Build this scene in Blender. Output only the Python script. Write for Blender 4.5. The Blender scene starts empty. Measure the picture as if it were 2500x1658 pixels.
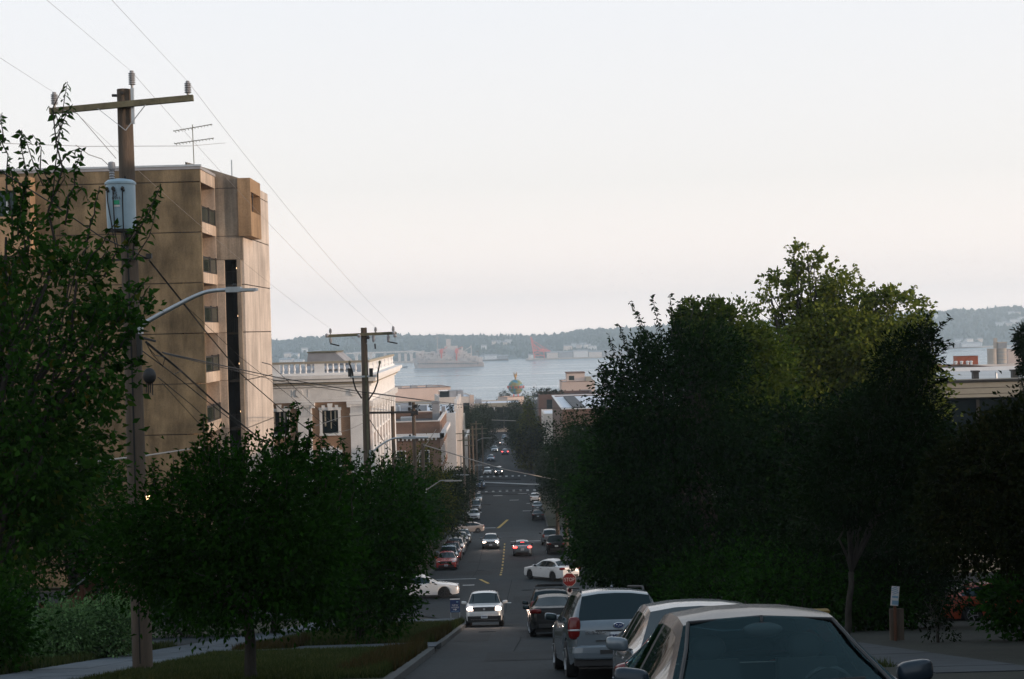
import bpy, math, random
import numpy as np
from mathutils import Vector, Matrix, Quaternion

# ------------------------------------------------------------------ scene, camera, world, sun, exposure
S = bpy.context.scene
COL = S.collection
R = math.radians
PI = math.pi
F = 2500 / 36.0 * 50.0                     # focal length in photo pixels
ROLL, YAW, PITCH = 1.5, 25 / F, 29 / F

cam_d = bpy.data.cameras.new('camera')
cam_d.lens = 50
cam_d.sensor_width = 36
cam_d.clip_start = 0.1
cam_d.clip_end = 20000
cam = bpy.data.objects.new('camera', cam_d)
COL.objects.link(cam)
fwd = Vector((math.sin(YAW), math.cos(YAW), -math.sin(PITCH))).normalized()
RQ = fwd.to_track_quat('-Z', 'Y') @ Quaternion((0, 0, 1), -R(ROLL))
cam.rotation_mode = 'QUATERNION'
cam.rotation_quaternion = RQ
cam.location = (0, 0, 0)
S.camera = cam

HAZE = 0.0002
SUN_EL, SUN_AZ = 6.0, -13.0                # azimuth measured from +X towards +Y
W = bpy.data.worlds.new('World')
S.world = W
W.use_nodes = True
nt = W.node_tree
nt.nodes.clear()
out = nt.nodes.new('ShaderNodeOutputWorld')
bg = nt.nodes.new('ShaderNodeBackground')
sky = nt.nodes.new('ShaderNodeTexSky')
sky.sky_type = 'NISHITA'
sky.sun_disc = False
sky.sun_elevation = R(SUN_EL)
sky.sun_rotation = R(90 - SUN_AZ)
sky.altitude = 100
sky.air_density = 1.0
sky.dust_density = 2.0
sky.ozone_density = 1.0
tc = nt.nodes.new('ShaderNodeTexCoord')
sep = nt.nodes.new('ShaderNodeSeparateXYZ')
ramp = nt.nodes.new('ShaderNodeValToRGB')
nt.links.new(tc.outputs['Generated'], sep.inputs[0])
nt.links.new(sep.outputs['Z'], ramp.inputs[0])
cr = ramp.color_ramp                        # thin even veil of high cloud, the same all round
cr.elements[0].position = 0.0
cr.elements[0].color = (17.0, 14.6, 13.4, 1)
cr.elements[1].position = 1.0
cr.elements[1].color = (3.6, 4.7, 6.0, 1)
e = cr.elements.new(0.035); e.color = (12.0, 10.8, 10.25, 1)
e = cr.elements.new(0.10); e.color = (9.75, 9.35, 9.15, 1)
e = cr.elements.new(0.24); e.color = (9.0, 9.1, 9.45, 1)
e = cr.elements.new(0.5); e.color = (6.2, 7.2, 8.3, 1)
mixn = nt.nodes.new('ShaderNodeMix')
mixn.data_type = 'RGBA'
mixn.inputs[0].default_value = 0.82
nt.links.new(sky.outputs[0], mixn.inputs[6])
nt.links.new(ramp.outputs[0], mixn.inputs[7])
nt.links.new(mixn.outputs[2], bg.inputs[0])
bg.inputs[1].default_value = 0.12
nt.links.new(bg.outputs[0], out.inputs[0])

sl = bpy.data.lights.new('sun', 'SUN')
sl.energy = 3.2
sl.angle = R(0.6)
sl.color = (1.0, 0.74, 0.56)
sun = bpy.data.objects.new('sun', sl)
COL.objects.link(sun)
sd = Vector((math.cos(R(SUN_AZ)) * math.cos(R(SUN_EL)), math.sin(R(SUN_AZ)) * math.cos(R(SUN_EL)), math.sin(R(SUN_EL))))
sun.rotation_mode = 'QUATERNION'
sun.rotation_quaternion = sd.to_track_quat('Z', 'Y')
sun.location = sd * 300

S.view_settings.view_transform = 'Standard'
S.view_settings.look = 'None'
S.view_settings.exposure = 0.0
S.view_settings.gamma = 1.0
S.view_settings.use_curve_mapping = False
S.render.engine = 'CYCLES'
S.cycles.use_denoising = True
S.cycles.max_bounces = 6
S.cycles.diffuse_bounces = 2
S.cycles.glossy_bounces = 3
S.cycles.transmission_bounces = 4
S.cycles.transparent_max_bounces = 8
S.cycles.volume_bounces = 3
S.cycles.caustics_reflective = False
S.cycles.caustics_refractive = False
S.cycles.sample_clamp_indirect = 4

# ------------------------------------------------------------------ helpers
def P(px, py, d):
    """world point seen at photo pixel (px, py) whose distance along the street is d"""
    v = RQ @ Vector(((px - 1250) / F, -(py - 829) / F, -1))
    return v * (d / v.y)

K = 2500 / 2364.0
def D(px, py, d):
    return P(px * K, py * K, d)

ZD = [-60, 0, 72, 78, 101, 110, 120, 136, 150, 160, 180, 197, 205, 247, 286, 330, 383, 500, 800, 1100, 1400, 1500, 7000]
ZZ = [9.5, -1.6, -15.0, -15.75, -17.85, -19.0, -20.35, -21.9, -23.1, -23.95, -26.3, -28.3, -28.75, -29.5, -29.85, -30.9, -32.2, -36, -54, -66, -73.5, -79, -79]
def gz(y):
    return float(np.interp(y, ZD, ZZ))

def props(o, label=None, cat=None, group=None, kind=None):
    if label: o['label'] = label
    if cat: o['category'] = cat
    if group: o['group'] = group
    if kind: o['kind'] = kind
    return o

def link(name, me, parent=None, loc=None):
    o = bpy.data.objects.new(name, me)
    COL.objects.link(o)
    if parent is not None: o.parent = parent
    if loc is not None: o.location = loc
    return o

def empty(name, loc=(0, 0, 0), rz=0.0, **k):
    o = bpy.data.objects.new(name, None)
    o.empty_display_size = 0.3
    COL.objects.link(o)
    o.location = loc
    o.rotation_euler = (0, 0, rz)
    return props(o, **k)

def copy_tree(o, parent=None):
    c = o.copy()
    COL.objects.link(c)
    if parent is not None: c.parent = parent
    for ch in list(o.children):
        copy_tree(ch, c)
    return c

class MB:
    def __init__(s):
        s.v = []; s.f = []; s.m = []
    def add(s, vs, fs, mi=0):
        b = len(s.v)
        s.v += [tuple(v) for v in vs]
        s.f += [tuple(b + i for i in f) for f in fs]
        s.m += [mi] * len(fs)
        return s
    def box(s, c, d, rz=0.0, mi=0, mat=None, taper=1.0):
        hx, hy, hz = d[0] / 2, d[1] / 2, d[2] / 2
        vs = []
        for z, t in ((-hz, 1.0), (hz, taper)):
            for x, y in ((-hx, -hy), (hx, -hy), (hx, hy), (-hx, hy)):
                vs.append(Vector((x * t, y * t, z)))
        m = mat if mat is not None else Matrix.Rotation(rz, 3, 'Z')
        c = Vector(c)
        vs = [m @ v + c for v in vs]
        return s.add(vs, [(3, 2, 1, 0), (4, 5, 6, 7), (0, 1, 5, 4), (1, 2, 6, 5), (2, 3, 7, 6), (3, 0, 4, 7)], mi)
    def span(s, a, b, mi=0):
        """box from corner a to corner b"""
        c = [(a[i] + b[i]) / 2 for i in range(3)]
        d = [abs(a[i] - b[i]) for i in range(3)]
        return s.box(c, d, mi=mi)
    def beam(s, a, b, w, h, mi=0):
        a, b = Vector(a), Vector(b)
        d = b - a
        L = d.length
        q = d.to_track_quat('X', 'Z').to_matrix()
        return s.box((a + b) / 2, (L, w, h), mat=q, mi=mi)
    def tube(s, pts, r, n=6, mi=0, cap=True):
        pts = [Vector(p) for p in pts]
        rs = list(r) if hasattr(r, '__len__') else [r] * len(pts)
        vs, fs = [], []
        ref = None
        for i, p in enumerate(pts):
            t = (pts[min(i + 1, len(pts) - 1)] - pts[max(i - 1, 0)])
            if t.length < 1e-9: t = Vector((0, 0, 1))
            t.normalize()
            if ref is None:
                ref = Vector((1, 0, 0)) if abs(t.x) < .8 else Vector((0, 1, 0))
            u = t.cross(ref).normalized()
            w = t.cross(u)
            ref = -w if False else ref
            for k in range(n):
                a = 2 * PI * k / n
                vs.append(p + (u * math.cos(a) + w * math.sin(a)) * rs[i])
        for i in range(len(pts) - 1):
            for k in range(n):
                k2 = (k + 1) % n
                fs.append((i * n + k, i * n + k2, (i + 1) * n + k2, (i + 1) * n + k))
        if cap:
            fs.append(tuple(range(n - 1, -1, -1)))
            fs.append(tuple((len(pts) - 1) * n + k for k in range(n)))
        return s.add(vs, fs, mi)
    def lathe(s, prof, c=(0, 0, 0), n=12, axis='Z', mi=0):
        """prof: list of (radius, height)"""
        vs, fs = [], []
        c = Vector(c)
        for r, h in prof:
            for k in range(n):
                a = 2 * PI * k / n
                p = (r * math.cos(a), r * math.sin(a), h)
                if axis == 'X': p = (p[2], p[0], p[1])
                elif axis == 'Y': p = (p[0], p[2], p[1])
                vs.append(c + Vector(p))
        m = len(prof)
        for i in range(m - 1):
            for k in range(n):
                k2 = (k + 1) % n
                f = (i * n + k, i * n + k2, (i + 1) * n + k2, (i + 1) * n + k)
                fs.append(f if axis != 'Y' else f[::-1])
        fs.append(tuple(range(n - 1, -1, -1)))
        fs.append(tuple((m - 1) * n + k for k in range(n)))
        return s.add(vs, fs, mi)
    def ball(s, c, r, n=10, m=6, mi=0):
        r = r if hasattr(r, '__len__') else (r, r, r)
        vs, fs = [], []
        for i in range(m + 1):
            t = PI * i / m
            for k in range(n):
                a = 2 * PI * k / n
                vs.append((c[0] + r[0] * math.sin(t) * math.cos(a), c[1] + r[1] * math.sin(t) * math.sin(a), c[2] - r[2] * math.cos(t)))
        for i in range(m):
            for k in range(n):
                k2 = (k + 1) % n
                fs.append((i * n + k, i * n + k2, (i + 1) * n + k2, (i + 1) * n + k))
        return s.add(vs, fs, mi)
    def sball(s, c, r, e=.5, n=14, m=8, mi=0, skew=0.0):
        """rounded box: a superellipsoid of half sizes r"""
        vs, fs = [], []
        g = lambda v: math.copysign(abs(v) ** e, v)
        for i in range(m + 1):
            t = PI * i / m
            for k in range(n):
                a = 2 * PI * k / n
                x, y, z = r[0] * g(math.sin(t)) * g(math.cos(a)), r[1] * g(math.sin(t)) * g(math.sin(a)), -r[2] * g(math.cos(t))
                vs.append((c[0] + x, c[1] + y, c[2] + z + skew * x))
        for i in range(m):
            for k in range(n):
                k2 = (k + 1) % n
                fs.append((i * n + k, i * n + k2, (i + 1) * n + k2, (i + 1) * n + k))
        return s.add(vs, fs, mi)
    def mesh(s, name, mats, smooth=None):
        me = bpy.data.meshes.new(name)
        me.from_pydata(s.v, [], s.f)
        for m in (mats if isinstance(mats, (list, tuple)) else [mats]):
            me.materials.append(m)
        if any(s.m):
            me.polygons.foreach_set('material_index', s.m)
        if smooth is not None:
            me.shade_smooth()
            if smooth < 180: me.set_sharp_from_angle(angle=R(smooth))
        me.update()
        return me
    def build(s, name, mats, parent=None, loc=None, smooth=None):
        return link(name, s.mesh(name, mats, smooth), parent, loc)

def np_mesh(name, V, Fq, mat, parent=None, smooth=False):
    """fast mesh from numpy arrays; Fq (n,k) all faces with k corners"""
    me = bpy.data.meshes.new(name)
    V = np.asarray(V, dtype=np.float32); Fq = np.asarray(Fq, dtype=np.int32)
    n, k = Fq.shape
    me.vertices.add(len(V)); me.vertices.foreach_set('co', V.ravel())
    me.loops.add(n * k); me.loops.foreach_set('vertex_index', Fq.ravel())
    me.polygons.add(n)
    me.polygons.foreach_set('loop_start', np.arange(0, n * k, k, dtype=np.int32))
    me.materials.append(mat)
    me.update(calc_edges=True)
    if smooth: me.shade_smooth()
    return link(name, me, parent)

# ------------------------------------------------------------------ materials
def newmat(name):
    m = bpy.data.materials.new(name)
    m.use_nodes = True
    t = m.node_tree
    return m, t, t.nodes['Principled BSDF']

def N(t, typ, **k):
    n = t.nodes.new(typ)
    for a, b in k.items(): setattr(n, a, b)
    return n

def M(name, col, rough=.7, metal=0.0, var=.15, scale=2.0, bump=0.0, bscale=40.0, spec=.5, coat=0.0, stretch=None, detail=6):
    m, t, b = newmat(name)
    b.inputs['Roughness'].default_value = rough
    b.inputs['Metallic'].default_value = metal
    b.inputs['Specular IOR Level'].default_value = spec
    b.inputs['Coat Weight'].default_value = coat
    b.inputs['Coat Roughness'].default_value = .05
    b.inputs['Base Color'].default_value = (*col, 1)
    tc = N(t, 'ShaderNodeTexCoord')
    src = tc.outputs['Object']
    if stretch:
        mp = N(t, 'ShaderNodeMapping')
        mp.inputs['Scale'].default_value = stretch
        t.links.new(src, mp.inputs[0]); src = mp.outputs[0]
    if var:
        nz = N(t, 'ShaderNodeTexNoise'); nz.inputs['Scale'].default_value = scale; nz.inputs['Detail'].default_value = detail
        nz.inputs['Roughness'].default_value = .65
        t.links.new(src, nz.inputs[0])
        mr = N(t, 'ShaderNodeMapRange')
        mr.inputs[1].default_value = .3; mr.inputs[2].default_value = .7
        mr.inputs[3].default_value = 1 - var; mr.inputs[4].default_value = 1 + var
        t.links.new(nz.outputs[0], mr.inputs[0])
        mx = N(t, 'ShaderNodeVectorMath', operation='SCALE')
        mx.inputs[0].default_value = col
        t.links.new(mr.outputs[0], mx.inputs['Scale'])
        t.links.new(mx.outputs[0], b.inputs['Base Color'])
    if bump:
        n2 = N(t, 'ShaderNodeTexNoise'); n2.inputs['Scale'].default_value = bscale; n2.inputs['Detail'].default_value = 5
        t.links.new(src, n2.inputs[0])
        bp = N(t, 'ShaderNodeBump'); bp.inputs['Strength'].default_value = bump; bp.inputs['Distance'].default_value = .05
        t.links.new(n2.outputs[0], bp.inputs['Height'])
        t.links.new(bp.outputs[0], b.inputs['Normal'])
    return m

def emit(name, col, s):
    m, t, b = newmat(name)
    b.inputs['Base Color'].default_value = (*col, 1)
    b.inputs['Emission Color'].default_value = (*col, 1)
    b.inputs['Emission Strength'].default_value = s
    return m

def concrete(name, col, stain=.5, vs=.09, hs=1.1):
    """board concrete with rain streaks running down it"""
    m, t, b = newmat(name)
    b.inputs['Roughness'].default_value = .9
    b.inputs['Specular IOR Level'].default_value = .2
    tc = N(t, 'ShaderNodeTexCoord')
    mp = N(t, 'ShaderNodeMapping'); mp.inputs['Scale'].default_value = (hs, hs, vs)
    t.links.new(tc.outputs['Object'], mp.inputs[0])
    a = N(t, 'ShaderNodeTexNoise'); a.inputs['Scale'].default_value = 1.0; a.inputs['Detail'].default_value = 8; a.inputs['Roughness'].default_value = .7
    t.links.new(mp.outputs[0], a.inputs[0])
    c = N(t, 'ShaderNodeTexNoise'); c.inputs['Scale'].default_value = .35; c.inputs['Detail'].default_value = 7
    t.links.new(tc.outputs['Object'], c.inputs[0])
    g = N(t, 'ShaderNodeTexNoise'); g.inputs['Scale'].default_value = 9; g.inputs['Detail'].default_value = 4
    t.links.new(tc.outputs['Object'], g.inputs[0])
    def mr(src, lo, hi, x0=.32, x1=.68):
        n = N(t, 'ShaderNodeMapRange'); n.inputs[1].default_value = x0; n.inputs[2].default_value = x1
        n.inputs[3].default_value = lo; n.inputs[4].default_value = hi
        t.links.new(src, n.inputs[0]); return n.outputs[0]
    def mul(x, y):
        n = N(t, 'ShaderNodeMath', operation='MULTIPLY'); t.links.new(x, n.inputs[0]); t.links.new(y, n.inputs[1]); return n.outputs[0]
    v = mul(mul(mr(a.outputs[0], 1 - stain, 1.3), mr(c.outputs[0], 1 - stain * .7, 1.25)), mr(g.outputs[0], .88, 1.1))
    mx = N(t, 'ShaderNodeVectorMath', operation='SCALE'); mx.inputs[0].default_value = col
    t.links.new(v, mx.inputs['Scale']); t.links.new(mx.outputs[0], b.inputs['Base Color'])
    return m

def leafmat(name, c1, c2, c3=None, trans=.3, rough=.65):
    """leaf: tone varies leaf by leaf and twig by twig, thin enough to glow against the light"""
    m, t, b = newmat(name)
    geo = N(t, 'ShaderNodeNewGeometry')
    tc = N(t, 'ShaderNodeTexCoord')
    nz = N(t, 'ShaderNodeTexNoise'); nz.inputs['Scale'].default_value = .9; nz.inputs['Detail'].default_value = 3
    t.links.new(tc.outputs['Object'], nz.inputs[0])
    ad = N(t, 'ShaderNodeMath', operation='MULTIPLY_ADD')
    t.links.new(geo.outputs['Random Per Island'], ad.inputs[0]); ad.inputs[1].default_value = .55
    sb = N(t, 'ShaderNodeMath', operation='MULTIPLY'); t.links.new(nz.outputs[0], sb.inputs[0]); sb.inputs[1].default_value = .5
    t.links.new(sb.outputs[0], ad.inputs[2])
    rp = N(t, 'ShaderNodeValToRGB'); t.links.new(ad.outputs[0], rp.inputs[0])
    el = rp.color_ramp.elements
    el[0].position = .2; el[0].color = (*c1, 1)
    el[1].position = .75; el[1].color = (*c2, 1)
    if c3:
        x = el.new(.97); x.color = (*c3, 1)
    t.links.new(rp.outputs[0], b.inputs['Base Color'])
    b.inputs['Roughness'].default_value = rough
    b.inputs['Specular IOR Level'].default_value = .02
    tr = N(t, 'ShaderNodeBsdfTranslucent'); t.links.new(rp.outputs[0], tr.inputs[0])
    mx = N(t, 'ShaderNodeMixShader'); mx.inputs[0].default_value = trans
    t.links.new(b.outputs[0], mx.inputs[1]); t.links.new(tr.outputs[0], mx.inputs[2])
    t.links.new(mx.outputs[0], t.nodes['Material Output'].inputs[0])
    return m

def brick(name, c1, c2, mortar, scale=1.0):
    m, t, b = newmat(name)
    b.inputs['Roughness'].default_value = .9
    tc = N(t, 'ShaderNodeTexCoord'); sx = N(t, 'ShaderNodeSeparateXYZ'); t.links.new(tc.outputs['Object'], sx.inputs[0])
    ad = N(t, 'ShaderNodeMath', operation='ADD'); t.links.new(sx.outputs[0], ad.inputs[0]); t.links.new(sx.outputs[1], ad.inputs[1])
    cb = N(t, 'ShaderNodeCombineXYZ'); t.links.new(ad.outputs[0], cb.inputs[0]); t.links.new(sx.outputs[2], cb.inputs[1])
    br = N(t, 'ShaderNodeTexBrick'); t.links.new(cb.outputs[0], br.inputs[0])
    br.inputs['Color1'].default_value = (*c1, 1); br.inputs['Color2'].default_value = (*c2, 1); br.inputs['Mortar'].default_value = (*mortar, 1)
    br.inputs['Scale'].default_value = scale; br.inputs['Mortar Size'].default_value = .012
    br.inputs['Brick Width'].default_value = .23; br.inputs['Row Height'].default_value = .08
    nz = N(t, 'ShaderNodeTexNoise'); nz.inputs['Scale'].default_value = .8; nz.inputs['Detail'].default_value = 6; t.links.new(tc.outputs['Object'], nz.inputs[0])
    mr = N(t, 'ShaderNodeMapRange'); mr.inputs[3].default_value = .65; mr.inputs[4].default_value = 1.3; t.links.new(nz.outputs[0], mr.inputs[0])
    mx = N(t, 'ShaderNodeVectorMath', operation='SCALE'); t.links.new(br.outputs[0], mx.inputs[0]); t.links.new(mr.outputs[0], mx.inputs['Scale'])
    t.links.new(mx.outputs[0], b.inputs['Base Color'])
    return m

def paint(name, col, metal=.0, rough=.25, coat=1.0):
    m = M(name, col, rough=rough, metal=metal, var=.05, scale=6, coat=coat)
    return m

def darkglass(name, col=(.010, .016, .019), rough=.04):
    m, t, b = newmat(name)
    b.inputs['Base Color'].default_value = (*col, 1)
    b.inputs['Roughness'].default_value = rough
    b.inputs['Specular IOR Level'].default_value = .36
    b.inputs['Specular Tint'].default_value = (.62, .9, 1, 1)
    tc = N(t, 'ShaderNodeTexCoord'); nz = N(t, 'ShaderNodeTexNoise'); nz.inputs['Scale'].default_value = 1.5
    t.links.new(tc.outputs['Object'], nz.inputs[0])
    mr = N(t, 'ShaderNodeMapRange'); mr.inputs[3].default_value = rough * .7; mr.inputs[4].default_value = rough * 2
    t.links.new(nz.outputs[0], mr.inputs[0]); t.links.new(mr.outputs[0], b.inputs['Roughness'])
    return m

def clearglass(name, tint=(.78, .95, .97)):
    m, t, b = newmat(name)
    t.nodes.remove(b)
    tr = N(t, 'ShaderNodeBsdfTransparent'); tr.inputs[0].default_value = (*tint, 1)
    gl = N(t, 'ShaderNodeBsdfGlossy'); gl.inputs['Roughness'].default_value = .02; gl.inputs[0].default_value = (.50, .84, .92, 1)
    fr = N(t, 'ShaderNodeFresnel'); fr.inputs[0].default_value = 1.2
    mx = N(t, 'ShaderNodeMixShader')
    t.links.new(fr.outputs[0], mx.inputs[0]); t.links.new(tr.outputs[0], mx.inputs[1]); t.links.new(gl.outputs[0], mx.inputs[2])
    t.links.new(mx.outputs[0], t.nodes['Material Output'].inputs[0])
    return m

MT = dict(
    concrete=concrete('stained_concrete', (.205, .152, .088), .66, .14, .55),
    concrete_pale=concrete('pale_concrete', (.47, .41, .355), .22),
    concrete_gold=concrete('ochre_concrete', (.33, .22, .128), .28),
    concrete_rose=concrete('rose_concrete', (.46, .375, .30), .25),
    concrete_wing=concrete('weathered_concrete', (.31, .26, .205), .5, .07, 1.6),
    joint=M('dark_joint', (.05, .04, .03), .95),  # one plain dark brown for joints, backing walls and landings
    dark=M('dark_recess', (.012, .012, .012), .9),
    glass=darkglass('window_glass'),
    glass_green=darkglass('greenish_glass', (.025, .034, .028), .08),
    frame_dark=M('dark_frame', (.02, .018, .016), .6),
    terracotta=M('white_terracotta', (.85, .84, .82), .6, var=.10, scale=1.3, bump=.2),
    brick_tan=brick('tan_brick', (.36, .20, .11), (.29, .155, .085), (.34, .26, .19)),
    brick_red=brick('red_brick', (.13, .05, .035), (.10, .04, .03), (.16, .12, .10)),
    brick_brown=brick('brown_brick', (.21, .095, .055), (.16, .075, .05), (.22, .17, .13)),
    white_wall=M('white_wall', (.72, .71, .70), .8, var=.06),
    cream_wall=M('cream_wall', (.66, .58, .52), .85, var=.08, scale=.4),
    pink_wall=M('pink_stucco', (.66, .50, .42), .85, var=.06, scale=.3),
    grey_roof=M('grey_roof', (.30, .30, .31), .9, var=.2, scale=.5),
    white_roof=M('white_roof', (.66, .68, .72), .8, var=.08, scale=.4),
    dark_roof=M('dark_roof', (.055, .05, .05), .9, var=.3, scale=.6),
    beige=M('beige_siding', (.36, .32, .25), .85, var=.08),
    beige_roof=M('pale_flat_roof', (.48, .48, .47), .9, var=.12, scale=.4),
    wood_pole=M('weathered_pole', (.115, .085, .062), .9, var=.4, scale=1.2, bump=.8, bscale=14, stretch=(6, 6, .5)),
    wood_arm=M('crossarm_wood', (.13, .12, .075), .9, var=.4, scale=3, bump=.4),
    lamp_grey=M('dull_lamp_grey', (.20, .21, .21), .7, var=.1),
    porcelain=M('grey_porcelain', (.30, .30, .31), .35, var=.1),
    steel=M('galvanised_steel', (.45, .48, .50), .45, metal=.6, var=.12, scale=5),
    tank=M('transformer_grey', (.27, .38, .45), .45, var=.10, scale=3),
    green_label=M('green_label', (.02, .32, .16), .6, var=.1),
    cable=M('black_cable', (.012, .012, .012), .7, var=.1),
    wire=M('bare_wire', (.30, .29, .29), .5, var=.1),
    white_cable=M('pale_cable', (.34, .31, .28), .6, var=.1),
    asphalt=None, bark=M('bark', (.035, .03, .024), .95, var=.4, scale=3, bump=.8, bscale=18, stretch=(4, 4, .7)),
    tyre=M('tyre_rubber', (.012, .012, .013), .85, var=.2),
    rim=M('alloy_rim', (.30, .31, .32), .35, metal=.8, var=.1),
    dark_rim=M('dark_rim', (.05, .05, .052), .4, metal=.6, var=.1),
    plastic=M('black_plastic', (.015, .015, .016), .6, var=.2),
    chrome=M('chrome', (.7, .72, .74), .12, metal=1, var=.03),
    plate=M('plate_white', (.62, .66, .70), .5, var=.05),
    plate_ink=M('plate_ink', (.02, .03, .09), .6, var=.05),
    car_glass=darkglass('car_glass', (.010, .016, .018), .03),
    clear=clearglass('windscreen_glass'),
    amber=M('amber_lens', (.55, .16, .03), .2, var=.05),
    lens_red=M('red_lens', (.13, .008, .007), .15, var=.1),
    lens_clear=M('clear_lens', (.55, .56, .57), .12, var=.05, metal=.4),
    head_on=emit('headlight_lit', (1.0, .74, .58), 16.0),
    tail_on=emit('taillight_lit', (1.0, .06, .05), 7.0),
    bulb=emit('bulb_lit', (1.0, .62, .32), 5.0),
    sign_red=M('sign_red', (.20, .012, .010), .5, var=.06),
    sign_white=M('sign_white', (.62, .60, .58), .5, var=.05),
    sign_navy=M('sign_navy', (.012, .035, .12), .6, var=.1),
    sign_blue=M('sign_pale_blue', (.20, .34, .46), .6, var=.1),
    fence=M('brown_fence', (.13, .055, .03), .85, var=.35, scale=2, stretch=(3, 3, .4)),
    seat=M('seat_cloth', (.006, .008, .009), .8, var=.2),
    matte_dark=M('matt_dark_panel', (.03, .033, .04), .7, var=.1),
    brick_mod=brick('modern_brick', (.15, .07, .042), (.12, .055, .036), (.16, .12, .1)),
    orange=M('orange_steel', (.42, .10, .035), .6, var=.15, scale=.3),
    crane_red=M('crane_red', (.72, .10, .06), .6, var=.06),
    ship_hull=M('ship_hull', (.62, .47, .40), .6, var=.2, scale=.08),
    ship_white=M('ship_white', (.62, .52, .46), .6, var=.1, scale=.1),
    silo=M('silo_concrete', (.46, .38, .31), .85, var=.15, scale=.2),
    box_yellow=M('dull_yellow', (.20, .13, .02), .7, var=.2),
    yellow_line=M('yellow_paint', (.42, .27, .04), .7, var=.3, scale=4),
    white_line=M('white_paint', (.38, .39, .39), .7, var=.2, scale=3),
    gold=M('gilded_metal', (.55, .32, .12), .4, metal=.5, var=.1),
)
# ------------------------------------------------------------------ ground, streets, water, hills
def asphalt(name, col):
    m, t, b = newmat(name)
    b.inputs['Roughness'].default_value = .8
    b.inputs['Specular IOR Level'].default_value = .22
    tc = N(t, 'ShaderNodeTexCoord')
    def noise(s, d=6, st=None):
        n = N(t, 'ShaderNodeTexNoise'); n.inputs['Scale'].default_value = s; n.inputs['Detail'].default_value = d; n.inputs['Roughness'].default_value = .65
        if st:
            mp = N(t, 'ShaderNodeMapping'); mp.inputs['Scale'].default_value = st
            t.links.new(tc.outputs['Object'], mp.inputs[0]); t.links.new(mp.outputs[0], n.inputs[0])
        else: t.links.new(tc.outputs['Object'], n.inputs[0])
        return n.outputs[0]
    def mr(src, x0, x1, lo, hi):
        n = N(t, 'ShaderNodeMapRange'); n.inputs[1].default_value = x0; n.inputs[2].default_value = x1
        n.inputs[3].default_value = lo; n.inputs[4].default_value = hi
        t.links.new(src, n.inputs[0]); return n.outputs[0]
    def mul(x, y):
        n = N(t, 'ShaderNodeMath', operation='MULTIPLY'); t.links.new(x, n.inputs[0]); t.links.new(y, n.inputs[1]); return n.outputs[0]
    vo = N(t, 'ShaderNodeTexVoronoi', feature='DISTANCE_TO_EDGE'); vo.inputs['Scale'].default_value = .33
    wob = N(t, 'ShaderNodeVectorMath', operation='ADD')
    nz = N(t, 'ShaderNodeTexNoise'); nz.inputs['Scale'].default_value = 1.2; nz.inputs['Detail'].default_value = 5
    t.links.new(tc.outputs['Object'], nz.inputs[0])
    t.links.new(tc.outputs['Object'], wob.inputs[0]); t.links.new(nz.outputs[1], wob.inputs[1])
    t.links.new(wob.outputs[0], vo.inputs[0])
    crack = mr(vo.outputs[0], .0, .018, .45, 1.0)
    v = mul(mul(mr(noise(.35, 4, (1, .25, 1)), .35, .65, .78, 1.2), mr(noise(3.5), .35, .65, .85, 1.15)), crack)
    fine = noise(55, 2)
    v = mul(mul(v, mr(fine, .3, .7, .6, 1.45)), mr(noise(13, 3), .35, .65, .68, 1.35))
    mx = N(t, 'ShaderNodeVectorMath', operation='SCALE'); mx.inputs[0].default_value = col
    t.links.new(v, mx.inputs['Scale']); t.links.new(mx.outputs[0], b.inputs['Base Color'])
    bp = N(t, 'ShaderNodeBump'); bp.inputs['Strength'].default_value = .35; bp.inputs['Distance'].default_value = .02
    t.links.new(fine, bp.inputs['Height']); t.links.new(bp.outputs[0], b.inputs['Normal'])
    return m

MT['asphalt'] = asphalt('asphalt', (.016, .022, .026))
MT['asphalt2'] = asphalt('side_street_asphalt', (.016, .022, .026))
MT['path'] = M('concrete_path', (.068, .084, .098), .9, var=.25, scale=1.5, bump=.2)
MT['kerb'] = M('kerb_concrete', (.058, .062, .060), .9, var=.3, scale=1.5)
MT['lawn'] = M('dry_lawn', (.026, .028, .010), .95, var=.5, scale=1.2, bump=.5, bscale=25)
MT['earth'] = M('dark_earth', (.030, .028, .020), .95, var=.4, scale=.4)
MT['grass'] = leafmat('grass_blades', (.018, .036, .009), (.07, .082, .026), (.15, .10, .04), .2)
MT['hill'] = M('wooded_hill', (.065, .095, .088), .95, var=.5, scale=.012)  # hill colour lightened and blued, haze put into the paint
MT['hilltree'] = leafmat('far_conifers', (.050, .078, .072), (.085, .118, .10), None, .05)  # tree colours lightened and blued in place of denser haze

def sheet(name, cols, ys, zf, mat, kind='structure', smooth=False):
    """cols: list of x values or functions of y"""
    vs, fs = [], []
    n = len(cols)
    for y in ys:
        for c in cols:
            x = c(y) if callable(c) else c
            vs.append((x, y, zf(x, y)))
    for i in range(len(ys) - 1):
        for k in range(n - 1):
            fs.append((i * n + k, i * n + k + 1, (i + 1) * n + k + 1, (i + 1) * n + k))
    me = bpy.data.meshes.new(name); me.from_pydata(vs, [], fs); me.materials.append(mat)
    if smooth: me.shade_smooth()
    o = link(name, me)
    if kind: o['kind'] = kind
    return o

def ys(a, b, st=2.0):
    s = set(np.arange(a, b, st).tolist() + [b] + [z for z in ZD if a < z < b])
    return sorted(s)

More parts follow.
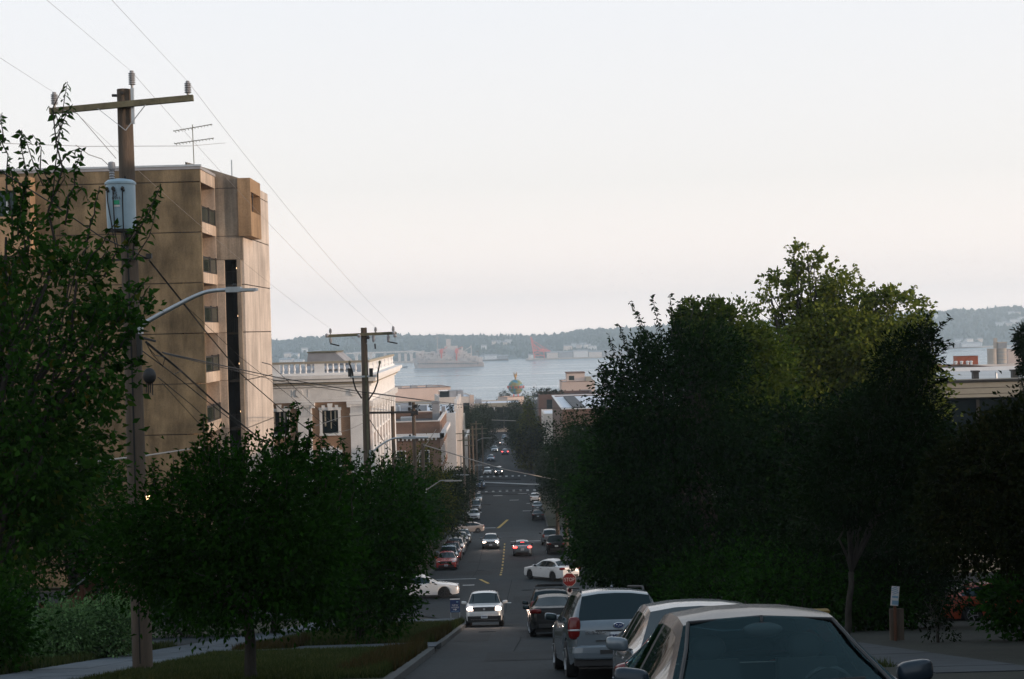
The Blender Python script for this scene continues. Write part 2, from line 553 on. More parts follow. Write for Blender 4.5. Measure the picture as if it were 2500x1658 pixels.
sheet('ground', [-4800, -1000, -200, -60, -20, -7, 0, 7, 20, 60, 200, 1000, 4800], ys(-58, 1500, 12) + [3400.0], lambda x, y: gz(y) - .05, MT['earth'])
sheet('road', [lambda y: -2.05 if y < 74 else (-2.05 - (y - 74) * .6 if y < 81 else -6.2),
               lambda y: 2.75 if y < 74 else (2.75 + (y - 74) * .45 if y < 81 else 5.8)], ys(-50, 540), lambda x, y: gz(y), MT['asphalt'])
for a, b in ((78.5, 100.5), (162, 201), (261, 284)):
    sheet('side_street', [-130, -6, 6, 130], ys(a, b), lambda x, y: gz(y) + .004, MT['asphalt2'])

def block(side, xa, xb, ya, yb, lawn='lawn'):
    """a raised verge or yard with its kerb along the road (xa = road side)"""
    s = -1 if side == 'l' else 1
    cols = sorted([xa + s * .16, xb])
    sheet('lawn', cols, ys(ya, yb), lambda x, y: gz(y) + .15, MT[lawn])
    k = MB()
    Y = ys(ya, yb)
    for i in range(len(Y) - 1):
        z0, z1 = gz(Y[i]), gz(Y[i + 1])
        a0, a1 = xa, xa + s * .16
        vs = [(a0, Y[i], z0 - .1), (a0, Y[i], z0 + .14), (a1, Y[i], z0 + .155), (a1, Y[i], z0 - .1),
              (a0, Y[i + 1], z1 - .1), (a0, Y[i + 1], z1 + .14), (a1, Y[i + 1], z1 + .155), (a1, Y[i + 1], z1 - .1)]
        k.add(vs, [(0, 1, 5, 4), (1, 2, 6, 5), (2, 3, 7, 6), (3, 2, 1, 0), (4, 5, 6, 7)])
    k.build('kerb', MT['kerb'])['kind'] = 'structure'
block('l', -2.05, -120, -50, 38.8)
block('l', -2.05, -120, 42.6, 74.6)
MT['shade_tint_soil'] = M('shade_darkened_soil', (.012, .014, .008), .95, var=.5, scale=1.2, bump=.4, bscale=20)  # soil colour darkened in place of tree shade on the right
block('r', 2.75, 120, -50, 75, 'shade_tint_soil')
block('l', -6.2, -120, 102.5, 160)
block('r', 5.8, 120, 102.5, 160)
block('l', -6.2, -120, 203, 259)
block('r', 5.8, 120, 203, 259)
block('l', -6.2, -120, 286, 540)
block('r', 5.8, 120, 286, 540)

# footpaths: slabs laid one by one where they can be told apart
def path(name, x0, x1, y0, y1, dz=.166, mt='path'):
    root = sheet(name, [x0, x1], ys(y0, y1), lambda x, y: gz(y) + dz - .012, MT['kerb'])
    n = max(1, int(round((y1 - y0) / 1.5)))
    st = (y1 - y0) / n
    nx = max(1, int(round((x1 - x0) / 1.6)))
    sx = (x1 - x0) / nx
    for i in range(n):
        for j in range(nx):
            ya, yb = y0 + i * st + .012, y0 + (i + 1) * st - .012
            xa, xb = x0 + j * sx + .012, x0 + (j + 1) * sx - .012
            h = .012 + random.uniform(-.003, .004)
            za, zb = gz(ya) + dz, gz(yb) + dz
            m = MB()
            m.add([(xa, ya, za - .03), (xb, ya, za - .03), (xb, yb, zb - .03), (xa, yb, zb - .03),
                   (xa, ya, za + h - .012), (xb, ya, za + h - .012), (xb, yb, zb + h - .012), (xa, yb, zb + h - .012)],
                  [(4, 5, 6, 7), (0, 1, 5, 4), (1, 2, 6, 5), (2, 3, 7, 6), (3, 0, 4, 7)])
            m.build('slab', MT[mt], root)
random.seed(3)
path('sidewalk', -10.6, -8.1, 24, 74)
path('driveway', -8.1, -2.06, 39.0, 42.4)
path('corner_path', -8.1, -2.4, 71.5, 74.4)
sheet('parking_apron', [-24, -10.7], ys(46, 58), lambda x, y: gz(y) + .17, MT['asphalt2'])
MT['path_dark'] = M('shade_darkened_path', (.035, .042, .048), .95, var=.3, scale=1.5)  # path colour darkened to imitate shade along the right verge
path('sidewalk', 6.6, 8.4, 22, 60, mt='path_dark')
sheet('sidewalk', [-10.5, -8.6], ys(102.6, 160), lambda x, y: gz(y) + .165, MT['path'])
sheet('sidewalk', [8.2, 10.2], ys(102.6, 160), lambda x, y: gz(y) + .165, MT['path'])
sheet('sidewalk', [-9.2, -6.5], ys(203, 259), lambda x, y: gz(y) + .165, MT['path'])

# painted markings (flat sheets 8 mm above the street)
def mark(name, x0, x1, y0, y1, mat, skew=0.0, dz=.010):
    sheet(name, [lambda y: x0 + skew * (y - y0), lambda y: x1 + skew * (y - y0)], ys(y0, y1, 1.0), lambda x, y: gz(y) + dz, mat)
mark('stop_line', -6.0, -2.3, 102.2, 102.75, MT['white_line'])
mark('stop_line', .4, 5.6, 157.6, 158.2, MT['white_line'])
mark('stop_line', -5.9, -1.6, 204.0, 204.7, MT['white_line'])
mark('stop_line', -.35, .15, 84.0, 84.5, MT['white_line'])
mark('turn_line', -1.45, -1.25, 97.6, 101.2, MT['yellow_line'], skew=-.18)
for i in range(12):
    y = 106.5 + i * 4.2
    mark('centre_line', -.62 + i * .025, -.47 + i * .025, y, y + 2.2, MT['yellow_line'])
mark('centre_line', -1.5, -1.1, 203.5, 214, MT['yellow_line'], skew=.14)
for yy, n in ((258, 10), (286, 8)):
    for i in range(n):
        x = -5 + i * 1.25
        mark('crosswalk_bar', x, x + .45, yy - 1.3, yy + 1.3, MT['white_line'])
for x, y in ((2.6, 225), (3.4, 236), (.6, 242), (-2.2, 250), (2.1, 252)):
    mark('road_patch', x, x + 1.6, y, y + .6, MT['white_line'])
mark('manhole_patch', -3.1, -2.3, 96.5, 97.0, MT['white_line'])

# older repairs in the asphalt
MT['patch'] = asphalt('fresh_asphalt_patch', (.010, .014, .017))
MT['tar'] = M('tar_seam', (.014, .017, .020), .95, var=.2, spec=.1)
random.seed(8)
for x0, x1, y0, y1 in ((-.6, 1.2, 33, 38), (-1.9, -.7, 47, 55), (-4.2, -1.2, 108, 116), (1.8, 4.0, 112, 121), (-3.6, -1.4, 128, 131), (.3, 3.2, 84, 88), (-5.5, -3, 86, 89), (-3.4, 2.0, 168, 172)):
    mark('road_patch', x0, x1, y0, y1, MT['patch'], dz=.008)
for x, y0, y1, sk in ((.1, 38, 50, .03), (-.4, 60, 76, .01), (-2.6, 104, 150, .004), (2.6, 103, 152, -.003), (-.2, 79, 100, .02)):
    Y = ys(y0, y1, .7); w = []
    q = 0
    for y in Y: q += random.uniform(-.015, .015); w.append(x + sk * (y - y0) + q)
    sheet('tar_seam', [lambda y: float(np.interp(y, Y, w)) - .018, lambda y: float(np.interp(y, Y, w)) + .018], Y, lambda x, y: gz(y) + .009, MT['tar'])
for x, y in ((-.9, 58), (1.2, 92), (-2.2, 118), (.6, 170)):
    MB().lathe([(.36, -.1), (.36, .012), (.3, .014), (.01, .014)], (0, 0, 0), 20).build('manhole_cover', MT['tar'], loc=(x, y, gz(y)))
    o = COL.objects[-1]; o['kind'] = 'structure'; o.rotation_euler = (-math.atan2(-(gz(y + .5) - gz(y - .5)), 1), 0, 0)

# water
def watermat():
    m, t, b = newmat('bay_water')
    b.inputs['Base Color'].default_value = (.12, .22, .28, 1)
    b.inputs['Roughness'].default_value = .12
    b.inputs['IOR'].default_value = 1.33
    tc = N(t, 'ShaderNodeTexCoord'); mp = N(t, 'ShaderNodeMapping'); mp.inputs['Scale'].default_value = (.02, .06, 1)
    t.links.new(tc.outputs['Object'], mp.inputs[0])
    nz = N(t, 'ShaderNodeTexNoise'); nz.inputs['Scale'].default_value = 1; nz.inputs['Detail'].default_value = 8; nz.inputs['Roughness'].default_value = .7
    t.links.new(mp.outputs[0], nz.inputs[0])
    mp2 = N(t, 'ShaderNodeMapping'); mp2.inputs['Scale'].default_value = (.0016, .012, 1)
    t.links.new(tc.outputs['Object'], mp2.inputs[0])
    n2 = N(t, 'ShaderNodeTexNoise'); n2.inputs['Scale'].default_value = 1; n2.inputs['Detail'].default_value = 5
    t.links.new(mp2.outputs[0], n2.inputs[0])
    mr = N(t, 'ShaderNodeMapRange'); mr.inputs[1].default_value = .35; mr.inputs[2].default_value = .65; mr.inputs[3].default_value = .12; mr.inputs[4].default_value = .28
    t.links.new(n2.outputs[0], mr.inputs[0]); t.links.new(mr.outputs[0], b.inputs['Roughness'])
    bp = N(t, 'ShaderNodeBump'); bp.inputs['Strength'].default_value = .10; bp.inputs['Distance'].default_value = 1.0
    t.links.new(nz.outputs[0], bp.inputs['Height']); t.links.new(bp.outputs[0], b.inputs['Normal'])
    return m
sheet('water', [-4700, -1500, 0, 1500, 4700], [1380, 2000, 2600, 3300, 3420], lambda x, y: -75.0, watermat())

# hills across the bay
RX = [-400, 500, 668, 745, 829, 940, 1060, 1229, 1303, 1356, 1398, 1462, 1650, 1850, 2050, 2257, 2322, 2410, 2449, 2500, 2900]
RY = [845, 838, 833, 827, 822, 819, 820, 821, 820, 817, 808, 804, 795, 786, 775, 762, 757, 756, 750, 752, 756]
YB, YR = 3370.0, 4500.0
rng = np.random.default_rng(7)
hx = np.arange(-400, 2901, 15.0)
prof = [(0, 0), (.04, .05), (.2, .22), (.4, .48), (.6, .7), (.8, .9), (1, 1), (1.1, .95), (1.3, .5)]
pf = np.array(prof)
lump = rng.normal(0, 1, (len(hx), len(pf)))
lump = (lump + np.roll(lump, 1, 0) + np.roll(lump, 2, 0) + np.roll(lump, -1, 0) + np.roll(lump, -2, 0)) / 5
def hill_pt(ix, t):
    px = hx[0] + ix * 15.0
    ridge = P(px, float(np.interp(px, RX, RY)) + 5.0, YR)
    zr = ridge.z + 75
    k = float(np.interp(t, pf[:, 0], pf[:, 1]))
    d = YB + (YR - YB) * t
    i0 = int(np.clip(ix, 0, len(hx) - 2)); fr = ix - i0
    lz = np.array([np.interp(t, pf[:, 0], lump[i0]), np.interp(t, pf[:, 0], lump[i0 + 1])])
    q = float(lz[0] * (1 - fr) + lz[1] * fr) * 14 * (0 if t <= 0 else min(1, 4 * abs(1 - t)) if t < 1 else 0)
    return Vector((P(px, 800, d).x, d, -75.6 + zr * k + q))
hv, hf = [], []
for i in range(len(hx)):
    for t in pf[:, 0]: hv.append(tuple(hill_pt(float(i), float(t))))
m_ = len(pf)
for i in range(len(hx) - 1):
    for k in range(m_ - 1):
        hf.append((i * m_ + k, (i + 1) * m_ + k, (i + 1) * m_ + k + 1, i * m_ + k + 1))
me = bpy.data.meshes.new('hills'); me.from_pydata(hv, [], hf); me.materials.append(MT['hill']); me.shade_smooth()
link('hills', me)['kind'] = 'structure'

tv, tf = [], []
for i in range(15000):
    ix = rng.uniform(1, len(hx) - 3)
    t = rng.uniform(.03, 1.0) if i % 4 else rng.uniform(.93, 1.02)
    p = hill_pt(ix, t)
    h = rng.uniform(6, 13) * (1.0 if rng.random() < .85 else 1.6); r = h * rng.uniform(.25, .5)
    conical = rng.random() < .45
    b = len(tv); a0 = rng.uniform(0, 6)
    for k in range(5):
        a = a0 + k * 2 * PI / 5
        tv.append((p.x + r * math.cos(a), p.y + r * math.sin(a), p.z - 1 + h * .12))
    if conical:
        tv.append((p.x, p.y, p.z + h))
        for k in range(5): tf.append((b + k, b + (k + 1) % 5, b + 5, b + 5))
    else:
        for k in range(5):
            a = a0 + .5 + k * 2 * PI / 5
            tv.append((p.x + r * 1.0 * math.cos(a), p.y + r * 1.0 * math.sin(a), p.z + h * .5))
        tv.append((p.x, p.y, p.z + h * .85))
        for k in range(5):
            k2 = (k + 1) % 5
            tf.append((b + k, b + k2, b + 5 + k2, b + 5 + k))
            tf.append((b + 5 + k, b + 5 + k2, b + 10, b + 10))
tri = [f for f in tf]
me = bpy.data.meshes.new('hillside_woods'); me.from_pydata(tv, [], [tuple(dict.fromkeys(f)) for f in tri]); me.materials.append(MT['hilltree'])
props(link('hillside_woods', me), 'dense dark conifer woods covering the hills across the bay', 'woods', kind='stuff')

# small pale houses among the trees of the far hills
def far_house(p, w, d, h, rz, wallm, roofm):
    root = empty('hillside_house', p, rz, label='tiny pale house showing among the trees of the far hillside', cat='house', group='houses on the far hillside')
    m = MB().box((0, 0, h / 2), (w, d, h)); m.build('wall', wallm, root)
    r = MB(); r.add([(-w / 2 - .5, -d / 2 - .5, h), (w / 2 + .5, -d / 2 - .5, h), (w / 2 + .5, d / 2 + .5, h), (-w / 2 - .5, d / 2 + .5, h), (-w / 2 - .5, 0, h + 3), (w / 2 + .5, 0, h + 3)],
                    [(0, 1, 5, 4), (2, 3, 4, 5), (0, 4, 3), (1, 2, 5), (3, 2, 1, 0)])
    r.build('roof', roofm, root)
spots = [(700, .15), (720, .12), (742, .2), (760, .1), (775, .18), (790, .12), (1206, .45), (1215, .5), (1224, .47), (1232, .42), (1240, .5), (1400, .25), (1412, .22), (1420, .27), (1432, .24), (1385, .2), (1445, .2),
         (2262, .75), (2275, .8), (2282, .72), (2452, .42), (2462, .4), (2475, .44), (2440, .4), (2486, .7), (2470, .72), (2495, .45), (1000, .3), (905, .2), (1180, .2), (870, .15), (2340, .1), (2365, .08), (2390, .12), (2352, .05)]
for i, (px, t) in enumerate(spots):
    p = hill_pt((px - hx[0]) / 15.0, t) + Vector((0, 0, 1.5))
    far_house(p, rng.uniform(12, 22), rng.uniform(9, 12), rng.uniform(8, 13), rng.uniform(-.4, .4), MT['white_wall'] if i % 3 else MT['cream_wall'], MT['grey_roof'])

# port: quay, sheds, bridge, drydock ship, crane, boats
def quay(px0, px1, d, h, mat):
    a, b = P(px0, 850, d), P(px1, 850, d)
    MB().span((a.x, d, -76), (b.x, d + 60, -75 + h)).build('quay', mat)['kind'] = 'structure'
quay(560, 1240, 3290, 3, MT['silo']); quay(1285, 1560, 3250, 3, MT['silo']); quay(2000, 2800, 3290, 3, MT['silo'])
SHEDS = [(1155, 1180, 7, 'white_wall'), (1182, 1213, 9, 'white_wall'), (1216, 1240, 7, 'grey_roof'), (1290, 1302, 8, 'white_wall'), (1335, 1362, 12, 'cream_wall'), (1364, 1398, 12, 'grey_roof'), (1400, 1436, 14, 'white_wall'), (1438, 1470, 11, 'cream_wall'),
         (680, 712, 12, 'cream_wall'), (716, 738, 9, 'white_wall'), (2310, 2345, 9, 'grey_roof'), (2350, 2400, 8, 'white_wall'), (1472, 1530, 12, 'grey_roof')]
SL = ['long low white shed left of the red crane', 'second long white shed left of the red crane', 'low grey shed just left of the red crane', 'small white shed at the foot of the red crane', 'cream warehouse right of the red crane', 'grey warehouse on the quay right of the red crane', 'tall white warehouse on the quay', 'cream warehouse behind the laurel tree edge',
      'cream shed on the far shore beside the concrete tower', 'white shed on the far shore beside the concrete tower', 'grey shed on the far shore right of the trees', 'long white shed on the far shore at right', 'long grey warehouse behind the laurel tree']
for (a, b, h, mt), lab in zip(SHEDS, SL):
    A, B = P(a, 850, 3270), P(b, 850, 3270)
    w = B.x - A.x
    root = empty('warehouse', ((A.x + B.x) / 2, 3290, -72.0), label=lab, cat='warehouse')
    MB().box((0, 0, h / 2), (w, 30, h)).build('wall', MT[mt], root)
    r = MB(); r.add([(-w / 2 - 1, -16, h), (w / 2 + 1, -16, h), (w / 2 + 1, 16, h), (-w / 2 - 1, 16, h), (-w / 2 - 1, 0, h + 3), (w / 2 + 1, 0, h + 3)], [(0, 1, 5, 4), (2, 3, 4, 5), (0, 4, 3), (1, 2, 5), (3, 2, 1, 0)])
    r.build('roof', MT['grey_roof'], root)
# high bridge
bt = empty('bridge', (0, 3340, 0), label='long pale high bridge on tall piers behind the white ship', cat='bridge')
a, b = P(845, 863, 3340), P(1010, 858, 3340)
c2 = P(1150, 872, 3340)
m = MB(); m.beam((a.x, 0, a.z), (b.x, 0, b.z), 14, 3.2); m.beam((b.x, 0, b.z), (c2.x, 0, c2.z), 14, 3.0); m.build('deck', MT['cream_wall'], bt)
for px in (870, 905, 940, 975, 990, 1004, 1040, 1080):
    q = P(px, 860, 3340); MB().span((q.x - 3, -3, -76), (q.x + 3, 3, q.z - 3)).build('pier', MT['cream_wall'], bt)

def containers(root, spots):
    for x, y, z, mt in spots:
        MB().box((x, y, z), (12, 5, 5)).build('container', MT[mt], root)
# ship on the bay
s0, s1 = P(1008, 897, 2830), P(1182, 893, 2830)
L = s1.x - s0.x
ship = empty('ship', ((s0.x + s1.x) / 2, 2830, -75.0), label='large pale ship with red deck cranes moored across the bay', cat='ship')
h = L / 2
m = MB(); sect = []
for x, w, z in ((-h, 3, 20), (-h + 12, 14, 17), (-h + 30, 16, 14), (h - 55, 16, 13), (h - 20, 14, 9), (h, 12, 7)):
    sect.append([(x - (4 if x < -h + 1 else 0), -w * .2, z), (x + 4 * (x < -h + 1), -w * .7, 0), (x + 4 * (x < -h + 1), w * .7, 0), (x, w, z), (x, -w, z)])
for i in range(len(sect) - 1):
    A, B = sect[i], sect[i + 1]
    m.add([A[4], A[1], A[2], A[3], B[4], B[1], B[2], B[3]], [(0, 1, 5, 4), (1, 2, 6, 5), (2, 3, 7, 6), (3, 0, 4, 7)])
m.add([sect[0][4], sect[0][1], sect[0][2], sect[0][3]], [(0, 3, 2, 1)]); m.add([sect[-1][4], sect[-1][1], sect[-1][2], sect[-1][3]], [(0, 1, 2, 3)])
m.build('hull', MT['ship_hull'], ship)
m = MB(); m.box((-4, 0, 21), (58, 22, 15)); m.box((2, 0, 32), (40, 18, 9)); m.box((6, 0, 39), (26, 15, 6)); m.build('superstructure', MT['ship_white'], ship)
m = MB()
for bx, bw_, bz in ((-h + 13, 13, 29), (-h + 21, 5, 33), (-h + 30, 12, 25), (-30, 9, 31), (22, 12, 33), (31, 14, 29), (42, 8, 25), (52, 12, 20), (63, 9, 17), (-20, 5, 36), (28, 3, 38)):
    m.box((bx, 1.5 * math.sin(bx), bz / 2 + 3), (bw_, 18 + 3 * math.cos(bx * 2), bz - 4))
m.build('deck_house', MT['ship_white'], ship)
m = MB()
for i in range(60): m.box((rng.uniform(-h + 8, h - 10), -10.6 - rng.uniform(0, 2), rng.uniform(8, 30)), (rng.uniform(1.5, 4), .6, rng.uniform(1, 2.5)))
m.build('deck_opening', MT['brick_brown'], ship)['kind'] = 'stuff'
m = MB(); m.box((1, 0, 47), (9, 7, 13)); m.box((1, 0, 54.5), (10, 8, 2)); m.build('funnel', MT['ship_white'], ship)
m = MB(); m.box((-21, 0, 45), (2, 2, 46), taper=.5); m.box((-21, 0, 58), (9, 1, 1)); m.build('mast', MT['silo'], ship)
m = MB(); m.box((46, 0, 26), (2.4, 2.4, 34), taper=.6); m.beam((46, 0, 40), (30, 0, 30), 1.5, 1.5); m.build('mast', MT['ship_white'], ship)
for x in (-13, 17):
    m = MB(); m.box((x, -13, 22), (2.5, 2.5, 30)); m.box((x, -13, 31), (6, 5, 7)); m.beam((x, -13, 34), (x + 12, -14, 40), 1.2, 1.2); m.build('deck_crane', MT['crane_red'], ship)
m = MB()
for i in range(80):
    x = rng.uniform(-h + 6, h - 4); m.box((x, rng.uniform(-15, -6), (18 - 9 * (x + h) / L) + rng.uniform(-2, 7)), (rng.uniform(1.5, 7), 4, rng.uniform(1.5, 8)))
m.build('deck_gear', MT['ship_white'], ship)['kind'] = 'stuff'
m = MB()
for i in range(26):
    m.box((-h + 12 + i * (L - 20) / 26, -15, 8.5 - i * .1), (2.2, .5, 2.6))
m.build('hull_opening', MT['joint'], ship)
# grey barge ahead of it, small tug, far boats
def boat(px, py, d, L, lab, mt='grey_roof'):
    p = P(px, py, d); root = empty('boat', (p.x, d, -75), label=lab, cat='boat')
    m = MB(); m.add([(-L / 2, -L * .1, 2.4), (L * .3, -L * .12, 2), (L / 2, 0, 3), (L * .3, L * .12, 2), (-L / 2, L * .1, 2.4), (-L / 2, -L * .07, -.5), (L * .3, -L * .08, -.5), (L * .45, 0, -.5), (L * .3, L * .08, -.5), (-L / 2, L * .07, -.5)],
                    [(0, 1, 2, 3, 4), (5, 6, 1, 0), (6, 7, 2, 1), (7, 8, 3, 2), (8, 9, 4, 3), (9, 5, 0, 4)]); m.build('hull', MT[mt], root)
    m = MB(); m.box((-L * .1, 0, 4.4), (L * .3, L * .12, 4)); m.box((-L * .12, 0, 8), (L * .12, L * .08, 3.4)); m.build('cabin', MT['ship_white'], root)
    MB().tube([(-L * .1, 0, 9), (-L * .1, 0, 15)], .35, 5).build('mast', MT['silo'], root)
boat(1297, 878, 3150, 26, 'small dark tugboat on the bay below the red crane')
boat(960, 896, 2860, 60, 'long low grey barge left of the pale ship')
# red quay crane
c0 = P(1305, 866, 3260)
cr_ = empty('quay_crane', (c0.x, 3290, -72.2), label='tall red quay crane with its boom raised, across the bay', cat='crane')
u = 3290 / F
def cx(px): return (px - 1305) * u
def cz(py): return (866 - py) * u
m = MB()
for yy in (-9, 9):
    m.beam((cx(1306), yy, 0), (cx(1303), yy, cz(850)), 2.2, 2.2); m.beam((cx(1330), yy, 0), (cx(1327), yy, cz(842)), 2.2, 2.2)
    m.beam((cx(1306), yy, cz(860)), (cx(1330), yy, cz(860)), 1.6, 1.6); m.beam((cx(1306), yy, cz(856)), (cx(1330), yy, cz(846)), 1.5, 1.5); m.beam((cx(1304), yy, cz(848)), (cx(1329), yy, cz(862)), 1.5, 1.5)
m.build('leg', MT['crane_red'], cr_)
m = MB(); m.beam((cx(1304), 0, cz(856)), (cx(1298), 0, cz(814)), 3.2, 3); m.beam((cx(1309), 0, cz(852)), (cx(1300), 0, cz(816)), 1.6, 1.6)
for i in range(5): m.beam((cx(1303.6 - i), 0, cz(850 - i * 7)), (cx(1307.6 - i * 1.5), 0, cz(846 - i * 7)), 1, 1)
m.build('boom', MT['crane_red'], cr_)
m = MB(); m.beam((cx(1303), 0, cz(846)), (cx(1345), 0, cz(850)), 3, 3.4); m.beam((cx(1301), 0, cz(822)), (cx(1345), 0, cz(850)), 1.2, 1.2); m.beam((cx(1304), 0, cz(834)), (cx(1332), 0, cz(848)), 1.4, 1.4)
m.beam((cx(1302), 0, cz(828)), (cx(1320), 0, cz(846)), 1.3, 1.3); m.beam((cx(1312), 0, cz(847)), (cx(1306), 0, cz(832)), 1.2, 1.2); m.beam((cx(1322), 0, cz(848)), (cx(1313), 0, cz(834)), 1.2, 1.2); m.beam((cx(1332), 0, cz(848)), (cx(1322), 0, cz(838)), 1.0, 1.0)
m.build('girder', MT['crane_red'], cr_)
MB().box((cx(1328), 0, cz(847.5)), (14, 8, 6)).build('machinery_house', MT['crane_red'], cr_)

# haze: the air over the bay

hb = MB(); hb.span((-4950, -62, -81), (4950, 5350, 110))
hm = bpy.data.materials.new('sea_haze'); hm.use_nodes = True
tt = hm.node_tree
tt.nodes.remove(tt.nodes['Principled BSDF'])
pv = tt.nodes.new('ShaderNodeVolumePrincipled')
pv.inputs['Color'].default_value = (.84, .94, 1.0, 1)
pv.inputs['Density'].default_value = HAZE
pv.inputs['Anisotropy'].default_value = .5
tt.links.new(pv.outputs[0], tt.nodes['Material Output'].inputs['Volume'])
props(hb.build('haze', hm), 'thin bluish evening haze over the bay', 'haze', kind='stuff')
# ------------------------------------------------------------------ concrete tower on the left
TF = [11.25, 7.57, 3.88, .2, -3.48, -7.17, -10.86, -14.54, -18.6]      # storey joints
XE, YF = -21.7, 104.0
tower = empty('concrete_tower', (XE, YF, -18.6), label='tall stained concrete apartment tower with stacked balconies behind the utility pole', cat='building')
def T(x, y, z): return (x - XE, y - YF, z + 18.6)
def tspan(mb, a, b, mi=0): return mb.span(T(*a), T(*b), mi)
m = MB(); tspan(m, (-62, YF + .12, -18.6), (XE - 1.6, YF + 14, 12.0)); tspan(m, (-62, YF + 14, -18.6), (XE - .3, 122, 12.0))
tspan(m, (XE - .29, 109.4 + 3.25, -18.6), (-19.7 - .26, 121.85, 11.9)); m.build('wall', MT['joint'], tower)
G = .035
cols = [-62, -52, -42.3, -32, XE]
tops = [12.2] + TF
random.seed(11)
for k in range(len(tops) - 1):
    z1, z0 = tops[k], tops[k + 1]
    for j in range(len(cols) - 1):
        x0, x1 = cols[j], cols[j + 1]
        dy = random.uniform(-.012, .012)
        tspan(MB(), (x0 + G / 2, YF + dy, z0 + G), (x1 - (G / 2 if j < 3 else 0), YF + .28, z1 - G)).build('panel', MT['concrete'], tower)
tspan(MB(), (-62.2, YF - .06, 12.2 - G), (XE + .06, YF + 5.5, 12.36)).build('roof', MT['grey_roof'], tower)
tspan(MB(), (-62, YF - .12, 12.365), (XE + .1, YF + .2, 12.5)).build('coping', MT['steel'], tower)
# balconies notched into the side
YB0, YB1 = YF + .28, 109.4
tspan(MB(), (XE - 1.55, YB0, -18.6), (XE - 1.45, YB1, 12.1)).build('balcony_wall', MT['concrete_gold'], tower)
tspan(MB(), (XE - 1.5, YB1 - .12, -18.6), (XE - .02, YB1 - .01, 12.1)).build('balcony_wall', MT['concrete_rose'], tower)
tspan(MB(), (XE - .14, YB0 + .003, 11.25), (XE, YB1 - .003, 12.15)).build('balcony_parapet', MT['concrete_rose'], tower)
for k in range(1, len(TF)):
    zb = TF[k]
    if zb < -15: continue
    bal = tspan(MB(), (XE - .14, YB0 + .003, zb), (XE, YB1 - .003, zb + .78)).build('balcony_parapet', MT['concrete_rose'], tower)
    tspan(MB(), (XE - 1.44, YB0 + .003, zb + .003), (XE - .143, YB1 - .003, zb + .2)).build('balcony_floor', MT['concrete_wing'], tower)
    w = empty('railing', T(XE - .06, YF, zb + .79)); w.parent = tower
    fr = MB(); y0, y1 = YB0 + .1 - YF, YB1 - .15 - YF; ymid = y0 + (y1 - y0) * .53; yy = [y0, ymid, y1]
    for q in yy: fr.box((0, q, .58), (.1, .22 if q != ymid else .34, 1.32))
    for z in (.03, 1.12): fr.box((0, (y0 + y1) / 2, z), (.07, y1 - y0, .11))
    fr.build('frame', MT['frame_dark'], w)
    for a_, b_ in ((y0 + .12, ymid - .18), (ymid + .18, y1 - .12)):
        MB().span((-.02, a_, .06), (.02, b_, 1.06)).build('pane', MT['glass_green'], w)
# stair wing, facing the camera behind the balconies, top sloping
def prism(mb, pts, y0, y1, tr=T):
    n = len(pts)
    vs = [tr(x, y0, z) for x, z in pts] + [tr(x, y1, z) for x, z in pts]
    fs = [tuple(range(n - 1, -1, -1)), tuple(range(n, 2 * n))] + [(i, (i + 1) % n, n + (i + 1) % n, n + i) for i in range(n)]
    return mb.add(vs, fs)
WZ = [None] + TF
SL0, SL1, CX1 = -21.15, -20.2, -19.7
YW = 109.4
prism(MB(), [(XE - 2.1, 11.3), (CX1 - .2, 11.3), (CX1 - .2, 12.05), (XE - 2.1, 13.35)], YW + .01, YW + .35).build('panel', MT['concrete_wing'], tower)
prism(MB(), [(XE - 2.3, 12.37), (CX1 - .5, 11.9), (CX1 - .5, 12.0), (XE - 2.3, 13.42)], YW + .36, 121.5).build('roof', MT['dark_roof'], tower)
tspan(MB(), (XE - .02, YW, 7.57 + G), (CX1 - .2, YW + .3, 11.25)).build('panel', MT['concrete_wing'], tower)
tspan(MB(), (XE - .02, YW, 5.8), (CX1, YW + .3, 7.57)).build('panel', MT['concrete_wing'], tower)
for k in range(1, len(TF) - 1):
    z1, z0 = TF[k], TF[k + 1]
    z1 = min(z1, 5.8) - G
    tspan(MB(), (XE - .02, YW, z0), (SL0, YW + .3, z1)).build('panel', MT['concrete_rose'], tower)
tspan(MB(), (SL1, YW - .02, -18.6), (CX1 - .2, YW + .35, 5.79)).build('column', MT['concrete_wing'], tower)
m = MB(); tspan(m, (SL0 - .6, YW + 3.0, -18.6), (SL1, YW + 3.1, 6)); tspan(m, (SL1 + .003, YW + .36, -18.6), (SL1 + .1, YW + 3, 5.8)); tspan(m, (SL0 - .1, YW + .31, -18.6), (SL0 - .003, YW + 3, 5.8)); tspan(m, (SL0, YW + .31, 5.81), (SL1, YW + 3, 5.95))
m.build('stairwell', MT['dark'], tower)
for k in range(2, len(TF) - 1):
    zb = TF[k]
    tspan(MB(), (SL0, YW + .5, zb - .16), (SL1, YW + 2.9, zb)).build('stair_landing', MT['joint'], tower)
    m = MB()
    for i in range(6): tspan(m, (SL0 + .06 + i * .16, YW + .5, zb), (SL0 + .08 + i * .16, YW + .53, zb + 1.0))
    tspan(m, (SL0, YW + .49, zb + 1.0), (SL1, YW + .54, zb + 1.05)); m.build('stair_rail', MT['frame_dark'], tower)
    if k in (2, 3, 4, 5):
        l = tspan(MB(), (SL1 - .1, YW + .4, zb + 1.2), (SL1 - .002, YW + .5, zb + 1.32)).build('wall_lamp', MT['bulb'], tower)
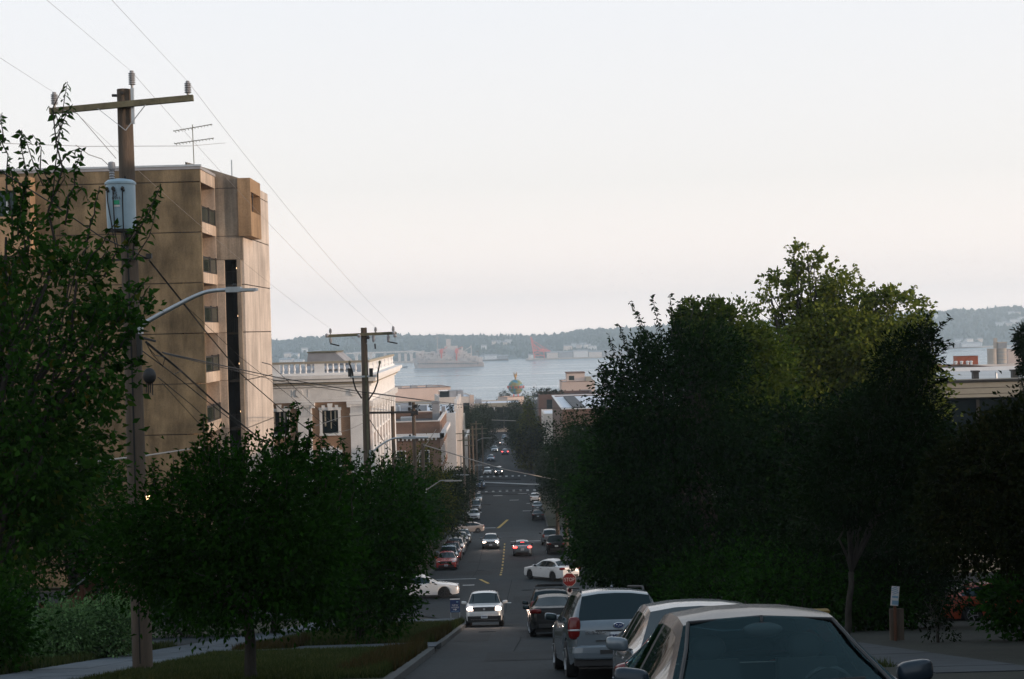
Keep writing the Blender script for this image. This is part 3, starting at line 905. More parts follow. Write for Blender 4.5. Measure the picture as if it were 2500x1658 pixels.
# side wall of the wing, pale panels
for k in range(len(TF) - 1):
    z1, z0 = TF[k], TF[k + 1]
    for y0, y1 in ((YW + .36, 113.75), (113.79, 121.9)):
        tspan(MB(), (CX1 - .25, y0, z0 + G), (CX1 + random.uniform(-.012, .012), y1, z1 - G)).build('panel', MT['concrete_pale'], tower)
tspan(MB(), (CX1 - .25, 113.8, 11.25 + G), (CX1, 121.9, 11.95)).build('panel', MT['concrete_pale'], tower)
tspan(MB(), (CX1 - .3, 121.91, -18.6), (CX1 - .03, 122.0, 11.9)).build('wall', MT['joint'], tower)
# ochre bay box
gb = empty('bay_window', T(0, 0, 0)); gb.parent = tower
X0, X1, Y0, Y1, Z0, Z1 = -19.93, -18.95, 109.15, 113.7, 7.55, 12.0
def gs(a, b): m.span(a, b)
m = MB(); gs((X0, Y0, Z0), (X1, Y0 + .18, Z1)); gs((X0, Y1 - .15, Z0), (X1, Y1, Z1)); gs((X0, Y0 + .18, Z0), (X1, Y1 - .15, 9.45)); gs((X0, Y0 + .18, 10.95), (X1, Y1 - .15, Z1))
gs((X0, Y0 + .18, 9.45), (X0 + .1, Y1 - .15, 10.95)); m.build('bay_wall', MT['concrete_gold'], gb)
for q_ in (.2, 1.3): MB().span((X1 - .12, Y0 + q_, 9.47), (X1 - .06, Y0 + q_ + .11, 10.93)).build('frame', MT['frame_dark'], gb)
# second ochre bay at the far left of the front
gb2 = empty('bay_window', T(0, 0, 0)); gb2.parent = tower
a, b = D(-20, 412, 103), D(70, 412, 103)
bx1 = b.x
def gz2(py): return D(40, py, 103).z
m = MB(); m.span((bx1 - 4.6, 102.8, gz2(440)), (bx1, 103.96, gz2(409))); m.span((bx1 - 4.6, 102.8, gz2(590)), (bx1, 103.96, gz2(500))); m.span((bx1 - 1.0, 102.8, gz2(500)), (bx1, 103.96, gz2(440)))
m.build('bay_wall', MT['concrete_gold'], gb2)
MB().span((bx1 - 4.6, 103.6, gz2(500)), (bx1 - 1.0, 103.9, gz2(440))).build('pane', MT['glass'], gb2)
for xx in (bx1 - 1.9, bx1 - 3.2): MB().span((xx, 103.3, gz2(500)), (xx + .1, 103.55, gz2(440))).build('frame', MT['white_wall'], gb2)
# vent pipe on the roof
tspan(MB(), (-20.9, 112, 12.3), (-20.82, 112.08, 13.75)).build('vent_pipe', MT['steel'], tower)
# antenna
a0 = D(448, 378, 112); an = empty('television_antenna', a0, label='thin rusty television antenna with two toothed booms on the tower roof', cat='antenna')
MB().tube([(0, 0, -.6), (-.05, 0, (378 - 288) * K * 112 / F)], .035, 5).build('mast', MT['crane_red'] if False else MT['wood_arm'], an)
for (xa, ya, xb, yb) in ((400, 303, 490, 287), (402, 332, 494, 319)):
    p, q = D(xa, ya, 112) - a0, D(xb, yb, 112) - a0
    m = MB(); m.tube([p, q], .032, 5)
    for i in range(12):
        r_ = p.lerp(q, (i + .5) / 12); l_ = .5 - .03 * i; m.tube([r_ + Vector((0, -l_, .0)), r_ + Vector((0, l_, -.06))], .02, 4)
        m.tube([r_, r_ + Vector((.06, 0, -.12))], .02, 4)
    m.build('boom', MT['wood_arm'], an)

# ------------------------------------------------------------------ white classical apartment house
XR, YA, YZ = -12.3, 130.0, 160.0
GB = -21.5
white = empty('classical_apartment_house', (XR, YA, GB), label='ornate white and tan brick apartment house with roof balustrade beyond the concrete tower', cat='building')
def Wt(x, y, z): return (x - XR, y - YA, z - GB)
def ws(a, b, mb=None): return (mb or MB()).span(Wt(*a), Wt(*b))
XL = -34.0
ws((XL, YA + .02, GB), (XR - .02, YZ, -3.9)).build('wall', MT['brick_tan'], white)
ws((XL, YA - .12, -6.35), (XR + .12, YZ + .12, -4.95)).build('frieze', MT['terracotta'], white)
ws((XL, YA - .16, -6.12), (XR + .16, YZ + .16, -6.04)).build('moulding', MT['terracotta'], white)
ws((XL, YA - .3, -4.95), (XR + .3, YZ + .3, -4.72)).build('cornice', MT['terracotta'], white)
ws((XL, YA - .5, -4.72), (XR + .5, YZ + .5, -4.5)).build('cornice', MT['beige'], white)
ws((XL, YA - .75, -4.5), (XR + .75, YZ + .75, -4.2)).build('cornice', MT['terracotta'], white)
ws((XL, YA - .95, -4.2), (XR + .95, YZ + .95, -3.86)).build('cornice', MT['terracotta'], white)
ws((XL, YA + .5, -3.85), (XR - .5, YZ - .5, -3.7)).build('roof', MT['grey_roof'], white)
# balustrade
m = MB(); ws((XL, YA - .16, -3.86), (XR + .16, YA + .14, -3.68), m); ws((XR - .14, YA + .143, -3.86), (XR + .16, YZ, -3.68), m); m.build('balustrade_base', MT['terracotta'], white)
m = MB(); ws((XL, YA - .18, -2.82), (XR + .18, YA + .16, -2.62), m); ws((XR - .16, YA + .163, -2.82), (XR + .18, YZ, -2.62), m); m.build('balustrade_rail', MT['beige'], white)
bm_ = MB().lathe([(.10, 0), (.10, .08), (.06, .14), (.13, .32), (.12, .42), (.06, .62), (.08, .70), (.11, .78), (.11, .87)], n=7).mesh('baluster', MT['terracotta'], 50)
def baluster(x, y):
    o = link('baluster', bm_, white, Wt(x, y, -3.69))
x = XR - 1.1; i = 0
while x > -24.5:
    if i % 7 == 6: ws((x - .45, YA - .14, -3.68), (x + .45, YA + .12, -2.83)).build('balustrade_pier', MT['terracotta'], white)
    else: baluster(x, YA)
    x -= .52 if i % 7 not in (5, 6) else .72; i += 1
for yy in (YA,): ws((XR - .6, YA - .15, -3.67), (XR + .15, YA + .5, -2.83)).build('balustrade_pier', MT['terracotta'], white)
y = YA + 1.1; i = 0
while y < YZ - .6:
    if i % 6 == 5: ws((XR - .13, y - .4, -3.68), (XR + .13, y + .4, -2.83)).build('balustrade_pier', MT['terracotta'], white)
    else: baluster(XR, y)
    y += .7 if i % 6 not in (4, 5) else .85; i += 1
# pilasters, capitals, windows
def pilaster(face, p, w):
    """face 'f' = front, 's' = side; p coordinate along the face"""
    def sp(a0, a1, dp, z0, z1, mb=None):
        if face == 'f': return ws((a0, YA - dp, z0), (a1, YA + .05, z1), mb)
        return ws((XR - .05, a0, z0), (XR + dp, a1, z1), mb)
    sp(p - w / 2, p + w / 2, .22, GB, -7.6).build('pilaster', MT['terracotta'], white)
    c = MB(); sp(p - w / 2 - .06, p + w / 2 + .06, .26, -7.6, -7.45, c); sp(p - w / 2, p + w / 2, .2, -7.45, -6.8, c)
    n = int(w / .17)
    for q in range(n): sp(p - w / 2 + q * w / n + .03, p - w / 2 + q * w / n + .11, .25, -7.43, -6.82, c)
    sp(p - w / 2 - .12, p + w / 2 + .12, .34, -6.8, -6.6, c); sp(p - w / 2 - .3, p + w / 2 + .3, .42, -6.6, -6.37, c)
    for e_ in (-1, 1):
        a0 = p + e_ * (w / 2 + .12)
        sp(a0 - .16, a0 + .16, .38, -6.86, -6.61, c)
    c.build('capital', MT['terracotta'], white)
WM = {}
def wwindow(face, p, z0, z1, w, key=True, par=white):
    rt = empty('window', Wt(p, YA - .045, z0) if face == 'f' else Wt(XR + .045, p, z0), rz=0 if face == 'f' else PI / 2)
    rt.parent = par
    h = z1 - z0
    k_ = (round(h, 2), round(w, 2))
    if k_ not in WM:
        f = MB()
        f.span((-w / 2 - .28, -.14, -.22), (w / 2 + .28, .05, -.02)); f.span((-w / 2 - .24, -.1, -.02), (-w / 2, .05, h)); f.span((w / 2, -.1, -.02), (w / 2 + .24, .05, h)); f.span((-w / 2 - .3, -.1, h), (w / 2 + .3, .05, h + .26))
        kk = MB(); kk.add([(-.16, -.2, h - .02), (.16, -.2, h - .02), (.24, -.2, h + .62), (-.24, -.2, h + .62), (-.16, .04, h - .02), (.16, .04, h - .02), (.24, .04, h + .62), (-.24, .04, h + .62)], [(0, 1, 2, 3), (1, 5, 6, 2), (4, 0, 3, 7), (3, 2, 6, 7), (0, 4, 5, 1)])
        for s_ in (-1, 1): kk.span((s_ * (w / 2 - .12) - .14, -.17, h + .1), (s_ * (w / 2 - .12) + .14, .03, h + .46))
        s = MB()
        s.span((-w / 2, -.01, h * .5 - .04), (w / 2, .03, h * .5 + .05)); s.span((-w / 2, -.02, 0), (-w / 2 + .07, .03, h)); s.span((w / 2 - .07, -.02, 0), (w / 2, .03, h)); s.span((-w / 2 + .07, -.02, h - .07), (w / 2 - .07, .03, h)); s.span((-w / 2 + .07, -.02, 0), (w / 2 - .07, .03, .07))
        g = MB(); g.span((-w / 2 + .03, .035, .03), (w / 2 - .03, .05, h - .03))
        d = MB(); d.span((-w * .36, .016, h * .3), (-w * .26, .034, h - .08)); d.span((w * .02, .016, h * .2), (w * .08, .034, h - .09)); d.span((w * .27, .016, h * .5), (w * .38, .034, h - .08))
        WM[k_] = (f.mesh('frame', MT['terracotta']), kk.mesh('keystone', MT['terracotta']), s.mesh('sash', MT['frame_dark']), g.mesh('pane', MT['glass']), d.mesh('curtain', MT['beige']))
    f, kk, s, g, d = WM[k_]
    link('frame', f, rt); link('sash', s, rt); link('pane', g, rt)
    if key: link('keystone', kk, rt)
    if key: link('curtain', d, rt)
xp = [-13.35, -18.15, -22.8, -27.5]
for p in xp: pilaster('f', p, 1.3)
for p in (-15.85, -20.5, -25.1):
    for k in range(4): wwindow('f', p, -9.2 - k * 3.9, -7.1 - k * 3.9, 1.45)
for i in range(9): pilaster('s', YA + 1.2 + i * 3.4, 1.2)
for i in range(8):
    for k in range(4): wwindow('s', YA + 2.9 + i * 3.4, -9.2 - k * 3.9, -7.1 - k * 3.9, 1.15, key=False)
for p in (-13.6, -18.6, -23.6):                   # roundels and sunk panels of the frieze
    MB().lathe([(.34, 0), (.36, .05), (.30, .09), (.27, .05), (.12, .05), (.08, .1), (.01, .1)], n=16, axis='Y').build('roundel', MT['terracotta'], white, Wt(p, YA - .12 - .1, -5.48))
    fr = MB(); a, b = p - 4.2, p - .6
    for q in ((a, b, -5.2, -5.15), (a, b, -5.85, -5.8), (a, a + .05, -5.8, -5.2), (b - .05, b, -5.8, -5.2)): ws((q[0], YA - .15, q[2]), (q[1], YA - .1, q[3]), fr)
    fr.build('frieze_panel', MT['terracotta'], white)
for i in range(22):                               # brackets under the side cornice
    ws((XR + .12, YA + .8 + i * 1.35, -6.9), (XR + .5, YA + 1.15 + i * 1.35, -6.36)).build('bracket', MT['terracotta'], white)
a, b = P(756, 873, 138), P(828, 858, 138)        # roof hatch house
m = MB(); zt = a.z + .45
m.add([Wt(a.x, 137, zt), Wt(a.x + 2.6, 137, zt), Wt(a.x + 4.0, 137, -3.2), Wt(a.x - .2, 137, -3.2), Wt(a.x, 143, zt), Wt(a.x + 2.6, 143, zt), Wt(a.x + 4.0, 143, -3.2), Wt(a.x - .2, 143, -3.2)], [(3, 2, 1, 0), (0, 1, 5, 4), (1, 2, 6, 5), (4, 5, 6, 7), (0, 4, 7, 3)])
m.build('roof_hatch', MT['grey_roof'], white)
ws((a.x - .1, 136.9, zt - a.z * 0), (a.x + 2.75, 143.1, zt + .1)).build('roof_hatch_rim', MT['wood_arm'], white)

# ------------------------------------------------------------------ generic far building builder
def bldg(name, x0, x1, y0, y1, zt, wallm, roofm, label, cat='building', par=.5, rz=0.0, wins=None, coping=None, gzv=None):
    """flat roofed block; the parapet is a ring, the roof lies below it"""
    g = gz(y0) - .6 if gzv is None else gzv
    cx_, cy_ = (x0 + x1) / 2, (y0 + y1) / 2
    hx_, hy_ = (x1 - x0) / 2, (y1 - y0) / 2
    root = empty(name, (cx_, cy_, g), rz, label=label, cat=cat)
    H = zt - g
    m = MB(); t = .35
    m.span((-hx_, -hy_, 0), (hx_, hy_, H - par))
    m.span((-hx_, -hy_, H - par), (hx_, -hy_ + t, H)); m.span((-hx_, hy_ - t, H - par), (hx_, hy_, H)); m.span((-hx_, -hy_ + t, H - par), (-hx_ + t, hy_ - t, H)); m.span((hx_ - t, -hy_ + t, H - par), (hx_, hy_ - t, H))
    m.build('wall', MT[wallm], root)
    MB().span((-hx_ + t, -hy_ + t, H - par), (hx_ - t, hy_ - t, H - par + .05)).build('roof', MT[roofm], root)
    if coping:
        m = MB(); c = .12
        m.span((-hx_ - c, -hy_ - c, H), (hx_ + c, -hy_ + t + .05, H + .14)); m.span((-hx_ - c, hy_ - t, H), (hx_ + c, hy_ + c, H + .14)); m.span((-hx_ - c, -hy_ + t + .05, H), (-hx_ + t, hy_ - t, H + .14)); m.span((hx_ - t, -hy_ + t + .05, H), (hx_ + c, hy_ - t, H + .14))
        m.build('coping', MT[coping], root)
    return root, hx_, hy_, H
def fwin(root, face, hx_, hy_, p, z0, z1, w, fm='white_wall', gm='glass', sill=True):
    """window with frame and pane; face f front, l left side, r right side"""
    y = -hy_ if face == 'f' else 0
    loc = {'f': (p, -hy_, z0), 'r': (hx_, p, z0), 'l': (-hx_, p, z0)}[face]
    rz = {'f': 0, 'r': PI / 2, 'l': -PI / 2}[face]
    o = bpy.data.objects.new('window', None); COL.objects.link(o); o.parent = root; o.location = loc; o.rotation_euler = (0, 0, rz)
    h = z1 - z0
    f = MB(); t = .1
    f.span((-w / 2 - t, -.07, -t), (w / 2 + t, .02, 0)); f.span((-w / 2 - t, -.07, h), (w / 2 + t, .02, h + t)); f.span((-w / 2 - t, -.07, 0), (-w / 2, .02, h)); f.span((w / 2, -.07, 0), (w / 2 + t, .02, h)); f.span((-w / 2, -.05, h / 2 - .04), (w / 2, .01, h / 2 + .04))
    f.build('frame', MT[fm], o)
    MB().span((-w / 2, -.02, 0), (w / 2, .015, h)).build('pane', MT[gm], o)

# brown brick corner building
r_, hx_, hy_, H = bldg('brick_building', -24, -9.3, 206, 231, -13.3, 'brick_brown', 'dark_roof', 'brown brick building with white bracketed cornice and dark flat roof', par=1.1, coping='cream_wall')
m = MB(); m.span((-hx_ - .5, -hy_ - .6, H - 2.3), (hx_ + .6, -hy_ - .003, H - 1.7)); m.span((hx_ + .003, -hy_ - .6, H - 2.3), (hx_ + .6, hy_, H - 1.7)); m.build('cornice', MT['white_wall'], r_)
for i in range(24): MB().span((-hx_ + .2 + i * .6, -hy_ - .4, H - 2.65), (-hx_ + .42 + i * .6, -hy_ - .003, H - 2.3)).build('bracket', MT['white_wall'], r_)
for i in range(20): MB().span((hx_ + .003, -hy_ + .5 + i * 1.2, H - 2.65), (hx_ + .4, -hy_ + .8 + i * 1.2, H - 2.3)).build('bracket', MT['white_wall'], r_)
for p in (-5, -1.6, 1.6, 5):
    for k in range(3): fwin(r_, 'f', hx_, hy_, p, H - 6.4 - k * 3.6, H - 4.2 - k * 3.6, 1.3)
for p in (-9, -5, -1, 3, 7, 10.5):
    for k in range(3): fwin(r_, 'r', hx_, hy_, p, H - 6.4 - k * 3.6, H - 4.2 - k * 3.6, 1.3)
for x, y, s_ in ((-3.4, -4, 1.0), (2.6, -2, .8), (.5, 4, 1.3)): MB().span((x, y, H - 1.05), (x + s_ * 1.8, y + s_, H - 1.05 + s_ * .6)).build('roof_unit', MT['steel'], r_)
m = MB(); m.span((5.4, 6, H - 1.05), (6.5, 7.6, H + 1.7)); m.span((5.3, 5.9, H + 1.7), (6.6, 7.7, H + 1.9)); m.build('chimney', MT['grey_roof'], r_)
m = MB(); m.span((6.7, 9, H - 1.05), (7.3, 9.8, H + 1.0)); m.build('chimney', MT['grey_roof'], r_)
# white building with ornate street front
r_, hx_, hy_, H = bldg('white_building', -26, -7.9, 233, 262, -13.7, 'white_wall', 'white_roof', 'white painted building with curved gable and long pale roof past the brick corner', par=.35)
for p in (-10, -5, 0, 5, 10):
    for k in range(3): fwin(r_, 'r', hx_, hy_, p, H - 6.2 - k * 3.7, H - 3.9 - k * 3.7, 1.6, 'cream_wall')
for k in range(2): fwin(r_, 'f', hx_, hy_, hx_ - 2.6, H - 6 - k * 3.6, H - 3.8 - k * 3.6, 1.9, 'white_wall')
for yc in (-9, 0, 9):
    g = MB(); n = 10; pts = [(-2.6, 0)] + [(-2.6 * math.cos(PI * i / n), .4 + 1.6 * math.sin(PI * i / n)) for i in range(n + 1)] + [(2.6, 0)]
    vs = [(hx_ - .3, yc + p, H + z) for p, z in pts] + [(hx_ + .22, yc + p, H + z) for p, z in pts]; k_ = len(pts)
    g.add(vs, [tuple(range(k_)), tuple(range(2 * k_ - 1, k_ - 1, -1))] + [(i, (i + 1) % k_, k_ + (i + 1) % k_, k_ + i) for i in range(k_)]); g.build('gable', MT['cream_wall'], r_)
for yc in (-13, -4.5, 4.5, 13): MB().span((hx_ + .003, yc - .35, 0), (hx_ + .5, yc + .35, H + .6)).build('pilaster', MT['cream_wall'], r_)
for x, y in ((-3, -8), (-1, 0), (1.5, -6), (-4, 2)): MB().span((x, y, H - .3), (x + 2.4, y + 1.6, H + .9)).build('roof_unit', MT['grey_roof'], r_)
m = MB()
for i in range(4): m.tube([(-6 + i * 2.5, -9, H - .3), (-6 + i * 2.5, -9, H + 1.2)], .06, 5)
m.tube([(-6, -9, H + 1.2), (1.5, -9, H + 1.2)], .06, 5); m.build('roof_rail', MT['steel'], r_)
# narrower grey and cream house fronts further along the left
bldg('house', -13, -6.9, 264, 284, -20, 'cream_wall', 'dark_roof', 'narrow cream building behind the white gabled one', par=.6)
r_, hx_, hy_, H = bldg('house', -15, -8.4, 290, 308, -18.2, 'beige', 'grey_roof', 'tall beige slab sided building behind the far poles', par=.5)
for k in range(3): fwin(r_, 'r', hx_, hy_, -3, H - 4 - k * 3.5, H - 2 - k * 3.5, 1.6)
# long pink wall above the roofs
r_, hx_, hy_, H = bldg('pink_building', -42.5, -21.5, 524, 545, -21.4, 'pink_wall', 'grey_roof', 'long plain pink building with dark red coping facing the bay', rz=R(13), coping='brick_brown')
m = MB()
for i in range(3): m.span((-9 + i * 6, -3, H - .4), (-6.6 + i * 6, 0, H + .8))
m.build('roof_unit', MT['grey_roof'], r_)
r_, hx_, hy_, H = bldg('shop_building', -60, -21, 505, 522, -26.0, 'beige', 'grey_roof', 'low beige building with dark awning line below the pink one', par=.6)
MB().span((-hx_ + 1, -hy_ - 1.2, H - 1.6), (hx_ - 1, -hy_ - .003, H - .9)).build('awning', MT['dark_roof'], r_)
# low block with skylights
r_, hx_, hy_, H = bldg('skylight_building', -20.6, -10.2, 428, 452, -20.4, 'cream_wall', 'white_roof', 'low pale block with dark skylights on its roof', par=.5, rz=R(6))
for a, b, mt in ((-4.6, -1.8, 'glass'), (-1.6, .6, 'grey_roof'), (.8, 2.6, 'grey_roof')): MB().span((a, -6, H - .4), (b, 2, H + 1.6)).build('skylight', MT[mt], r_)
MB().span((hx_ - 1.2, -hy_ - .1, H - 9), (hx_ + .1, -hy_ + 1.0, H + .4)).build('corner_pier', MT['pink_wall'], r_)
MB().span((hx_ - 5.6, -hy_ - .06, H - 9), (hx_ - 1.3, -hy_ - .003, H - 1.9)).build('pane', MT['glass'], r_)
# glass building closing the street
r_, hx_, hy_, H = bldg('glass_building', -19, 5.5, 486, 505, -25.6, 'silo', 'white_roof', 'dark glass fronted building with pale roof beam closing the end of the street', par=.4)
for i in range(9):
    x = -hx_ + .6 + i * 2.65; MB().span((x, -hy_ - .10, H - 8.6), (x + 2.4, -hy_ - .004, H - 1.5)).build('pane', MT['glass'], r_)
MB().span((-hx_, -hy_ - .5, H - 1.4), (hx_, -hy_ - .101, H - .1)).build('roof_beam', MT['beige'], r_)
for x in (-1.0, 3.4): MB().span((x, -hy_ - .42, H - 9), (x + .35, -hy_ - .11, H - 1.41)).build('column', MT['white_wall'], r_)
for x in (-6.5, -3.2): MB().span((x, -3, H - .4), (x + 2.4, 2, H + 1.0)).build('roof_unit', MT['grey_roof'], r_)
# globe on its plinth building
gp = P(1259, 945, 830)
r_, hx_, hy_, H = bldg('globe_building', gp.x - 8.4, gp.x + 2.4, 824, 836, -40.2, 'pink_wall', 'white_roof', 'small blocky white building carrying the painted globe', par=.4, rz=R(28), coping='brick_brown')
fwin(r_, 'r', hx_, hy_, 0, H - 4.4, H - 2.6, 1.6)
glb = empty('globe', (gp.x, 830, gp.z - 4.4), label='large blue and green globe with red letters and gilded eagle above the roofs', cat='globe')
gm, t, b = newmat('globe_paint'); tc_ = N(t, 'ShaderNodeTexCoord'); nz_ = N(t, 'ShaderNodeTexNoise'); nz_.inputs['Scale'].default_value = .33; nz_.inputs['Detail'].default_value = 4; t.links.new(tc_.outputs['Object'], nz_.inputs[0])
rp_ = N(t, 'ShaderNodeValToRGB'); t.links.new(nz_.outputs[0], rp_.inputs[0]); e_ = rp_.color_ramp.elements; e_[0].position = .44; e_[0].color = (.06, .26, .38, 1); e_[1].position = .52; e_[1].color = (.16, .26, .12, 1); x_ = e_.new(.62); x_.color = (.30, .24, .10, 1)
t.links.new(rp_.outputs[0], b.inputs['Base Color']); b.inputs['Roughness'].default_value = .5
MB().ball((0, 0, 4.4), 4.4, 32, 20).build('sphere', gm, glb, smooth=180)
m = MB()
for i in range(6): m.lathe([(4.46 * math.cos(R(-60 + 24 * i)), 4.4 + 4.46 * math.sin(R(-60 + 24 * i)) - .07), (4.46 * math.cos(R(-60 + 24 * i)) + .05, 4.4 + 4.46 * math.sin(R(-60 + 24 * i)) + .07)], n=32)
m.build('latitude_ring', MT['steel'], glb)
def text(s, size, mat, name='lettering', parent=None, loc=(0, 0, 0), rot=(PI / 2, 0, 0), ex=.01, align='CENTER', space=1.0, sx=1.0):
    c = bpy.data.curves.new(name, 'FONT'); c.body = s; c.size = size; c.extrude = ex; c.align_x = align; c.align_y = 'CENTER'; c.space_character = space; c.resolution_u = 3
    c.materials.append(mat)
    f_ = bpy.data.objects.new('lettering_curve', c); COL.objects.link(f_)
    me_ = bpy.data.meshes.new_from_object(f_.evaluated_get(bpy.context.evaluated_depsgraph_get()))
    bpy.data.objects.remove(f_); bpy.data.curves.remove(c)
    o = bpy.data.objects.new(name, me_); COL.objects.link(o); o.location = loc; o.rotation_euler = rot; o.scale = (sx, 1, 1)
    if parent: o.parent = parent
    return o
ltr = "IT'S IN THE P-I "
for i, ch in enumerate(ltr * 2):
    if ch == ' ': continue
    a = 2 * PI * i / (2 * len(ltr)) + R(205)
    text(ch, 2.1, MT['crane_red'], 'letter', glb, (4.95 * math.cos(a), 4.95 * math.sin(a), 4.3), (PI / 2, 0, a + PI / 2), .12)
m = MB(); m.ball((0, 0, 10.4), (.6, .5, 1.2), 8, 6); m.ball((0, -.2, 11.9), (.35, .4, .4), 8, 5); m.lathe([(.7, 8.6), (.5, 9.2), (.3, 9.4)], n=8); m.build('eagle_body', MT['gold'], glb, smooth=60)
for s_ in (-1, 1):
    m = MB(); m.add([(s_ * .3, 0, 9.9), (s_ * .9, .1, 10.6), (s_ * 1.0, .1, 12.3), (s_ * .75, 0, 13.4), (s_ * .5, -.1, 12.2), (s_ * .3, 0, 11.2)], [(0, 1, 2, 3, 4, 5)]); o = m.build('eagle_wing', MT['gold'], glb); md = o.modifiers.new('s', 'SOLIDIFY'); md.thickness = .15
m = MB()
for i in range(4): m.tube([(2.0 * math.cos(i * PI / 2 + .7), 2.0 * math.sin(i * PI / 2 + .7), -1.2), (1.6 * math.cos(i * PI / 2 + .7), 1.6 * math.sin(i * PI / 2 + .7), .8)], .25, 6)
m.build('support', MT['crane_red'], glb)
# right side: dark brick, cream upper block, modern brick with solar panels, pale side wall
r_, hx_, hy_, H = bldg('dark_brick_building', 10.5, 27, 420, 440, -20.0, 'brick_red', 'dark_roof', 'dark red brick building with planting on its roof terrace', par=.8)
for p in (-5, -1.5, 2, 5): fwin(r_, 'f', hx_, hy_, p, H - 4.4, H - 1.6, 1.8, 'frame_dark')
ter = r_
c1, c2 = P(1371, 933, 455), P(1452, 933, 455)
r_, hx_, hy_, H = bldg('cream_block', c1.x, c2.x, 455, 472, c1.z, 'pink_wall', 'white_roof', 'cream upper building with a stepped penthouse above the dark brick one', par=.4, coping='brick_brown')
m = MB(); w_ = c2.x - c1.x; m.span((-w_ * .32, -5, H - .4), (w_ * .22, 4, H + 2.6)); m.build('penthouse', MT['pink_wall'], r_)
MB().span((-w_ * .34, -5.2, H + 2.6), (w_ * .24, 4.2, H + 2.9)).build('penthouse_roof', MT['brick_brown'], r_)
MB().span((-w_ * .26, -5.06, H + .4), (-w_ * .1, -5.003, H + 1.8)).build('pane', MT['glass_green'], r_)
m = MB(); m.span((w_ * .24, -6, H - .4), (w_ * .42, -1, H + 1.4)); m.build('roof_unit', MT['beige'], r_)
for p in (-w_ * .42, -w_ * .2, w_ * .02): MB().span((p, -hy_ - .08, H - 3), (p + .5, -hy_ - .003, H - 2.5)).build('vent', MT['brick_brown'], r_)
MB().span((w_ * .06, -hy_ - .06, H - 4.4), (w_ * .4, -hy_ - .003, H - 2.6)).build('louvre', MT['grey_roof'], r_)
r_, hx_, hy_, H = bldg('modern_brick_building', 10.5, 34, 255, 306, -14.9, 'brick_mod', 'white_roof', 'modern brown brick building with a flat pale roof and dark solar panels', par=.25, coping='white_wall')
for i in range(3): MB().span((-hx_ + 2.2, -hy_ + 4 + i * 14, H - .1), (-hx_ + 4.4, -hy_ + 17.6 + i * 14, H + .18)).build('solar_panel', MT['matte_dark'], r_)
MB().span((-hx_ + 1.1, -hy_ - .1, H - 13), (hx_, -hy_ - .004, H - 3.0)).build('pane', MT['glass'], r_)
for i in range(8): MB().span((-hx_ + .9 + i * 2.6, -hy_ - .35, H - 13.5), (-hx_ + 1.15 + i * 2.6, -hy_ - .101, H - 3.0)).build('mullion', MT['beige'], r_)
MB().span((-hx_ + 1.0, -hy_ - .3, H - 7.2), (hx_, -hy_ - .11, H - 6.7)).build('floor_band', MT['beige'], r_)
r_, hx_, hy_, H = bldg('pale_wall_building', 9.2, 22, 330, 348, -20.2, 'cream_wall', 'white_roof', 'plain pale concrete building between the green trees and modern brick block', par=.3)

# beige building behind the trees at right
b12x0 = P(2215, 940, 96).x
zt = P(2400, 925, 96).z
r_, hx_, hy_, H = bldg('beige_building', b12x0, b12x0 + 34, 96, 116, zt, 'beige', 'beige_roof', 'long flat roofed beige building with stepped fascia at the right edge', par=.12, gzv=gz(96) - 1)
MB().span((-hx_ - .5, -hy_ - .7, H - 1.2), (hx_ + .5, -hy_ - .003, H - .16)).build('fascia', MT['beige'], r_)
MB().span((-hx_ - .6, -hy_ - .85, H - .157), (hx_ + .6, -hy_ - .003, H - .02)).build('fascia_cap', MT['frame_dark'], r_)
for z in (.55, .95): MB().span((-hx_ - .5, -hy_ - .72, H - z - .03), (hx_ + .5, -hy_ - .701, H - z)).build('fascia_line', MT['frame_dark'], r_)
MB().span((-hx_ + .5, -hy_ - .08, H - 4.6), (hx_ - .5, -hy_ - .004, H - 1.3)).build('pane', MT['glass'], r_)
for i in range(9): MB().span((-hx_ + 1 + i * 3.6, -hy_ - .2, H - 4.7), (-hx_ + 1.2 + i * 3.6, -hy_ - .081, H - 1.3)).build('mullion', MT['frame_dark'], r_)
for px, w_ in ((2381, .38), (2477, .40)):
    x = P(px, 915, 98).x - (b12x0 + 17)
    m = MB(); m.span((x - w_ / 2, -8.2, H - .08), (x + w_ / 2, -7.8, H + .38)); m.span((x - w_ * .62, -8.3, H + .38), (x + w_ * .62, -7.7, H + .5)); m.build('roof_vent', MT['frame_dark'], r_)
x = P(2432, 915, 98).x - (b12x0 + 17); MB().tube([(x, -8, H - .1), (x, -8, H + .35)], .07, 6).build('vent_pipe', MT['steel'], r_)
MB().span((-hx_, 6, H - .1), (hx_, 6.2, H + .22)).build('roof_kerb', MT['white_wall'], r_)
# grey flat roof behind it
a = P(2300, 897, 190)
bldg('grey_roofed_building', a.x - 2, a.x + 40, 190, 197, a.z, 'cream_wall', 'grey_roof', 'wide low building with grey flat roof beyond the beige one', par=.3)
bldg('cream_roofed_building', P(2270, 905, 160).x, P(2270, 905, 160).x + 9, 160, 176, P(2270, 903, 160).z, 'brick_brown', 'dark_roof', 'small dark roofed building seen through the leaves at right', par=.3)
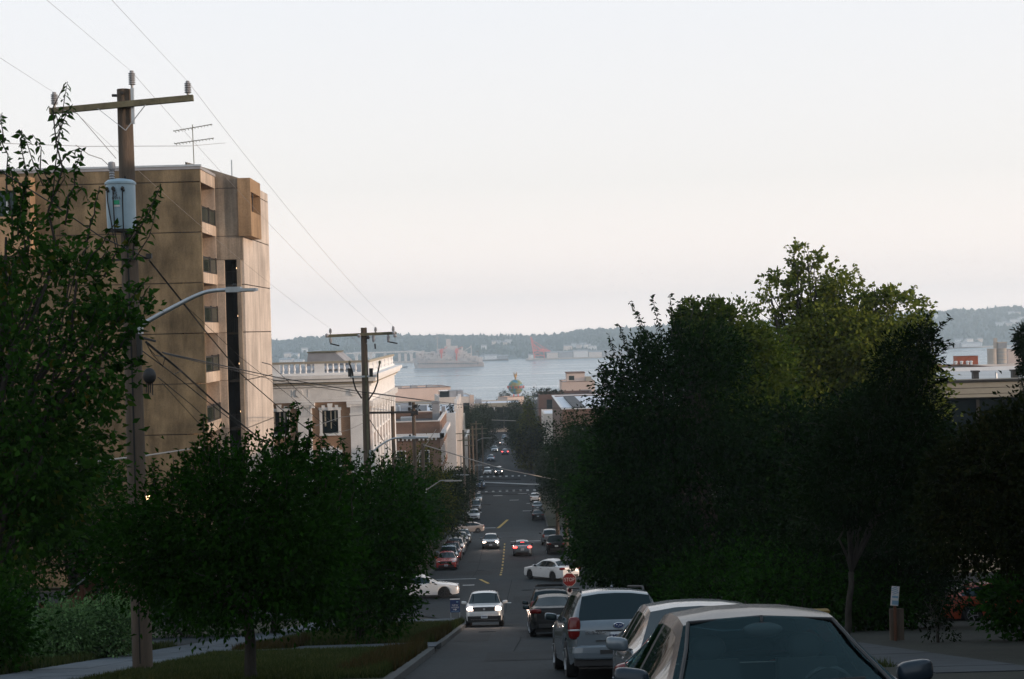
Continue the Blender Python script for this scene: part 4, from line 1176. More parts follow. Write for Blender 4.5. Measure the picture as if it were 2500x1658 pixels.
# orange rooftop boxes
a, b, c = P(2354, 893, 300), P(2383, 893, 300), P(2407, 893, 300)
zt = P(2380, 871, 300).z; zb = P(2380, 893, 300).z
bldg('shed', a.x, c.x, 302, 312, zb + .1, 'grey_roof', 'grey_roof', 'low grey roof carrying the orange steel boxes', par=.2)
for p, q, lab in ((a, b, 'left orange steel container standing on a grey roof before the bay'), (b, c, 'right orange steel container standing on a grey roof before the bay')):
    root = empty('container', ((p.x + q.x) / 2, 306, zb + .12), label=lab, cat='container', group='orange containers on the roof')
    w_ = q.x - p.x - .03; h_ = zt - zb - .1
    m = MB(); m.box((0, 0, h_ / 2), (w_, 2.4, h_)); m.build('body', MT['orange'], root)
    for i in range(7): MB().span((-w_ / 2 + .15 + i * w_ / 7, -1.26, .1), (-w_ / 2 + .25 + i * w_ / 7, -1.203, h_ - .1)).build('rib', MT['orange'], root)
    MB().span((-w_ / 2, -1.3, h_), (w_ / 2, 1.3, h_ + .06)).build('lid', MT['brick_red'], root)
for i, px in enumerate((2360, 2374, 2389, 2398)):
    p = P(px, 893, 297); root = empty('roof_fan', (p.x, 304, zb + .12), label='%s small white roof fan in front of the orange containers' % 'leftmost second third rightmost'.split()[i], cat='roof fan', group='white roof fans')
    MB().lathe([(.28, 0), (.28, .5), (.4, .55), (.38, .75), (.1, .85)], n=8).build('body', MT['white_wall'], root)
# grain silos
s0, s1, s2 = P(2418, 890, 900), P(2441, 890, 900), P(2464, 890, 900)
sz = P(2440, 851, 900).z
root = empty('grain_silo', (s1.x, 905, gz(905) - 1), label='pair of tall pale silos with a dark head house near the right edge', cat='silo')
g0 = gz(905) - 1
rr = (s2.x - s1.x) / 2
for i, x in enumerate((-rr * 1.02, rr * 1.02)):
    m = MB(); m.lathe([(rr, 0), (rr, sz - g0 - .6), (rr * 1.03, sz - g0 - .6), (rr * 1.03, sz - g0)], (x, 0, 0), 18); m.build('silo', MT['silo'], root, smooth=40)
m = MB(); m.span((rr * .1, -rr * .8, sz - g0), (rr * 1.9, rr * .8, sz - g0 + 3.4)); m.build('head_house', MT['grey_roof'], root)
m = MB(); m.span((rr * 0, -rr * .9, sz - g0 + 3.4), (rr * 2.0, rr * .9, sz - g0 + 4.0)); m.span((-rr * .6, -rr * .3, sz - g0), (rr * .05, rr * .3, sz - g0 + 6.6)); m.build('head_house_roof', MT['silo'], root)
for i in range(4): MB().lathe([(rr * 1.02, 0), (rr * 1.02, .4)], (rr * 1.02, 0, sz - g0 - 2.6 - i * 2.4), 18).build('hoop', MT['grey_roof'], root)
a = P(2476, 880, 930)
bldg('brick_warehouse', a.x - 4, a.x + 40, 930, 960, P(2476, 854, 930).z, 'pink_wall', 'dark_roof', 'warm brick warehouse beside the silos at the right edge', par=.4)

# ------------------------------------------------------------------ unseen houses added right of the frame to block the low sun
def house(x, y, w, d, h, roofh, lab, wm='beige', rz=0.0):
    g = gz(y) - .5
    root = empty('house', (x, y, g), rz, label=lab, cat='house')
    MB().span((-w / 2, -d / 2, 0), (w / 2, d / 2, h)).build('wall', MT[wm], root)
    r = MB(); o_ = .5
    r.add([(-w / 2 - o_, -d / 2 - o_, h), (w / 2 + o_, -d / 2 - o_, h), (w / 2 + o_, d / 2 + o_, h), (-w / 2 - o_, d / 2 + o_, h), (0, -d / 2 - o_, h + roofh), (0, d / 2 + o_, h + roofh)], [(0, 1, 4), (2, 3, 5), (1, 2, 5, 4), (3, 0, 4, 5), (3, 2, 1, 0)])
    r.build('roof', MT['dark_roof'], root)
    for k in range(2):
        for p in (-d * .28, 0, d * .28): fwin(root, 'l', w / 2, d / 2, p, 1.2 + k * 3, 2.9 + k * 3, 1.1)
    m = MB(); m.span((-w / 2 - 1.6, -1.6, 0), (-w / 2 - .003, 1.6, .5)); m.build('porch', MT['silo'], root)
    m = MB(); m.span((-w / 2 - .08, -.5, .5), (-w / 2 - .004, .5, 2.6)); m.build('door', MT['fence'], root)
house(18, -3, 12, 17, 8.6, 3.4, 'beige two storey house with gable roof above the nearest parked car')
house(20, 17.5, 12, 20, 8.8, 3.2, 'unseen cream two storey house added downhill of the beige one to block the sun', 'cream_wall')
house(25.5, 38.5, 14, 20.4, 8.6, 2.8, 'unseen brown brick house added out of frame at right to block the sun', 'brick_brown')
# ------------------------------------------------------------------ trees
MT['leaf_cherry'] = leafmat('leaf_cherry', (.008, .030, .004), (.035, .098, .012), (.17, .06, .014), .35)
MT['leaf_street'] = leafmat('leaf_street', (.004, .020, .0015), (.018, .066, .004), None, .3)
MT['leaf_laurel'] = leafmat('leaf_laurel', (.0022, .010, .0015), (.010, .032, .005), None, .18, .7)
MT['leaf_maple'] = leafmat('leaf_maple', (.03, .062, .008), (.19, .22, .036), None, .45)
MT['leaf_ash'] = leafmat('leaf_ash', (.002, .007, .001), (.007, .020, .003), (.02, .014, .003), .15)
MT['leaf_olive'] = leafmat('leaf_olive', (.003, .007, .001), (.013, .019, .003), (.045, .038, .01), .18)
MT['leaf_green'] = leafmat('leaf_green', (.018, .045, .006), (.09, .13, .018), None, .4)
MT['leaf_yellow'] = leafmat('leaf_yellow', (.014, .034, .005), (.12, .12, .018), None, .35)
MT['leaf_far'] = leafmat('leaf_far', (.005, .013, .005), (.020, .036, .012), None, .2)
MT['leaf_hedge'] = leafmat('leaf_hedge', (.02, .06, .016), (.17, .29, .11), None, .25, .5)

def unit(v): return v / np.maximum(np.linalg.norm(v, axis=1, keepdims=True), 1e-9)

def leaf_arrays(pos, dirs, size, rng, aspect=.5, fold=.18):
    """one folded four-cornered leaf per point"""
    n = len(pos)
    s = size * rng.uniform(.65, 1.3, (n, 1))
    d = unit(dirs + rng.normal(0, .45, (n, 3)))
    r = unit(np.cross(d, rng.normal(0, 1, (n, 3))))
    u = np.cross(r, d)
    base = pos
    tip = pos + d * s
    mid = pos + d * s * .45
    l = mid + r * s * aspect * .5 + u * s * fold
    q = mid - r * s * aspect * .5 + u * s * fold
    V = np.stack([base, q, tip, l], 1).reshape(-1, 3)
    Fq = np.arange(n * 4, dtype=np.int32).reshape(n, 4)
    return V, Fq

def lobe_points(lobes, n, rng, cl=14, sig=.16, shell=.55):
    """clumps of leaves spread through ellipsoid lobes; lobes = (x,y,z,rx,ry,rz[,weight])"""
    L = np.array([l[:6] for l in lobes], float)
    w = np.array([(l[6] if len(l) > 6 else 1.0) * (l[3] * l[4] * l[5]) ** (2 / 3) for l in lobes])
    w /= w.sum()
    nc = max(1, n // cl)
    li = rng.choice(len(lobes), nc, p=w)
    d = unit(rng.normal(0, 1, (nc, 3)))
    rad = rng.uniform(shell ** 3, 1.0, nc) ** (1 / 3)
    rad *= 1 + .10 * np.sin(d[:, 0] * 7 + li) * np.cos(d[:, 2] * 6 + li * 2) + rng.normal(0, .085, nc)
    cc = L[li, :3] + d * L[li, 3:6] * rad[:, None]
    rm = (L[li, 3] * L[li, 4] * L[li, 5]) ** (1 / 3)
    k = rng.integers(max(2, cl // 2), cl + cl // 2 + 1, nc)
    idx = np.repeat(np.arange(nc), k)
    off = rng.normal(0, 1, (len(idx), 3))
    sg = np.minimum(rm[idx] * sig, .42 + .0 * rm[idx])[:, None]
    pos = cc[idx] + off * sg * np.array([1, 1, .75])
    out = unit(off * .6 + d[idx] + np.array([0, 0, -.35]))
    return pos, out

def limb(mb, a, b, r0, r1, rng, sag=.0, n=5, wob=.06, sides=6):
    a, b = Vector(a), Vector(b)
    L = (b - a).length
    pts, rs = [], []
    for i in range(n + 1):
        t = i / n
        p = a.lerp(b, t)
        if 0 < i < n: p += Vector(rng.normal(0, wob * L * .5, 3))
        p.z += sag * L * math.sin(PI * t)
        pts.append(p); rs.append(r0 + (r1 - r0) * t)
    mb.tube(pts, rs, sides)
    return pts

def tree(name, base, lobes, n, size, leafm, label, group=None, seed=1, trunk_r=.18, fork=.35, aspect=.5, cl=14, sig=.16, shell=.5, spikes=(), cat='tree', limbs=10, extra=None):
    """lobes in world coordinates; spikes = list of (start, end, leaves)"""
    rng = np.random.default_rng(seed)
    base = Vector(base)
    root = empty(name, base, label=label, cat=cat, group=group)
    b = np.array(base)
    top = max(l[2] for l in lobes)
    pos, dr = lobe_points(lobes, n, rng, cl, sig, shell)
    tb = MB()
    c0 = np.average(np.array([l[:3] for l in lobes]), axis=0, weights=[l[3] * l[5] for l in lobes])
    fk = base.lerp(Vector(c0), fork)
    fk.x = base.x + (c0[0] - base.x) * fork * .5; fk.y = base.y + (c0[1] - base.y) * fork * .5
    t = MB()
    limb(t, base - Vector((0, 0, .3)), fk, trunk_r * 1.25, trunk_r * .85, rng, n=6, wob=.02, sides=9)
    order = list(range(len(lobes)))
    for q in range(limbs):
        l = lobes[order[q % len(lobes)]]
        e = Vector(l[:3]) + Vector(rng.uniform(-.5, .5, 3)) * Vector(l[3:6]).length * .5
        pts = limb(t, fk, e, trunk_r * .55, trunk_r * .14, rng, .05)
        for z in range(3):
            d_ = unit(rng.normal(0, 1, (1, 3)))[0]
            e2 = Vector(l[:3]) + Vector((d_[0] * l[3], d_[1] * l[4], abs(d_[2]) * l[5] * .9)) * .92
            limb(t, pts[3], e2, trunk_r * .16, trunk_r * .04, rng, .05, sides=4)
    sp, sdir = [], []
    spikes = list(spikes)
    if n > 9000:                              # ragged outline: shoots standing out of the crown
        for q in range(30):
            l = lobes[rng.integers(len(lobes))]
            dv = unit(rng.normal(0, 1, (1, 3)))[0]; dv[2] = abs(dv[2]) * .9 if q % 3 else -abs(dv[2]) * .3
            c_ = Vector(l[:3]); v_ = Vector((dv[0] * l[3], dv[1] * l[4], dv[2] * l[5]))
            spikes.append((c_ + v_ * .85, c_ + v_ * rng.uniform(1.12, 1.42) + Vector((0, 0, .12)), 16))
    for a, e, k in spikes:
        a, e = Vector(a), Vector(e)
        pts = limb(t, a, e, .016 * max(1, (e - a).length * .5), .006, rng, .04, n=6, wob=.05, sides=4)
        k = int(k * 1.7)
        for i in range(k):
            f = (i + .5) / k * 5.95; i0 = int(f); p = pts[i0].lerp(pts[min(i0 + 1, 6)], f - i0)
            sp.append(tuple(p)); dd = rng.normal(0, 1, 3); sdir.append((dd[0], dd[1], dd[2] * .5 - .3))
    if sp:
        pos = np.vstack([pos, np.array(sp)]); dr = np.vstack([dr, np.array(sdir)])
    tr = MB(); tr.v = [tuple(Vector(v) - base) for v in t.v]; tr.f = t.f; tr.m = t.m
    tr.build('trunk', MT['bark'], root, smooth=180)
    V, Fq = leaf_arrays(pos, dr, size, rng, aspect)
    np_mesh('crown', V - b, Fq, leafm, root)
    return root

def lob(px, py, d, rx, ry, dep=None, w=1.0):
    """lobe from display pixels: centre, half width, half height in pixels, at distance d"""
    c = D(px, py, d); s = K * d / F
    a, b = rx * s, ry * s
    return (c.x, c.y, c.z, a, dep if dep else (a + b) / 2, b, w)

def stem(px, d):
    """foot of a trunk at display column px"""
    p = D(px, 1000, d); return (p.x, d, gz(d) + .15)

# near cherry at the left edge
d1 = 22.0
sp = [(D(110, 640, d1), D(152, 190, d1), 0), (D(60, 620, d1), D(50, 300, d1), 40), (D(150, 520, d1), D(190, 345, d1), 26), (D(120, 500, d1), D(100, 390, d1), 20), (D(30, 560, d1), D(5, 260, d1 + .8), 24), (D(280, 620, d1), D(372, 425, d1 + .3), 36), (D(240, 640, d1), D(330, 500, d1), 26), (D(200, 560, d1), D(230, 430, d1), 20), (D(260, 820, d1), D(350, 700, d1), 26), (D(260, 760, d1), D(345, 640, d1), 24), (D(190, 640, d1), D(270, 510, d1 - .3), 24), (D(60, 600, d1), D(20, 380, d1), 24)]
tree('cherry_tree', (D(-130, 1000, d1).x, d1, gz(d1) + .15),
     [lob(50, 930, d1, 150, 260, 1.6), lob(130, 690, d1, 120, 130, 1.1, .5), lob(222, 850, d1, 85, 140, 1.0, .7), lob(30, 590, d1, 110, 120, 1.0, .8), lob(115, 1080, d1, 115, 140, 1.3), lob(40, 1215, d1, 110, 100, 1.2), lob(200, 640, d1, 70, 90, .8, .3), lob(270, 720, d1, 60, 90, .7, .35), lob(-60, 900, d1 + 1, 120, 330, 1.6)],
     12000, .135, MT['leaf_cherry'], 'tall leafy cherry tree filling the left edge in front of the nearest pole', seed=4, trunk_r=.13, aspect=.55, cl=22, sig=.22, shell=.25, spikes=sp, limbs=14)
cherry = [o for o in COL.objects if o.name == 'cherry_tree'][0]
# leaves of its top shoots that stand one by one against the sky
lm = MB()
lm.add([(0, 0, 0), (-.028, .03, .008), (-.032, .065, .006), (0, .115, -.018), (.032, .065, .006), (.028, .03, .008), (0, .05, -.004)], [(0, 6, 1), (1, 6, 2), (2, 6, 3), (3, 6, 4), (4, 6, 5), (5, 6, 0)])
leafme = lm.mesh('leaf', MT['leaf_cherry'])
rg = np.random.default_rng(5)
bC = Vector(cherry.location)
def shoot(path_, n, s0=1.55):
    pts = [Vector(D(x, y, dd)) for x, y, dd in path_]
    m = MB(); m.tube([p - bC for p in pts], [.012 - .008 * i / (len(pts) - 1) for i in range(len(pts))], 5); m.build('twig', MT['bark'], cherry)
    for i in range(n):
        f = (i + .6) / n * (len(pts) - 1); i0 = min(int(f), len(pts) - 2); p = pts[i0].lerp(pts[i0 + 1], f - i0)
        o = link('leaf', leafme, cherry, p - bC)
        a = (PI if i % 2 else 0) + rg.normal(0, .5)
        o.rotation_euler = (rg.uniform(-1.1, -.2), rg.normal(0, .4), a - PI / 2 + 0)
        s = s0 * rg.uniform(.75, 1.15) * (1.0 - .35 * f / (len(pts) - 1)); o.scale = (s, s, s)
e = d1
shoot([(120, 470, e), (128, 380, e), (140, 290, e), (150, 220, e), (156, 188, e)], 30)
shoot([(128, 330, e), (150, 270, e), (168, 240, e)], 12); shoot([(122, 400, e), (160, 350, e), (188, 342, e)], 12)
shoot([(100, 430, e), (78, 380, e), (62, 330, e), (50, 302, e)], 18); shoot([(92, 400, e), (95, 340, e), (75, 310, e)], 10)
shoot([(60, 470, e), (42, 420, e), (30, 385, e)], 10); shoot([(120, 460, e), (150, 410, e), (140, 380, e)], 10)
shoot([(300, 560, e), (340, 500, e), (372, 425, e)], 14); shoot([(310, 600, e), (345, 545, e), (362, 480, e)], 12); shoot([(140, 300, e), (128, 262, e), (112, 245, e)], 8)
shoot([(10, 330, e), (4, 290, e), (0, 262, e)], 6); shoot([(320, 700, e), (345, 660, e), (352, 690, e)], 8); shoot([(150, 470, e), (190, 430, e), (205, 470, e)], 10)

# round street trees on the left verge
d2 = 25.5
tree('street_tree', (stem(568, d2)[0], d2, gz(d2) + .15),
     [lob(520, 1210, d2, 190, 170, 1.5), lob(420, 1260, d2, 150, 150, 1.3), lob(630, 1180, d2, 150, 150, 1.3), lob(560, 1340, d2, 200, 110, 1.5), lob(330, 1270, d2, 110, 100, 1.1), lob(700, 1290, d2, 130, 140, 1.2), lob(480, 1090, d2, 60, 70, .8, .6), lob(670, 1090, d2, 80, 70, .8, .6), lob(560, 1130, d2, 90, 70, .9, .8)],
     27000, .11, MT['leaf_street'], 'dark round street tree nearest the camera on the left verge', 'street trees on the left verge', seed=9, trunk_r=.10, fork=.45, cl=18, sig=.22, shell=.3, limbs=14,
     spikes=[(D(470, 1080, d2), D(472, 955, d2), 40), (D(480, 1080, d2), D(490, 985, d2), 26), (D(680, 1060, d2), D(682, 925, d2), 40), (D(690, 1060, d2), D(650, 960, d2), 26), (D(650, 1060, d2), D(640, 975, d2), 20), (D(560, 1070, d2), D(575, 995, d2), 26), (D(360, 1180, d2), D(352, 1060, d2), 26), (D(430, 1140, d2), D(425, 1040, d2), 26), (D(260, 1230, d2), D(230, 1180, d2), 20), (D(750, 1130, d2), D(770, 1040, d2), 26), (D(700, 1060, d2), D(720, 980, d2), 26)] + [(D(x, y + 130, d2), D(x + 8, y, d2), 26) for x, y in ((300, 1165), (392, 1060), (442, 1020), (515, 1000), (545, 1020), (602, 1005), (625, 985), (660, 935), (705, 965), (735, 1010), (782, 1055), (812, 1075), (345, 1110))])
d3 = 44.0
tree('street_tree', (stem(818, d3)[0], d3, gz(d3) + .15),
     [lob(850, 1200, d3, 120, 120, 2.0), lob(790, 1260, d3, 110, 150, 1.9), lob(880, 1320, d3, 75, 120, 1.8), lob(850, 1400, d3, 110, 70, 1.8), lob(760, 1150, d3, 90, 80, 1.4), lob(930, 1240, d3, 60, 100, 1.2), lob(720, 1330, d3, 90, 110, 1.5)],
     23000, .155, MT['leaf_street'], 'dark street tree beyond the driveway on the left verge', 'street trees on the left verge', seed=10, trunk_r=.13, fork=.35, cl=18, sig=.2, shell=.3, limbs=12,
     spikes=[(D(800, 1090, d3), D(790, 1010, d3), 34), (D(850, 1100, d3), D(862, 1040, d3), 26), (D(900, 1130, d3), D(915, 1060, d3), 26), (D(760, 1090, d3), D(750, 1000, d3), 30), (D(930, 1180, d3), D(960, 1120, d3), 20)] + [(D(x, y + 110, d3), D(x + 6, y, d3), 22) for x, y in ((735, 1050), (775, 1020), (820, 1030), (842, 1060), (880, 1050), (905, 1075), (940, 1110))] + [ (D(930, 1270, d3), D(965, 1300, d3), 16)])
# trees filling the yard behind the left sidewalk
for px, d, lb, sd_, labl in ((190, 47, [(190, 1180, 130, 110), (100, 1100, 110, 120), (300, 1300, 150, 110), (60, 1230, 120, 130)], 12, 'dark bushy yard tree behind the brown fence'),
                            (620, 60, [(640, 1290, 160, 120), (760, 1330, 140, 110), (520, 1350, 140, 100)], 13, 'dark yard tree behind the round street trees at left')):
    tree('yard_tree', stem(px, d), [lob(a, b, d, c, e_, 2.2) for a, b, c, e_ in lb], 14000, .19, MT['leaf_street'], labl, seed=sd_, trunk_r=.16, cl=10, sig=.25, shell=.35)

# rows of street trees further down
def simple_tree(x, y, r, h, mat, n, size, label, group, seed, trunk_h=1.3):
    rg_ = np.random.default_rng(seed); g = gz(y) + .15
    lobes = [(x, y, g + trunk_h + (h - trunk_h) * .48, r * .9, r * .9, (h - trunk_h) * .46)]
    for i in range(6):
        a = i * 1.05 + rg_.uniform(0, 1); q = rg_.uniform(.35, .6)
        z = g + trunk_h + (h - trunk_h) * rg_.uniform(.3, .75)
        lobes.append((x + math.cos(a) * r * q, y + math.sin(a) * r * q, z, r * .52, r * .52, (h - trunk_h) * .28))
    return tree('street_tree', (x, y, g), lobes, n, size, mat, label, group, seed, trunk_r=.14, cl=9, sig=.22, shell=.45, limbs=7)
LT = [(-8.2, 106, 3.0, 9.0, 'leaf_street'), (-7.6, 116, 3.1, 8.2, 'leaf_street'), (-8.0, 128, 3.4, 10.6, 'leaf_yellow'), (-7.6, 139, 3.0, 8.0, 'leaf_far'), (-7.4, 150, 3.0, 8.2, 'leaf_far'), (-7.4, 159, 2.9, 8.0, 'leaf_far'),
      (-7.6, 209, 2.8, 8.0, 'leaf_far'), (-7.2, 222, 2.7, 7.6, 'leaf_far'), (-7.2, 236, 2.4, 6.6, 'leaf_far')]
for i, (x, y, r, h, mt) in enumerate(LT):
    lab = 'yellowish green tree beside the brown brick building on the left pavement' if mt == 'leaf_yellow' else '%s dark leafy tree of the left street row, counted from the white sedan' % ('first second - third fourth fifth sixth seventh eighth'.split()[i])
    simple_tree(x, y, r, h, MT[mt], 8000 if y < 135 else 5000, .25 if y < 135 else .33, lab, None if mt == 'leaf_yellow' else 'left row of street trees down the hill', 30 + i)
RT = [(8.8, 107, 4.6, 12.5), (8.6, 118, 4.7, 13.5), (8.3, 129, 4.7, 13.5), (8.4, 141, 4.6, 13.5), (8.6, 153, 4.3, 12.5), (8.6, 210, 3.6, 10.0), (8.4, 223, 3.5, 10.0), (8.6, 238, 3.5, 10), (8.6, 252, 3.4, 10)]
for i, (x, y, r, h) in enumerate(RT):
    simple_tree(x, y, r, h, MT['leaf_laurel'] if y < 160 else MT['leaf_far'], 9000 if y < 160 else 5000, .27 if y < 160 else .35, '%s dark full tree of the right street row, counted from the stop sign' % 'first second third fourth fifth sixth seventh eighth ninth'.split()[i], 'right row of street trees down the hill', 50 + i)
FT = [(-7.6, 302, 3.2, 9, 'leaf_far'), (-7.4, 322, 3.6, 11, 'leaf_far'), (-7.6, 345, 3.6, 12, 'leaf_far'), (-7.2, 372, 3.6, 12.0, 'leaf_far'), (-6.8, 405, 3.8, 12, 'leaf_far'), (5.6, 300, 4.6, 9.6, 'leaf_far'), (5.4, 318, 4.6, 10.5, 'leaf_far'), (4.8, 342, 4.2, 11, 'leaf_far'), (4.6, 368, 4.0, 11, 'leaf_far'), (4.8, 398, 4.0, 12, 'leaf_far'), (4.8, 430, 4.2, 12, 'leaf_far'), (-5.2, 440, 4.0, 10, 'leaf_far'), (-3, 470, 3.5, 8, 'leaf_far'), (3.4, 466, 3.6, 9, 'leaf_far')]
for i, (x, y, r, h, mt) in enumerate(FT):
    simple_tree(x, y, r, h, MT[mt], 3800, .46, '%s green tree lining the %s side of the narrow far street end' % ('nearest second third fourth fifth sixth farthest'.split()[[0, 1, 2, 3, 4, 0, 1, 2, 3, 4, 5, 5, 6, 6][i]], 'left' if x < 0 else 'right'), 'street trees at the far end', 80 + i)
# conical and airy trees by the glass building
def cone_tree(px, d, top, rad, mat, label, seed, n=5200, size=.5):
    g = gz(d); p = D(px, 1000, d); h = D(px, top, d).z - g
    lobes = [(p.x, d, g + h * (.12 + .13 * i), rad * (1 - .13 * i) * (1 if i else .8), rad * (1 - .13 * i), h * .14) for i in range(7)]
    return tree('poplar_tree', (p.x, d, g), lobes, n, size, mat, label, None, seed, trunk_r=.3, cl=9, sig=.2, shell=.4, limbs=7, fork=.3)
cone_tree(1222, 300, 912, 3.7, MT['leaf_yellow'], 'tall tapering green tree beside the street below the painted globe', 101, 6500, .42)
cone_tree(1118, 380, 948, 4.0, MT['leaf_olive'], 'airy reddish green tree in front of the dark glass building', 102, 2600, .45)
for i, (px, d, top, r) in enumerate(((1165, 860, 897, 7), (1178, 870, 903, 6), (1235, 870, 898, 7), (1215, 880, 906, 6))):
    cone_tree(px, d, top, r, MT['leaf_far'], '%s dark green tree standing behind the painted globe' % ('nearest left of|second left of|right of|middle'.split('|')[i].replace(' of', '-hand') if False else ['big', 'second', 'right side', 'middle'][i]), 110 + i, 1500, 1.1)['group'] = 'trees behind the globe'
for i, (px, d, top, r) in enumerate(((1040, 600, 908, 5), (1060, 610, 910, 5), (1086, 620, 912, 4), (1100, 640, 915, 4))):
    cone_tree(px, d, top, r, MT['leaf_far'], '%s small green tree just showing above the pale block roofs' % ['leftmost', 'second', 'third', 'rightmost'][i], 120 + i, 1200, .9)['group'] = 'trees above the pale roofs'
# planting on roofs
def shrub(name, c, rx, ry, rz, n, size, mat, label, group, seed, cat='shrub', cl=9):
    rg_ = np.random.default_rng(seed)
    root = empty(name, c, label=label, cat=cat, group=group)
    pos, dr = lobe_points([(0, 0, rz * .9, rx, ry, rz), (rx * .4, -ry * .2, rz * 1.1, rx * .5, ry * .6, rz * .7), (-rx * .45, ry * .1, rz * .9, rx * .5, ry * .6, rz * .7)], n, rg_, cl, .2, .5)
    pos[:, 2] = np.abs(pos[:, 2])
    V, Fq = leaf_arrays(pos, dr, size, rg_)
    np_mesh('foliage', V, Fq, mat, root)
    t = MB()
    for i in range(5): t.tube([(0, 0, -.1), (rg_.uniform(-.5, .5) * rx, rg_.uniform(-.5, .5) * ry, rz)], [.05, .02], 5)
    t.build('stem', MT['bark'], root)
    return root
for i, px in enumerate((1316, 1328, 1340, 1352, 1366)):
    p = P(px, 957, 424); shrub('roof_shrub', (p.x, 426, -20.9), 1.0, .9, 1.0 + .35 * (i in (1, 2)), 260, .5, MT['leaf_far'], '%s dark green shrub on the roof terrace of the brick building' % ['leftmost', 'tall second', 'tall third', 'fourth', 'rightmost'][i], 'roof terrace shrubs', 140 + i)
for i, (px, py, d) in enumerate(((1062, 992, 240), (1106, 998, 238), (1015, 988, 236))):
    p = P(px, py, d); shrub('roof_shrub', (p.x, p.y, -14.05), .8, .8, .9, 200, .3, MT['leaf_olive'], 'small conical shrub standing on the white roof, %s' % ['middle one', 'nearest the gable', 'farthest left'][i], 'shrubs on the white roof', 150 + i)

# the dark mass on the right
dl = 55.0
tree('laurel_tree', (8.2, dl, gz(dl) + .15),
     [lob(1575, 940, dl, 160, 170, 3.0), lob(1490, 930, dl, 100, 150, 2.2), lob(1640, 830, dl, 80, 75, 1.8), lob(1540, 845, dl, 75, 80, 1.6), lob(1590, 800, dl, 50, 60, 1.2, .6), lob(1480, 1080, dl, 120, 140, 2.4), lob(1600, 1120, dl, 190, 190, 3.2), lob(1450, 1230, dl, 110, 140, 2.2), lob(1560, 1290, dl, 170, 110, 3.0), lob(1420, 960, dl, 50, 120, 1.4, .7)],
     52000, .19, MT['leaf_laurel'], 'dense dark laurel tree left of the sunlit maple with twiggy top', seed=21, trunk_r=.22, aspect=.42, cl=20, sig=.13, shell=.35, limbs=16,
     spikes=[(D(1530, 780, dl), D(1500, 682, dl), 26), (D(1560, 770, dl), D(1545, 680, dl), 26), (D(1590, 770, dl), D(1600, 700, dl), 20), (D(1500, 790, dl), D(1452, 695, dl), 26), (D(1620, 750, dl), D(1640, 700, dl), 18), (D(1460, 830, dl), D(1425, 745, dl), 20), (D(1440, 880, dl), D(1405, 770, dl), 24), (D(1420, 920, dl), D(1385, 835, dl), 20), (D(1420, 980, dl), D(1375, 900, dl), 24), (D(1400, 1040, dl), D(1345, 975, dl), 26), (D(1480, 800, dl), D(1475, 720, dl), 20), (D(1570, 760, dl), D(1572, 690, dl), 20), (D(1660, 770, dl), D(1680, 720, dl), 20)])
dm = 76.0
tree('maple_tree', (stem(1900, dm)[0], dm, gz(dm) + .15),
     [lob(1905, 775, dm, 105, 90, 3.0), lob(1990, 805, dm, 125, 95, 3.2), lob(1830, 850, dm, 130, 100, 3.0), lob(1880, 660, dm, 75, 60, 1.8, .55), lob(2070, 740, dm, 80, 65, 2.0, .6), lob(1950, 690, dm, 70, 55, 1.8, .6), lob(1860, 600, dm, 45, 35, 1.0, .2), lob(1790, 690, dm, 45, 60, 1.2, .3), lob(2040, 690, dm, 45, 40, 1.2, .4), lob(1850, 1000, dm, 200, 130, 4.0), lob(2060, 900, dm, 120, 120, 3.0)],
     52000, .22, MT['leaf_maple'], 'tall maple tree with its top leaves catching the last sun', seed=22, trunk_r=.3, aspect=.75, cl=24, sig=.12, shell=.35, limbs=22,
     spikes=[(D(1860, 620, dm), D(1835, 552, dm), 14), (D(1850, 640, dm), D(1812, 565, dm), 14), (D(1880, 620, dm), D(1900, 570, dm), 20), (D(1810, 680, dm), D(1745, 705, dm), 22), (D(1820, 660, dm), D(1770, 640, dm), 20), (D(2080, 700, dm), D(2150, 690, dm), 18), (D(2080, 690, dm), D(2120, 660, dm), 16), (D(1990, 650, dm), D(1970, 610, dm), 16), (D(1900, 640, dm), D(1935, 590, dm), 18)])
